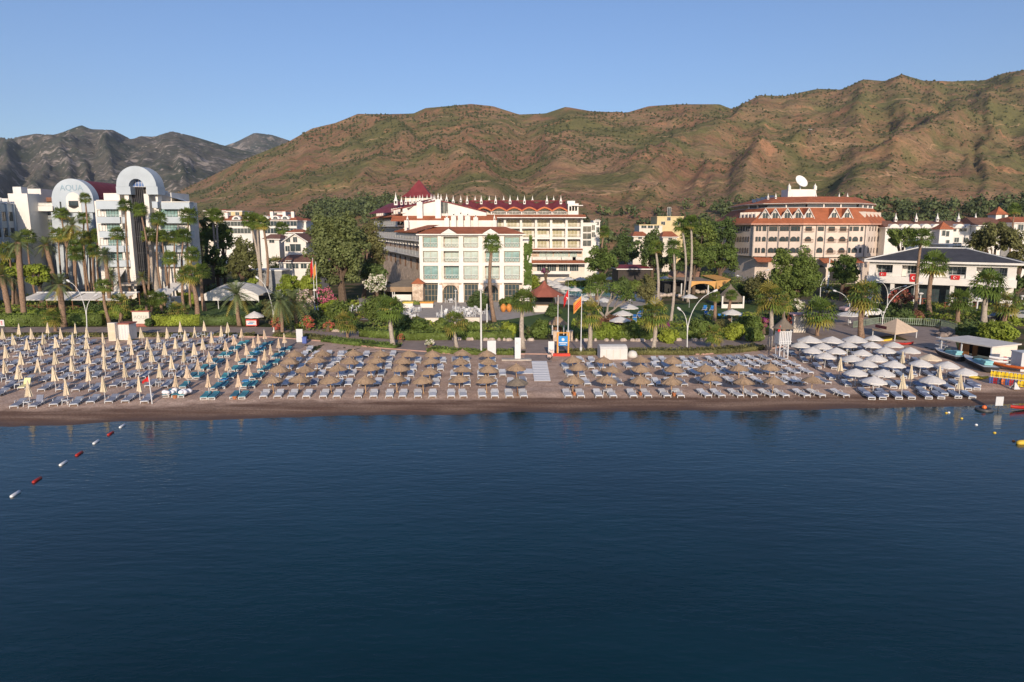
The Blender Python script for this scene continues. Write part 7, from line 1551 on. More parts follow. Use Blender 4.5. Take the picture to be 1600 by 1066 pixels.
# red pagoda bar
p = G(851, 488); k_ = p.y/FPX; e = empty('pagoda_bar', p); tag(e, 'small open bar under a red pagoda roof with flared eaves', 'bar'); r = 29*k_; zE = A(851, 461.5, p.y+r*.7).z; zT = A(851, 438.6, p.y+r*.7).z
m = MB(); m.lathe([(r*1.18, 0), (r*1.12, .1), (r*.72, (zT-zE)*.30), (r*.36, (zT-zE)*.55), (r*.13, (zT-zE)*.8), (.08, zT-zE)], 8, pattern('pagoda_tiles', (.30, .09, .06), (.40, .14, .09), 'z', 6, .8, .5), (0, r*.7, zE), R(22.5)); m.build('roof', e)
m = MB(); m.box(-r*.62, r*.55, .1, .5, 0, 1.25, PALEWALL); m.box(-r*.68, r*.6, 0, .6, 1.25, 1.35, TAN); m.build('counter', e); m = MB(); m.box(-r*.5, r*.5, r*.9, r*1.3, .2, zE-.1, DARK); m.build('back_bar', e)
for s in (-1, 1):
    for t in (.15, 1.2): m = MB(); m.box(s*r*.75-.1, s*r*.75+.1, r*t-.1, r*t+.1, 0, zE, WOOD); m.build('post', e)
# thatched hut with stone gate posts, behind the billboard
p = G(872, 524); k_ = p.y/FPX; e = empty('thatched_hut', p); tag(e, 'little thatched hut behind the blue billboard, at the garden gate', 'hut'); m = MB(); z0 = A(872, 508, p.y).z; m.lathe([(13.5*k_*1.3, 0), (12*k_, .4), (4*k_, z0*.35+.5)], 8, THATCH, (0, 1.2, z0), R(22.5)); m.build('roof', e)
for s in (-1, 1): m = MB(); m.tube([(s*9*k_, .2, 0), (s*9*k_, .2, z0+.1)], .09, 6, PLASTIC); m.build('post', e)
m = MB(); m.box(-7*k_, 7*k_, 1.5, 2.0, 0, 1.0, WOOD); m.build('counter', e)
for u, l in ((869, 'stone gate pillar left of the billboard panel, by the steps'), (890, 'stone gate pillar right of the billboard panel, beside flagpole')): p = G(u, 533.5); m = MB(); m.box(-.42, .42, 0, .8, 0, 1.35, STONE); m.box(-.48, .48, -.06, .86, 1.352, 1.46, CONC); tag(m.build('gate_pillar', None, p), l, 'pillar')
# thatched restaurant left of the hotel
p = G(624, 473.5); Y = p.y; e = empty('thatched_bar', p); tag(e, 'restaurant bar under brown grey thatched roof, left of the white hotel', 'bar')
def lx(u, v, y=Y): q = A(u, v, y); return q.x-p.x, q.z
x0, z0 = lx(599, 448.5); x1, z1 = lx(649, 448.5); zt = A(640, 437, Y+5).z
m = MB(); m.add([(x0, 0, z0), (x1, 0, z0), (x1+.2, 5, zt), (x0+3.5, 5, zt), (x0, 8, z0), (x1, 8, z0)], [(0,1,2,3),(0,3,4),(3,2,5,4)], THATCHD); m.build('roof', e); m = MB(); m.box(x0, x1, -.08, .06, lx(620, 456)[1], z0, THATCH); m.build('fringe', e)
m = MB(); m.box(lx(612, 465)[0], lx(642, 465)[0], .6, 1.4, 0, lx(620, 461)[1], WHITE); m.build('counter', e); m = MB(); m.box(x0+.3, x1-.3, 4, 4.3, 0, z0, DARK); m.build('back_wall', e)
for u in (600.5, 613, 616, 646): m = MB(); x = lx(u, 460)[0]; m.tube([(x, .25, 0), (x, .25, z0)], .1, 6, METAL); m.build('post', e)
p = G(653, 474); m = MB(); m.box(-1.1, 1.1, 0, 2.2, 0, 4.0, STONE); e = empty('stone_pier', p); tag(e, 'rough stone pier with a small tiled cap at the hotel corner', 'pier'); m.build('wall', e); m = MB(); m.lathe([(1.9, 0), (.05, 1.1)], 4, TERRA, (0, 1.1, 4.02), math.pi/4); m.build('cap', e)
# terrace: low walls, counters, tables and chairs, jars
for u0, u1, v0, v1, l in ((664,686.5,497,504.5,'cream low wall at the terrace edge, left of the yellowish palm'), (727,749.5,496.5,505,'cream low wall at the terrace edge, right of the yellowish palm')):
    a, b = G(u0, v1), G(u1, v1); m = MB(); m.box(a.x, b.x, a.y, a.y+.35, 0, A(u0, v0, a.y).z, PALEWALL); m.box(a.x-.06, b.x+.06, a.y-.06, a.y+.41, A(u0, v0, a.y).z, A(u0, v0, a.y).z+.07, CONC); tag(m.build('terrace_wall'), l, 'wall')
a, b = G(547, 497), G(583, 497); m = MB(); n = 34
for k in range(n): x = a.x+(b.x-a.x)*k/n; m.box(x, x+(b.x-a.x)/n*.8, a.y, a.y+.05, 0, 1.0+.04*((k*7) % 3), TAN)
m.box(a.x, b.x, a.y+.05, a.y+.11, .3, .38, WOOD); m.box(a.x, b.x, a.y+.05, a.y+.11, .75, .83, WOOD); tag(m.build('wooden_fence'), 'tan wooden fence left of the dome shaped bush', 'fence')
for u0, u1, l in ((657, 676.5, 'buffet counter with an orange top on the hotel terrace'), (630, 645, 'buffet counter with a yellow top on the hotel terrace')):
    a, b = G(u0, 481), G(u1, 481); e = empty('buffet_counter', a); tag(e, l, 'counter'); m = MB(); m.box(0, b.x-a.x, 0, .9, 0, .85, WHITE); m.build('body', e); m = MB(); m.box(-.1, b.x-a.x+.1, -.1, 1.0, .852, 1.15, ORANGE if u0 > 650 else pm('yellow_paint', (.65, .50, .10), .6)); m.build('top', e)
def chair_mesh():
    m = MB(); m.box(-.24, .24, -.24, .24, .42, .47, PLASTIC); m.box(-.24, .24, .20, .25, .50, .95, PLASTIC)
    for sx in (-.2, .2):
        for sy in (-.2, .2): m.box(sx-.03, sx+.03, sy-.03, sy+.03, 0, .42, PLASTIC)
    return m.mesh('cafe_chair')
CHAIR = chair_mesh(); m = MB(); m.lathe([(.03, 0), (.45, .70), (.48, .72), (.48, .76), (.02, .76)], 14, PLASTIC); m.lathe([(.3, 0), (.28, .04), (.05, .06)], 12, METAL); CTAB = m.mesh('cafe_table')
for k, (u, v) in enumerate([(640,490),(650,487),(634,497),(644,499),(716,486),(727,489),(738,487),(749,491),(690,498),(697,492),(720,494),(734,495),(652,470),(660,471),(703,473),(757,470),(548,488),(556,485)]):
    p = G(u, v); p.z = .02; tag(inst('cafe_table', CTAB, None, p), 'round white cafe table on the hotel terrace among white chairs', 'table', 'cafe tables on the hotel terrace')
    for q in range(4 if k % 2 else 3): a = q*1.57+k*.7; tag(inst('cafe_chair', CHAIR, None, p+Vector((.8*math.cos(a), .8*math.sin(a), 0)), a-math.pi/2), 'white cafe chair drawn up to a round table on the hotel terrace', 'chair', 'cafe chairs on the hotel terrace')
for u, l in ((786.5, 'left of two big orange clay jars on the hotel lawn'), (795.5, 'right of two big orange clay jars on the hotel lawn')): m = MB(); m.lathe([(.25, 0), (.5, .45), (.58, .9), (.4, 1.25), (.22, 1.4), (.28, 1.5)], 16, pm('orange_clay', (.55, .22, .05), .7, .2, 2)); tag(m.build('clay_jar', None, G(u, 487.5), True), l, 'jar', 'orange jars on the lawn')
# orange canopy pavilion
Yp = 158.0; ORC = pm('orange_canopy', (.60, .33, .11), .8, .12, .6); e = empty('canopy_pavilion', (A(1090, 458, Yp).x, Yp, 0)); tag(e, 'pavilion with brown tiled roof and pointed orange arched canopy', 'pavilion')
def qd(x, y, Y=Yp): q = A(*ZD(x, y), Y); return (q.x-e.location.x, Y-Yp, q.z)
m = MB(); arc = [qd(690+172*math.cos(t), 385-90*math.sin(t)) for t in np.linspace(0, math.pi, 13)]
top = [qd(690+190*math.cos(t), 262) for t in np.linspace(0, math.pi, 13)]
for i in range(12):
    m.add([arc[i], arc[i+1], top[i+1], top[i]], [(0,1,2,3)], ORC); m.add([arc[i], arc[i+1], (arc[i+1][0], .35, arc[i+1][2]), (arc[i][0], .35, arc[i][2])], [(0,3,2,1)], ORC)
m.add([qd(880, 255), qd(1090, 236, Yp+4), qd(888, 386)], [(0,2,1)], ORC); m.add([qd(500, 262), qd(500, 392), qd(518, 385)], [(0,1,2)], ORC); m.build('arched_canopy', e)
m = MB(); m.add([qd(660, 178, Yp+7), qd(865, 172, Yp+9), qd(1092, 234, Yp+4), qd(880, 247)], [(0,3,2,1)], ORC); m.add([qd(660, 186, Yp+6.8), qd(870, 268, Yp+.4), qd(880, 250)], [(0,1,2)], DARK); m.build('canopy_top', e)
m = MB(); m.add([qd(190, 215, Yp+1), qd(500, 262), qd(870, 266), qd(640, 205, Yp+6), qd(450, 205, Yp+5)], [(0,1,2,3,4)], pattern('grey_roof_felt', (.20, .17, .15), (.27, .23, .2), 'x', 1, .9)); m.build('felt_roof', e)
m = MB(); m.add([qd(205, 205, Yp+4.8), qd(640, 205, Yp+6.1), qd(655, 128, Yp+10), qd(230, 124, Yp+10)], [(0,1,2,3)], pattern('salmon_tiles', (.36, .19, .12), (.46, .27, .18), 'x', 3, .8, .5)); m.build('tiled_roof', e)
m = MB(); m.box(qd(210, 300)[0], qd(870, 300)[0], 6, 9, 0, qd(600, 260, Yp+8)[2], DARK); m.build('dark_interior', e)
for x in (300, 390, 505, 760, 885): m = MB(); q = qd(x, 400, Yp+1); m.tube([(q[0], .6, 0), (q[0], .6, qd(x, 290, Yp+1)[2])], .15, 7, METAL); m.build('post', e)
p = G(1055, 470); m = MB(); rng = random.Random(5)
for u, v, l in ((1046, 465, 'heap of pale boulders left of the orange arch, behind tall palm trunks'), (1088, 459, 'heap of pale boulders under the orange arch')):
    m = MB(); o = G(u, v)
    for k in range(14): r = rng.uniform(.4, .8); c = (rng.uniform(-2.6, 2.6), rng.uniform(0, 1.5), r*.5); m.lathe([(r*.5, -r*.4), (r, 0), (r*.8, r*.5), (r*.2, r*.7)], 7, pm('pale_rock', (.48, .40, .33), .9, .2, 1.5), c, rng.uniform(0, 3))
    tag(m.build('boulder_heap', None, o), l, 'rocks')
# thatched gazebo
p = G(1145, 482); k_ = p.y/FPX; e = empty('thatched_gazebo', p); tag(e, 'white gazebo with shaggy grey thatched roof, on the pool lawn', 'gazebo'); r = 16.5*k_; z0 = A(1145, 468, p.y).z; zt = A(1145, 445.5, p.y+r).z
m = MB(); m.lathe([(r*1.34, -.5), (r*1.3, .05), (r*.7, (zt-z0)*.5), (r*.2, (zt-z0)*.88), (.06, zt-z0+.2)], 10, THATCHD, (0, r, z0)); m.build('roof', e)
for s in (-1, 1):
    for t in (.1, 1.9): m = MB(); m.box(s*r-.14, s*r+.14, r*t-.14, r*t+.14, 0, z0+.6, WHITE); m.build('post', e)
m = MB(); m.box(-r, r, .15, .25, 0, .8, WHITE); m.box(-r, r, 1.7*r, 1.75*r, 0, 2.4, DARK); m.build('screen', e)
# white vaulted tent
p = G(356, 483); Yt = p.y; e = empty('event_tent', p); tag(e, 'white vaulted tent open at the front, on the lawn behind the hedge', 'tent'); a, b = A(308.5, 467, Yt), A(404, 462, Yt); zc_ = A(356, 446, Yt+3).z; n = 12; pr = []
for i in range(n+1): t = i/n; pr.append((a.x-p.x+(b.x-a.x)*t, a.z+(b.z-a.z)*t+(zc_-a.z)*math.sin(math.pi*t)**.8))
m = MB()
for i in range(n): m.add([(pr[i][0], 0, pr[i][1]-.35*math.sin(math.pi*i/n)), (pr[i+1][0], 0, pr[i+1][1]-.35*math.sin(math.pi*(i+1)/n)), (pr[i+1][0], 4, pr[i+1][1]+.25), (pr[i][0], 4, pr[i][1]+.25), (pr[i+1][0], 8, pr[i+1][1]-.2), (pr[i][0], 8, pr[i][1]-.2)], [(0,1,2,3),(3,2,4,5)], CANVASW)
m.build('roof', e); m = MB()
for i in range(n): m.add([(pr[i][0], -.02, a.z-.35), (pr[i+1][0], -.02, a.z-.35), (pr[i+1][0], -.02, pr[i+1][1]-.35*math.sin(math.pi*(i+1)/n)), (pr[i][0], -.02, pr[i][1]-.35*math.sin(math.pi*i/n))], [(0,1,2,3)], CANVASW)
m.build('valance', e)
for t in (.005, .33, .66, .995): m = MB(); x = pr[0][0]+(pr[-1][0]-pr[0][0])*t; m.tube([(x, .1, 0), (x, .1, a.z)], .08, 6, METAL); m.build('post', e)
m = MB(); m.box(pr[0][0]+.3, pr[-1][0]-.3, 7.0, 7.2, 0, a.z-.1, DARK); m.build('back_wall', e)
# long white awning on the left with its tables
p = G(115, 489); Yw = p.y; e = empty('long_awning', p); tag(e, 'long white sloping awning in four bays over dining tables, left', 'awning'); zf = A(115, 468.5, Yw).z; zb = A(115, 457.5, Yw+3.5).z
x = [A(u, 468.5, Yw).x-p.x for u in (29, 70, 110, 151, 192)]
for i in range(4): m = MB(); m.add([(x[i]+.12, 0, zf), (x[i+1]-.2, 0, zf), (x[i+1]+.7, 3.5, zb), (x[i]+1.0, 3.5, zb), (x[i]+.12, 0, zf-.12), (x[i+1]-.2, 0, zf-.12)], [(0,1,2,3),(0,4,5,1)], CANVASW); m.build('canopy', e)
m = MB(); m.box(x[0]+1, x[4]+.8, 3.5, 4.4, zb-.1, zb+.15, METAL); m.build('roller_box', e)
for i in range(5):
    for y_ in (.15, 3.7): m = MB(); m.tube([(x[i]+(1 if y_ > 1 else .2), y_, 0), (x[i]+(1 if y_ > 1 else .2), y_, zf-.1 if y_ < 1 else zb)], .08, 6, WOOD); m.build('post', e)
m = MB(); m.box(-.7, .7, -.4, .4, .70, .75, WOOD)
for sx in (-.6, .6): m.box(sx-.05, sx+.05, -.3, .3, 0, .70, WOOD)
m.box(-.7, .7, -.85, -.55, .42, .46, WOOD); m.box(-.7, .7, .55, .85, .42, .46, WOOD)
for sx in (-.5, .5): m.box(sx-.04, sx+.04, -.8, -.6, 0, .42, WOOD); m.box(sx-.04, sx+.04, .6, .8, 0, .42, WOOD)
PIC = m.mesh('picnic_table')
for k, u in enumerate((36, 50, 64, 84, 100, 118, 132, 146, 162, 178)): q = G(u, 486-(k % 2)*2.5); tag(inst('picnic_table', PIC, None, q, .1*(k % 3)), f'reddish brown bench table under the long white awning, {nth(k+1)} from the left', 'table', 'tables under the long awning')
# sheds and canopies behind the palms
for u0, u1, vt, vb, l in ((232, 266, 451, 462, 'white slanting canopy left of the white shed among the palms'), (253, 287, 442, 453, 'higher white slanting canopy behind the white shed')):
    Y = 126 if vt > 445 else 134; e = empty('slanted_canopy', (A(u0, vb, Y).x, Y, 0)); tag(e, l, 'canopy'); a, b = A(u0, vb, Y), A(u1, vb-2, Y); zt = A(u0, vt, Y+3).z; m = MB(); m.add([(0, 0, a.z), (b.x-a.x, 0, b.z), (b.x-a.x-.5, 3, zt), (.5, 3, zt), (0, 0, a.z-.3), (b.x-a.x, 0, b.z-.3)], [(0,1,2,3),(0,4,5,1)], CANVASW); m.build('canopy', e)
    for x_ in (.2, b.x-a.x-.2): m = MB(); m.tube([(x_, .1, 0), (x_, .1, a.z-.1)], .08, 6, METAL); m.build('post', e)
a, b = G(260, 483), G(276, 483); m = MB(); e = empty('garden_shed', a); tag(e, 'small white shed with dark slit windows among the palms', 'shed'); h = A(260, 466, a.y).z; m.box(0, b.x-a.x, 0, 2.5, 0, h, WHITE); m.build('wall', e); m = MB(); m.box(-.1, b.x-a.x+.1, -.2, 2.6, h+.01, h+.15, METAL); m.build('roof', e)
for x_ in (.3, (b.x-a.x)*.55): m = MB(); m.box(x_, x_+.6, -.03, 0, h*.78, h*.86, DARK); m.build('window', e)
p = G(205, 474); parasol('closed', 'folded_parasol', p, 'tall folded white parasol beside the end of the long awning', 'parasol', None, None, 3).scale = (1.5, 1.5, 1.65)
# lettered low wall, kiosks on the beach edge
a, b = G(208, 510), G(234, 510); e = empty('lettered_wall', a); tag(e, 'low cream wall with faint green lettering and red coping, behind the promenade', 'sign'); L_ = b.x-a.x; h = A(208, 487.5, a.y).z; m = MB(); m.box(0, L_, 0, .5, .42, h, PALEWALL); w_ = m.build('panel', e); m = MB(); m.box(-.15, L_+.15, -.08, .6, h+.002, h+.16, pm('brick_red', (.34, .12, .09), .85, .2, 3)); m.build('coping', e); m = MB(); m.box(-.3, L_+.3, -.3, .6, 0, .41, MATS['brick_red']); m.build('base', e)
text_part('AQUA', 'lettering', .78, pm('sage_letter', (.32, .38, .33), .8), w_, (L_/2, -.01, h*.62), .012)
a, b = G(185, 531.5), G(203, 531.5); e = empty('beach_kiosk', a); tag(e, 'white locked beach kiosk with a dark red flat roof, among cream parasols', 'kiosk'); L_ = b.x-a.x; h = A(185, 507, a.y).z; m = MB(); m.box(0, L_, 0, 1.9, 0, h, WHITE); m.build('wall', e); m = MB(); m.box(-.12, L_+.12, -.15, 2.05, h+.002, h+.14, MATS['brick_red']); m.build('roof', e); m = MB()
for k in range(4): m.box(.12+k*L_/4, L_/4-.06+k*L_/4, -.03, 0, .1, h-.1, PLASTIC)
m.build('door', e)
a, b = G(170, 533), G(181.5, 533); m = MB(); h = A(170, 505, a.y).z; e = empty('cream_locker', a); tag(e, 'tall narrow cream cabinet left of the white beach kiosk', 'cabinet'); m.box(0, b.x-a.x, 0, .8, 0, h, PALEWALL); m.build('body', e); m = MB(); m.box(.05, b.x-a.x-.05, -.02, 0, .1, h*.55, CANVAS); m.box(.05, b.x-a.x-.05, -.02, 0, h*.58, h*.95, CANVAS); m.build('door', e)
p = G(393, 511); e = empty('snack_cart', p); tag(e, 'red and white snack cart under a grey parasol, by the side lane', 'cart'); m = MB(); m.box(-.85, .85, 0, 1.0, .15, 1.2, MATS['red_paint']); m.build('body', e); m = MB(); m.box(-.78, .78, -.02, 0, .3, 1.0, PLASTIC); m.build('front_panel', e); m = MB(); m.box(-.5, .3, -.035, -.02, .5, .62, pm('sign_blue', (.02, .22, .55))); m.box(-.3, .5, -.035, -.02, .72, .82, DARK); m.build('marks', e)
o = parasol('big', 'cart_parasol', G(394, 511)+Vector((.3, .5, 0)), 'grey parasol over the red and white snack cart', 'parasol', None, None, 3); o.scale = (.95, .95, 1.25)
# pink and white kiosk, tan canopies on the right
a, b = G(1239.5, 520), G(1258, 520); e = empty('plaza_kiosk', a); tag(e, 'cream kiosk with pinkish flat roof beside the white oleander, plaza', 'kiosk'); L_ = b.x-a.x; h = A(1240, 493, a.y).z; m = MB(); m.box(0, L_, 0, 2.4, 0, h, PALEWALL); m.build('wall', e); m = MB(); m.box(-.3, L_+1.2, -.3, 2.6, h+.002, h+.16, pm('pink_board', (.55, .33, .32), .7)); m.build('roof', e); m = MB(); m.box(L_*.38, L_*.95, -.04, 0, .3, h*.85, WHITE); m.build('front_panel', e)
o = parasol('closedbeige', 'pink_parasol', G(1243, 518)+Vector((0, -.5, 0)), 'pink folded parasol against the cream kiosk', 'parasol', None, None, 2)
o = parasol('pool', 'tan_parasol', G(1325, 508), 'large tan parasol beside the parked cars, left of thick palm', 'parasol', None, None, 2); o.scale = (1.35, 1.35, .85)
p = G(1398, 532); k_ = p.y/FPX; e = empty('square_canopy', p); tag(e, 'large square tan canopy with a dark maroon name strip on its left eave', 'canopy')
def qc(u, v, z): q = G(u, v, z); return (q.x-p.x, q.y-p.y, z)
zE = A(1398, 519.5, p.y).z; c4 = [qc(1399, 520.5, zE), qc(1434, 516, zE), qc(1404, 509.5, zE), qc(1363, 513.5, zE)]; cx = sum(q[0] for q in c4)/4; cy = sum(q[1] for q in c4)/4; zt = A(1399, 497.5, p.y+cy).z
m = MB(); m.add(c4+[(cx, cy, zt)], [(0,1,4),(1,2,4),(2,3,4),(3,0,4)], CANVASP)
for i in range(4): q, s = c4[i], c4[(i+1) % 4]; m.add([q, s, (s[0], s[1], zE-.25), (q[0], q[1], zE-.25)], [(0,3,2,1)], CANVASP)
m.build('roof', e)
for q in c4: m = MB(); m.tube([(q[0]*.96+cx*.04, q[1]*.96+cy*.04, 0), (q[0]*.96+cx*.04, q[1]*.96+cy*.04, zE)], .07, 6, PLASTIC); m.build('post', e)
m = MB(); q, s = Vector(c4[3]), Vector(c4[0]); d = (s-q); o_ = Vector((-.05, -.08, 0)); m.add([tuple(q+d*.12+o_+Vector((0,0,.25))), tuple(q+d*.62+o_+Vector((0,0,.25))), tuple(q+d*.62+o_+Vector((0,0,.68))), tuple(q+d*.12+o_+Vector((0,0,.68)))], [(0,1,2,3)], pm('maroon_strip', (.10, .03, .04), .6)); m.build('name_strip', e)
# fence of bars along the road
def bar_fence(px, h, label, mat):
    P = [G(u, v) for u, v in px]; o = P[0]; e = empty('railing_fence', o); tag(e, label, 'fence')
    for a, b in zip(P[:-1], P[1:]):
        L_ = (b-a).length; n = int(L_/.3); an = math.atan2((b-a).y, (b-a).x); m = MB(); m.box(0, L_, -.03, .03, h-.12, h-.05, mat); m.box(0, L_, -.03, .03, .15, .22, mat)
        for k in range(n+1): m.box(L_*k/n-.05, L_*k/n+.05, -.02, .025, .05, h, mat)
        m.build('panel', e, a-o, False, an)
bar_fence([(1333,513),(1372,506),(1442,508.5)], 1.1, 'sage green railing fence behind the square tan canopy', pm('sage_paint', (.22, .27, .20), .7)); bar_fence([(1444,509),(1470,512),(1494,519)], 1.25, 'sage green railing fence right of the square tan canopy, by boulders', MATS['sage_paint'])
# cars
def car(u, v, rz, paint, label):
    e = empty('parked_car', G(u, v), rz); tag(e, label, 'car', 'cars parked by the plaza'); m = MB()
    pr = [(-2.1,.35),(-2.1,.75),(-1.95,.9),(-1.15,1.0),(-.55,1.45),(.75,1.47),(1.45,1.0),(2.05,.88),(2.12,.6),(2.1,.35)]; m.prism(pr, -.85, .85, paint); m.build('body', e); m = MB()
    for s in (-1, 1): m.prism([(-.95,1.02),(-.48,1.38),(.68,1.40),(1.22,1.02)], s*.86-.01, s*.86+.01, GLASS)
    m.add([(1.48,-.75,1.03),(1.48,.75,1.03),(.83,.7,1.44),(.83,-.7,1.44)], [(0,1,2,3)], GLASS); m.add([(-1.18,-.75,1.03),(-1.18,.75,1.03),(-.62,.7,1.42),(-.62,-.7,1.42)], [(3,2,1,0)], GLASS); m.build('window', e)
    for sx in (-1.3, 1.3):
        for sy in (-.82, .82): m = MB(); pts = [(sx, sy-.1, .32), (sx, sy+.1, .32)]; m.tube(pts, .32, 12, DARKMETAL); m.tube([(sx, sy-.11, .32), (sx, sy+.11, .32)], .18, 8, METAL); m.build('wheel', e)
car(1361, 494.5, .1, pm('white_car_paint', (.7, .7, .7), .25, .03, .5, spec=.6), 'white car parked right of the thick trunked palm, behind the fence'); car(1331, 487.5, .2, pm('pink_car_paint', (.5, .36, .36), .3, .03, .5, spec=.6), 'pale car partly hidden by the tan parasol'); car(1560, 503, -.1, pm('black_car_paint', (.04, .04, .045), .2, .03, .5, spec=.6), 'black car right of the large fan palm'); car(1596, 499, -.3, pm('grey_car_paint', (.25, .26, .28), .25, .03, .5, spec=.6), 'grey car at the right edge beside the yellow shrub')
# street lamps with bowed arms
def lamp(base, fork, tips, label, r=.058, lean=0):
    p = G(*base); e = empty('street_lamp', p); tag(e, label, 'street lamp', 'bowed street lamps'); f_ = A(*fork, p.y)-p; m = MB(); m.tube([(0, 0, 0), tuple(f_)], [r*1.5, r*1.1], 8, METAL); m.lathe([(.22, 0), (.2, .12), (.12, .3)], 10, METAL); m.build('pole', e)
    for t in tips:
        q = A(*t, p.y)-p; d = q-f_; pts = [f_+Vector((d.x*(1-math.cos(s*1.35))/(1-math.cos(1.35)), 0, d.z*math.sin(s*1.35)/math.sin(1.35))) for s in np.linspace(0, 1, 9)]
        m = MB(); m.tube([tuple(x) for x in pts], [r*1.05-.03*i/8 for i in range(9)], 7, METAL); ar = m.build('arm', e)
        dr = (pts[-1]-pts[-2]).normalized(); m = MB(); m.tube([tuple(q), tuple(q+dr*.12), tuple(q+dr*.5), tuple(q+dr*.62)], [.06, .14, .15, .05], 8, PLASTIC); m.build('lamp_head', ar)
for a in (((136,520),(135.3,497),[(109.5,441),(147.5,463)],'bowed two-armed lamp on the promenade, far left before the long awning'), ((428,519),(427.5,500),[(404.5,436),(437,465)],'bowed two-armed lamp beside the side lane and white tent'), ((1073.5,549),(1074,520),[(1114,456),(1064,485)],'bowed two-armed lamp on the promenade before the thatched gazebo'), ((1378,516),(1379,501),[(1436,443),(1365,480)],'bowed two-armed lamp behind the square tan canopy'), ((1328,505),(1328,484),[(1307,455.5)],'bowed single lamp standing by the tan parasol'), ((1386,486),(1387,464),[(1373,439),(1412,447.5)],'bowed two-armed lamp before the left end of white restaurant'), ((1281,474),(1282,452),[(1292,432.5),(1276.5,434)],'bowed two-armed lamp right of the big round trees'), ((1170,468),(1172,446),[(1198,422.5),(1155,431.5)],'bowed two-armed lamp left of the big round trees'), ((1606,504),(1603,486),[(1583,467)],'bowed lamp at the right edge, arm pointing left')): lamp(*a)
def post(u, vb, vt, label, r=.06, head=True, name='lamp_post', cat='post', mat=METAL):
    p = G(u, vb); h = A(u, vt, p.y).z; e = empty(name, p); tag(e, label, cat); m = MB(); m.tube([(0, 0, 0), (0, 0, h)], [r*1.4, r], 8, mat); m.build('pole', e)
    if head: m = MB(); m.lathe([(.08, 0), (.26, .1), (.26, .16), (.1, .24)], 10, mat, (0, 0, h-.02)); m.build('lamp_head', e)
post(752, 554, 454, 'straight grey lamp post on the promenade, left of the white shower column', .09); post(1293, 452, 405, 'tall straight grey pole before the terracotta hotel arches', .14); post(712.5, 489, 455, 'slim pale post on the terrace before the arched doors'); post(690.5, 503, 477, 'cream post at the terrace edge, left of the yellowish palm', .08, False, 'terrace_post'); post(761, 504, 475, 'pale post beside the red brown palm trunk', .1, False, 'terrace_post')
for u, vb, vt, l in ((1389,466,451,'beside the red leaved shrub'),(1407,466,454,'between the two bowed lamps'),(1425,474,452,'left of the very tall thin palm'),(1437,478,458,'right of the very tall thin palm'),(1461.5,476,454,'before the fourth shopfront'),(1526,486,466,'left of the large fan palm, by the parasols'),(1583,468,453,'right of the white building corner'),(1596,474,462,'at the right edge by dark trees')):
    p = G(u, vb); h = A(u, vt, p.y).z; e = empty('garden_lamp', p); tag(e, 'white mushroom topped garden lamp '+l, 'garden lamp', 'mushroom garden lamps'); m = MB(); m.tube([(0, 0, 0), (0, 0, h-.2)], [.14, .11], 8, PLASTIC); m.build('post', e); m = MB(); m.lathe([(.18, -.3), (.5, -.05), (.42, .12), (.1, .22)], 12, PLASTIC, (0, 0, h-.1)); m.build('lamp_shade', e)
m = MB(); p = G(1459, 478)
for k in range(7): x = -3.6+k*1.2; m.box(x-.07, x+.07, -.07, .07, 0, 1.5, pm('red_timber', (.22, .07, .04), .8)); m.box(x-.05, x+.05, -.5, 1.6, 1.52, 1.62, MATS['red_timber'])
m.box(-3.9, 3.9, -.06, .06, 1.40, 1.50, MATS['red_timber']); m.box(-3.9, 3.9, -.05, .05, .5, .6, MATS['red_timber']); tag(m.build('timber_pergola', None, p), 'reddish timber pergola on the terrace before the shopfronts', 'pergola')
m = MB(); p = G(1500, 482)
for k in range(6): x = -3+k*1.2; m.box(x-.06, x+.06, -.06, .06, 0, 1.2, MATS['red_timber'])
m.box(-3.2, 3.2, -.05, .05, 1.1, 1.18, MATS['red_timber']); m.box(-3.2, 3.2, -.05, .05, .4, .47, MATS['red_timber']); tag(m.build('timber_railing', None, p), 'reddish timber railing on the terrace left of the large fan palm', 'railing')
for j, (u, v) in enumerate(((1524, 482), (1533, 478), (1547, 480), (1559, 478))): p = G(u, v); parasol('open', 'terrace_parasol', p, ['first','second','third','fourth'][j]+' low white terrace parasol from the left, before the white restaurant columns', 'parasol', 'low parasols on the restaurant terrace', None, 40+j).scale = (1.2, 1.2, 1.3)
# party flag poles
flagpole(491.5, 470, 404, 'left flagpole by the eucalyptus with a hanging red and green flag', (RED, .5, 2.4, 1.3, ''), Y=126); flagpole(496, 470, 410, 'right flagpole by the eucalyptus with a hanging orange flag', (ORANGE, .5, 2.0, 1.2, ''), Y=124)
# scooter, bench
def scooter(u, v, rz, label, c):
    e = empty('motor_scooter', G(u, v), rz); tag(e, label, 'scooter'); m = MB(); m.prism([(-.75,.35),(-.8,.7),(-.2,.72),(-.05,.4),(.35,.4),(.5,.95),(.6,.95),(.62,.35)], -.2, .2, c); m.build('body', e); m = MB(); m.box(-.75, -.1, -.16, .16, .725, .82, DARKMETAL); m.build('seat', e)
    m = MB(); m.tube([(.5, -.3, 1.05), (.52, 0, 1.0), (.5, .3, 1.05)], .025, 5, DARKMETAL); m.build('handlebar', e)
    for x in (-.6, .65): m = MB(); m.tube([(x, -.07, .26), (x, .07, .26)], .26, 12, DARKMETAL); m.build('wheel', e)
scooter(860, 561.5, 1.3, 'red and white scooter parked under the white board by the billboard', pm('cream_red_paint', (.6, .45, .38), .4)); scooter(408, 494, .9, 'dark blue scooter parked on the side lane by the tall hedge', pm('navy_paint', (.06, .08, .2), .3)); scooter(404, 499, .9, 'second scooter on the side lane, dark red, nearer the snack cart', pm('darkred_paint', (.2, .04, .04), .3))
m = MB(); p = G(754.5, 531)
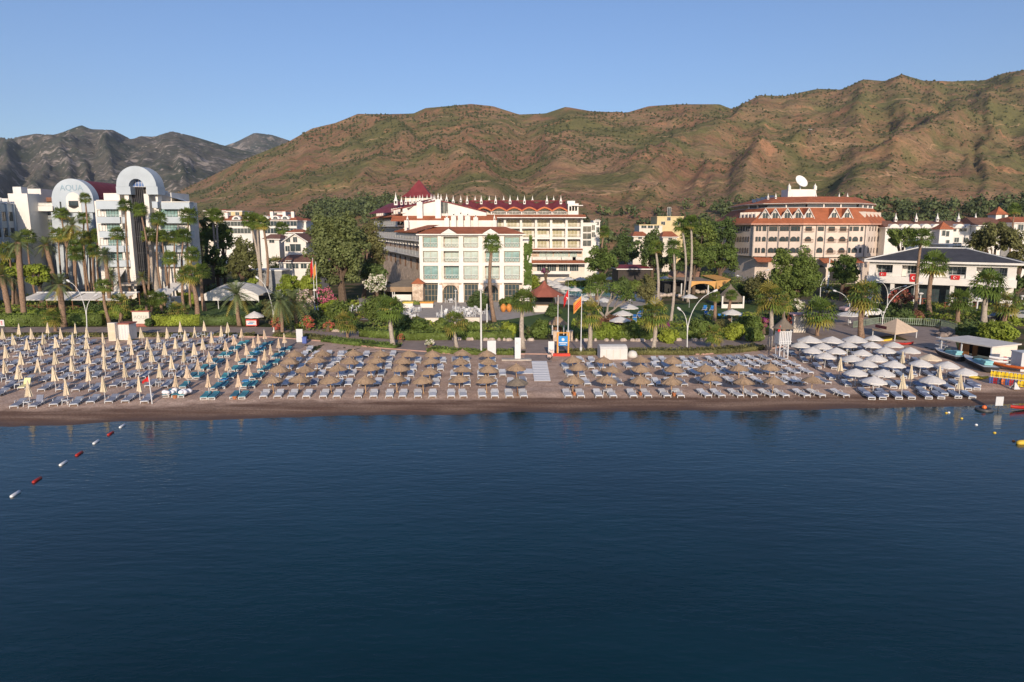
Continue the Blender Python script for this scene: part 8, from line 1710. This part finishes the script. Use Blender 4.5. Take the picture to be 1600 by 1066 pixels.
for k in range(4): m.box(-.95, .95, .1+k*.12, .19+k*.12, .42, .46, WOOD); m.box(-.95, .95, .58+k*.03, .62+k*.03, .52+k*.13, .62+k*.13, WOOD)
for s in (-.8, .8): m.box(s-.04, s+.04, .1, .7, 0, .42, DARKMETAL)
e = empty('park_bench', p); tag(e, 'dark slatted bench against the stone edging, behind straight lamp post', 'bench'); m.build('seat', e)
# rough stone edging at the back of the promenade, kerb along the sand
def rubble(px, h, label, seed, n_per=1.7):
    rng = random.Random(seed); P = [G(u, v) for u, v in px]; o = P[0]; m = MB(); pale = pm('edging_stone', (.46, .38, .32), .9, .25, 1.2)
    for a, b in zip(P[:-1], P[1:]):
        L_ = (b-a).length
        for k in range(int(L_*n_per)): q = a.lerp(b, rng.random())-o; r = rng.uniform(.22, .42); m.lathe([(r*.8, -.05), (r, r*.35), (r*.7, h*rng.uniform(.7, 1.2)), (r*.2, h*1.25)], 6, pale, (q.x, q.y+rng.uniform(-.12, .12), 0), rng.uniform(0, 3))
    tag(m.build('stone_edging', None, o), label, 'stone edging')
rubble([(520,518),(560,521),(620,526.5),(700,531.5),(800,533),(835,533)], .34, 'rough pale stone edging behind the promenade, left of the gate pillars', 1); rubble([(897,533.5),(1000,533.5),(1100,532.5),(1200,526.5)], .34, 'rough pale stone edging behind the promenade, right of the gate pillars', 2)
P = [G(u, v-.6) for u, v in KERB if -200 < u < 1270]; m = MB(); KB = pm('pink_kerb', (.42, .27, .22), .9, .15, 2)
for a, b in zip(P[:-1], P[1:]): m.add([(a.x,a.y,-.05),(b.x,b.y,-.05),(b.x,b.y,.14),(a.x,a.y,.14),(a.x,a.y+.22,.14),(b.x,b.y+.22,.14),(a.x,a.y+.22,-.05),(b.x,b.y+.22,-.05)], [(0,1,2,3),(3,2,5,4),(6,4,5,7)], KB)
tag(m.build('kerb'), kind='structure')
rng = random.Random(8)
for k, (u, v, s) in enumerate(((1478,521,1.1),(1486,526,.9),(1497,523,1.0),(1472,527,.7),(1508,527,.8),(1464,524,.6),(1493,531,.7))):
    m = MB()
    for q in range(3): r = s*rng.uniform(.6, 1); m.lathe([(r*.8, -.1), (r, r*.4), (r*.75, r*.85), (r*.25, r*1.05)], 7, pm('grey_rock', (.27, .22, .19), .9, .3, 1.2), (rng.uniform(-.4, .4)*s, rng.uniform(-.2, .2)*s, 0), rng.uniform(0, 3))
    tag(m.build('boulder', None, G(u, v)), ['largest boulder right of the square canopy','dark boulder second from the fence end','pale boulder left of the watersports shed roof','small boulder nearest the square canopy','boulder directly behind the shed rack','little boulder at the fence foot','low boulder in front of the others'][k], 'boulder', 'boulders by the shed')
# ---- watersports stand
a, b = G(*Z6(725, 542)), G(*Z6(1100, 612)); an = math.atan2(b.y-a.y, b.x-a.x); L_ = (b-a).length; e = empty('watersports_shed', a, an); tag(e, 'open watersports shed with flat white roof and cream end wall, right', 'shed'); h = A(*Z6(1112, 500), b.y).z
m = MB(); m.add([(-.3,-.2,h),(L_+.2,-.2,h),(L_+.9,3.6,h+.25),(.6,3.6,h+.25),(-.3,-.2,h+.14),(L_+.2,-.2,h+.14),(L_+.9,3.6,h+.39),(.6,3.6,h+.39)], [(0,3,2,1),(4,5,6,7),(0,1,5,4),(1,2,6,5),(2,3,7,6),(3,0,4,7)], pm('roof_sheet', (.60, .57, .52), .7, .08, 1)); m.build('roof', e)
for x in (0, L_*.42, L_): m = MB(); m.box(x-.06, x+.06, -.06, .06, 0, h, PLASTIC); m.build('post', e)
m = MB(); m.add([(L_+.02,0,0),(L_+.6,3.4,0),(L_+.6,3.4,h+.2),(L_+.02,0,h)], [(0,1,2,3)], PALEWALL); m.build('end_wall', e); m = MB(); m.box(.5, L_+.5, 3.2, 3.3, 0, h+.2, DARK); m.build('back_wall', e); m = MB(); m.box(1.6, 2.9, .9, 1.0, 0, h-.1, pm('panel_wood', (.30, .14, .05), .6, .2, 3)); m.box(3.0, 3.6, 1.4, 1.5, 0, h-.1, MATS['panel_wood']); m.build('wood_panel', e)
for k in range(3): m = MB(); m.box(4.4, 6.2, 2.7, 3.1, .5+k*.5, .55+k*.5, METAL); m.build('shelf', e)
p = G(*Z6(735, 535)); e = empty('board_rack', p, an); tag(e, 'white rack of boards at the left end of the watersports shed', 'rack'); m = MB()
for s in (-.4, .4): m.box(s-.05, s+.05, -.05, .05, 0, 1.9, PLASTIC)
m.build('frame', e)
for k in range(4): m = MB(); m.box(-.8, .8, -.3, .3, .4+k*.45, .47+k*.45, PLASTIC); m.build('board', e)
def boat(label, q0, q1, W_, hull, deck, seat):
    a, b = G(*q0), G(*q1); c = (a+b)/2; e = empty('motor_boat', c, math.atan2(b.y-a.y, b.x-a.x)); tag(e, label, 'boat', 'boats before the shed'); L_ = (b-a).length/2; m = MB(); n = 10; vs = []; fs = []
    for i in range(n):
        t = i/(n-1); x = -L_+2*L_*t; w_ = W_*(1-max(0, (.45-t)/.45)**2.0); h = .62+.2*(1-t)**2; vs += [(x, -w_, h), (x, -w_*.7, .12+.3*(1-t)**3), (x, 0, .02+.4*(1-t)**3), (x, w_*.7, .12+.3*(1-t)**3), (x, w_, h)]
    for i in range(n-1):
        for k in range(4): fs.append((i*5+k, i*5+k+1, (i+1)*5+k+1, (i+1)*5+k))
    fs += [((n-1)*5+0, (n-1)*5+1, (n-1)*5+2, (n-1)*5+3, (n-1)*5+4)]; m.add(vs, fs, hull); m.build('hull', e, None, True); m = MB(); vs = []
    for i in range(n): vs += [(vs_ := (-L_+2*L_*i/(n-1))), ] and [(-L_+2*L_*i/(n-1), -W_*.93*(1-max(0, (.45-i/(n-1))/.45)**2), .60+.2*(1-i/(n-1))**2), (-L_+2*L_*i/(n-1), W_*.93*(1-max(0, (.45-i/(n-1))/.45)**2), .60+.2*(1-i/(n-1))**2)]
    m.add(vs, [(2*i, 2*i+2, 2*i+3, 2*i+1) for i in range(n-1)], deck); m.build('deck', e); m = MB(); m.box(.0, L_*.75, -W_*.5, W_*.5, .66, .95, seat); m.box(L_*.5, L_*.8, -W_*.5, W_*.5, .951, 1.15, seat); m.build('seat', e)
    m = MB(); m.add([(-.35,-W_*.6,.75),(-.35,W_*.6,.75),(-.1,W_*.5,1.2),(-.1,-W_*.5,1.2)], [(0,1,2,3)], GLASS); m.build('windscreen', e)
TURQ = pm('turquoise_cover', (.22, .48, .52), .6)
boat('black and white speedboat left of the wooden panel, before the shed', Z6(680, 548), Z6(885, 608), .75, DARKMETAL, PLASTIC, TURQ); boat('black and white speedboat in front of the shed, right one', Z6(898, 600), Z6(1112, 692), .8, DARKMETAL, PLASTIC, TURQ)
for k in range(3): p = G(*Z6(1195, 652)); p.z = .15+k*.38; kayak('kayak', ['lowest white kayak in the stack right of the shed', 'middle white kayak in the stack right of the shed', 'topmost white kayak in the stack right of the shed'][k], p, -.35+.06*k, 1.45, .38, PLASTIC, RED, 0, 'kayak', 'stacked white kayaks')
p = G(*Z6(1215, 668)); p.z = .35; kayak('inflatable_boat', 'long orange inflatable lying behind the rows of life jackets', p, an, 2.5, .5, pm('bright_orange', (.62, .14, .03), .5), PLASTIC, 0, 'inflatable')
kayak('kayak', 'yellow kayak at the back of the white parasols', G(*Z6(290, 452)), .1, 1.3, .35, pm('kayak_yellow', (.6, .45, .05), .5), DARKMETAL); kayak('kayak', 'red kayak beside the square canopy post', G(*Z6(450, 478)), .1, 1.3, .35, RDB, DARKMETAL); kayak('surf_board', 'flat yellow board lying on the sand left of the life jackets', G(*Z6(1012, 738)), -.25, .9, .25, MATS['kayak_yellow'], MATS['kayak_yellow'], 0, 'board')
a, b = G(*Z6(1100, 765)), G(*Z6(1375, 800)); an2 = math.atan2(b.y-a.y, b.x-a.x); L_ = (b-a).length; e = empty('jacket_rack', a, an2); tag(e, 'two-rail rack carrying rows of life jackets at the beach end', 'rack')
zt = A(*Z6(1230, 672), a.y).z; zm = zt*.52; m = MB()
for x in (0, L_/2, L_): m.box(x-.04, x+.04, -.04, .04, 0, zt+.05, METAL)
m.tube([(0, 0, zt), (L_, 0, zt)], .03, 6, METAL); m.tube([(0, -.25, zm), (L_, -.25, zm)], .03, 6, METAL); m.build('rails', e)
def jacket(mat):
    m = MB(); m.prism([(-.17,-.62),(-.03,-.62),(-.02,-.2),(.02,-.2),(.03,-.62),(.17,-.62),(.20,-.25),(.15,0),(.07,-.02),(.05,-.16),(-.05,-.16),(-.07,-.02),(-.15,0),(-.20,-.25)], -.07, .07, mat); m.box(-.19, .19, -.085, .085, -.46, -.41, DARKMETAL); return m.mesh('life_jacket')
JY = jacket(pm('jacket_yellow', (.72, .50, .02), .7)); JM = [jacket(pm('jacket_'+n, c, .7)) for n, c in (('orange', (.55, .13, .03)), ('blue', (.04, .07, .25)), ('red', (.4, .03, .04)), ('navy', (.03, .04, .10)))]
ca, sa = math.cos(an2), math.sin(an2)
for k in range(9): x = L_*(.05+.9*k/8); tag(inst('life_jacket', JY, None, a+Vector((x*ca, x*sa, zt-.02)), an2+random.Random(k).uniform(-.3, .3)), f'yellow life jacket on the upper rail, {nth(k+1)} from the left', 'life jacket', 'life jackets on the rack')
for k in range(9):
    x = L_*(.04+.9*k/8); c = (k*5+1) % 4; tag(inst('life_jacket', JM[c] if k < 7 else JY, None, a+Vector((x*ca+.25*sa, x*sa-.25*ca, zm-.02)), an2+random.Random(k+20).uniform(-.4, .4)), f"{['orange','blue','red','navy'][c] if k < 7 else 'yellow'} life jacket on the lower rail, {nth(k+1)} from the left", 'life jacket', 'life jackets on the rack')
p = G(*Z6(1287, 812)); e = empty('sandwich_board', p, .1); tag(e, 'small white A-shaped stand below the life jacket rack', 'stand'); m = MB()
for s in (-1, 1): m.add([(-.32, s*.3, 0), (.32, s*.3, 0), (.06, 0, .62), (-.06, 0, .62)], [(0,1,2,3)], PLASTIC)
m.build('panel', e); m = MB(); m.box(-.3, .3, -.03, .03, .2, .24, DARKMETAL); m.build('crossbar', e)
a = G(1594, 581); m = MB(); m.box(0, 1.6, 0, 1.6, 0, A(1594, 553, a.y).z, PLASTIC); m.box(-.05, 1.7, -.08, 1.7, A(1594, 553, a.y).z+.002, A(1594, 553, a.y).z+.12, METAL); tag(m.build('changing_cabin', None, a), 'white cabin cut off by the right edge, behind the life jackets', 'cabin')
# mast on the slope
d = ray(1264, 230); best = None
for y in range(360, 1100, 4):
    if hill_z(d[0]/d[1]*y, y) > CAM_H+d[2]/d[1]*y: best = y; break
if best:
    p = Vector((d[0]/d[1]*best, best, CAM_H+d[2]/d[1]*best-1)); h = A(1264, 198, best).z-p.z; m = MB()
    for s in ((-1, -1), (1, -1), (1, 1), (-1, 1)): m.tube([(s[0]*2.2, s[1]*2.2, 0), (s[0]*.3, s[1]*.3, h)], .10, 4, DARKMETAL)
    for k in range(7): t = k/7; w_ = 2.2-1.9*t; m.tube([(-w_, -w_, h*t), (w_*.9, -w_*.9, h*(t+.14))], .05, 4, DARKMETAL); m.tube([(w_, -w_, h*t), (-w_*.9, -w_*.9, h*(t+.14))], .05, 4, DARKMETAL)
    m.box(-2, 2, -.1, .1, h*.86, h*.88, METAL); tag(m.build('radio_mast', None, p), 'thin lattice mast standing on the hillside above the terracotta hotel', 'mast')
# ---- air between here and the hills
hz = MB(); hz.box(-3600, 3600, -420, 4700, -3, 900, METAL)
def _haze():
    me = bpy.data.meshes.new('haze'); me.from_pydata(hz.v, [], hz.f); m = bpy.data.materials.new('thin_haze'); m.use_nodes = True; n = m.node_tree
    n.nodes.remove(n.nodes['Principled BSDF']); v = n.nodes.new('ShaderNodeVolumePrincipled'); v.inputs['Color'].default_value = (.80, .86, .95, 1); v.inputs['Density'].default_value = 6.5e-5; v.inputs['Anisotropy'].default_value = .2
    n.links.new(v.outputs[0], n.nodes['Material Output'].inputs['Volume']); me.materials.append(m); tag(inst('haze', me), 'thin pale air lying over the bay and hills', 'haze', None, 'stuff')
_haze()
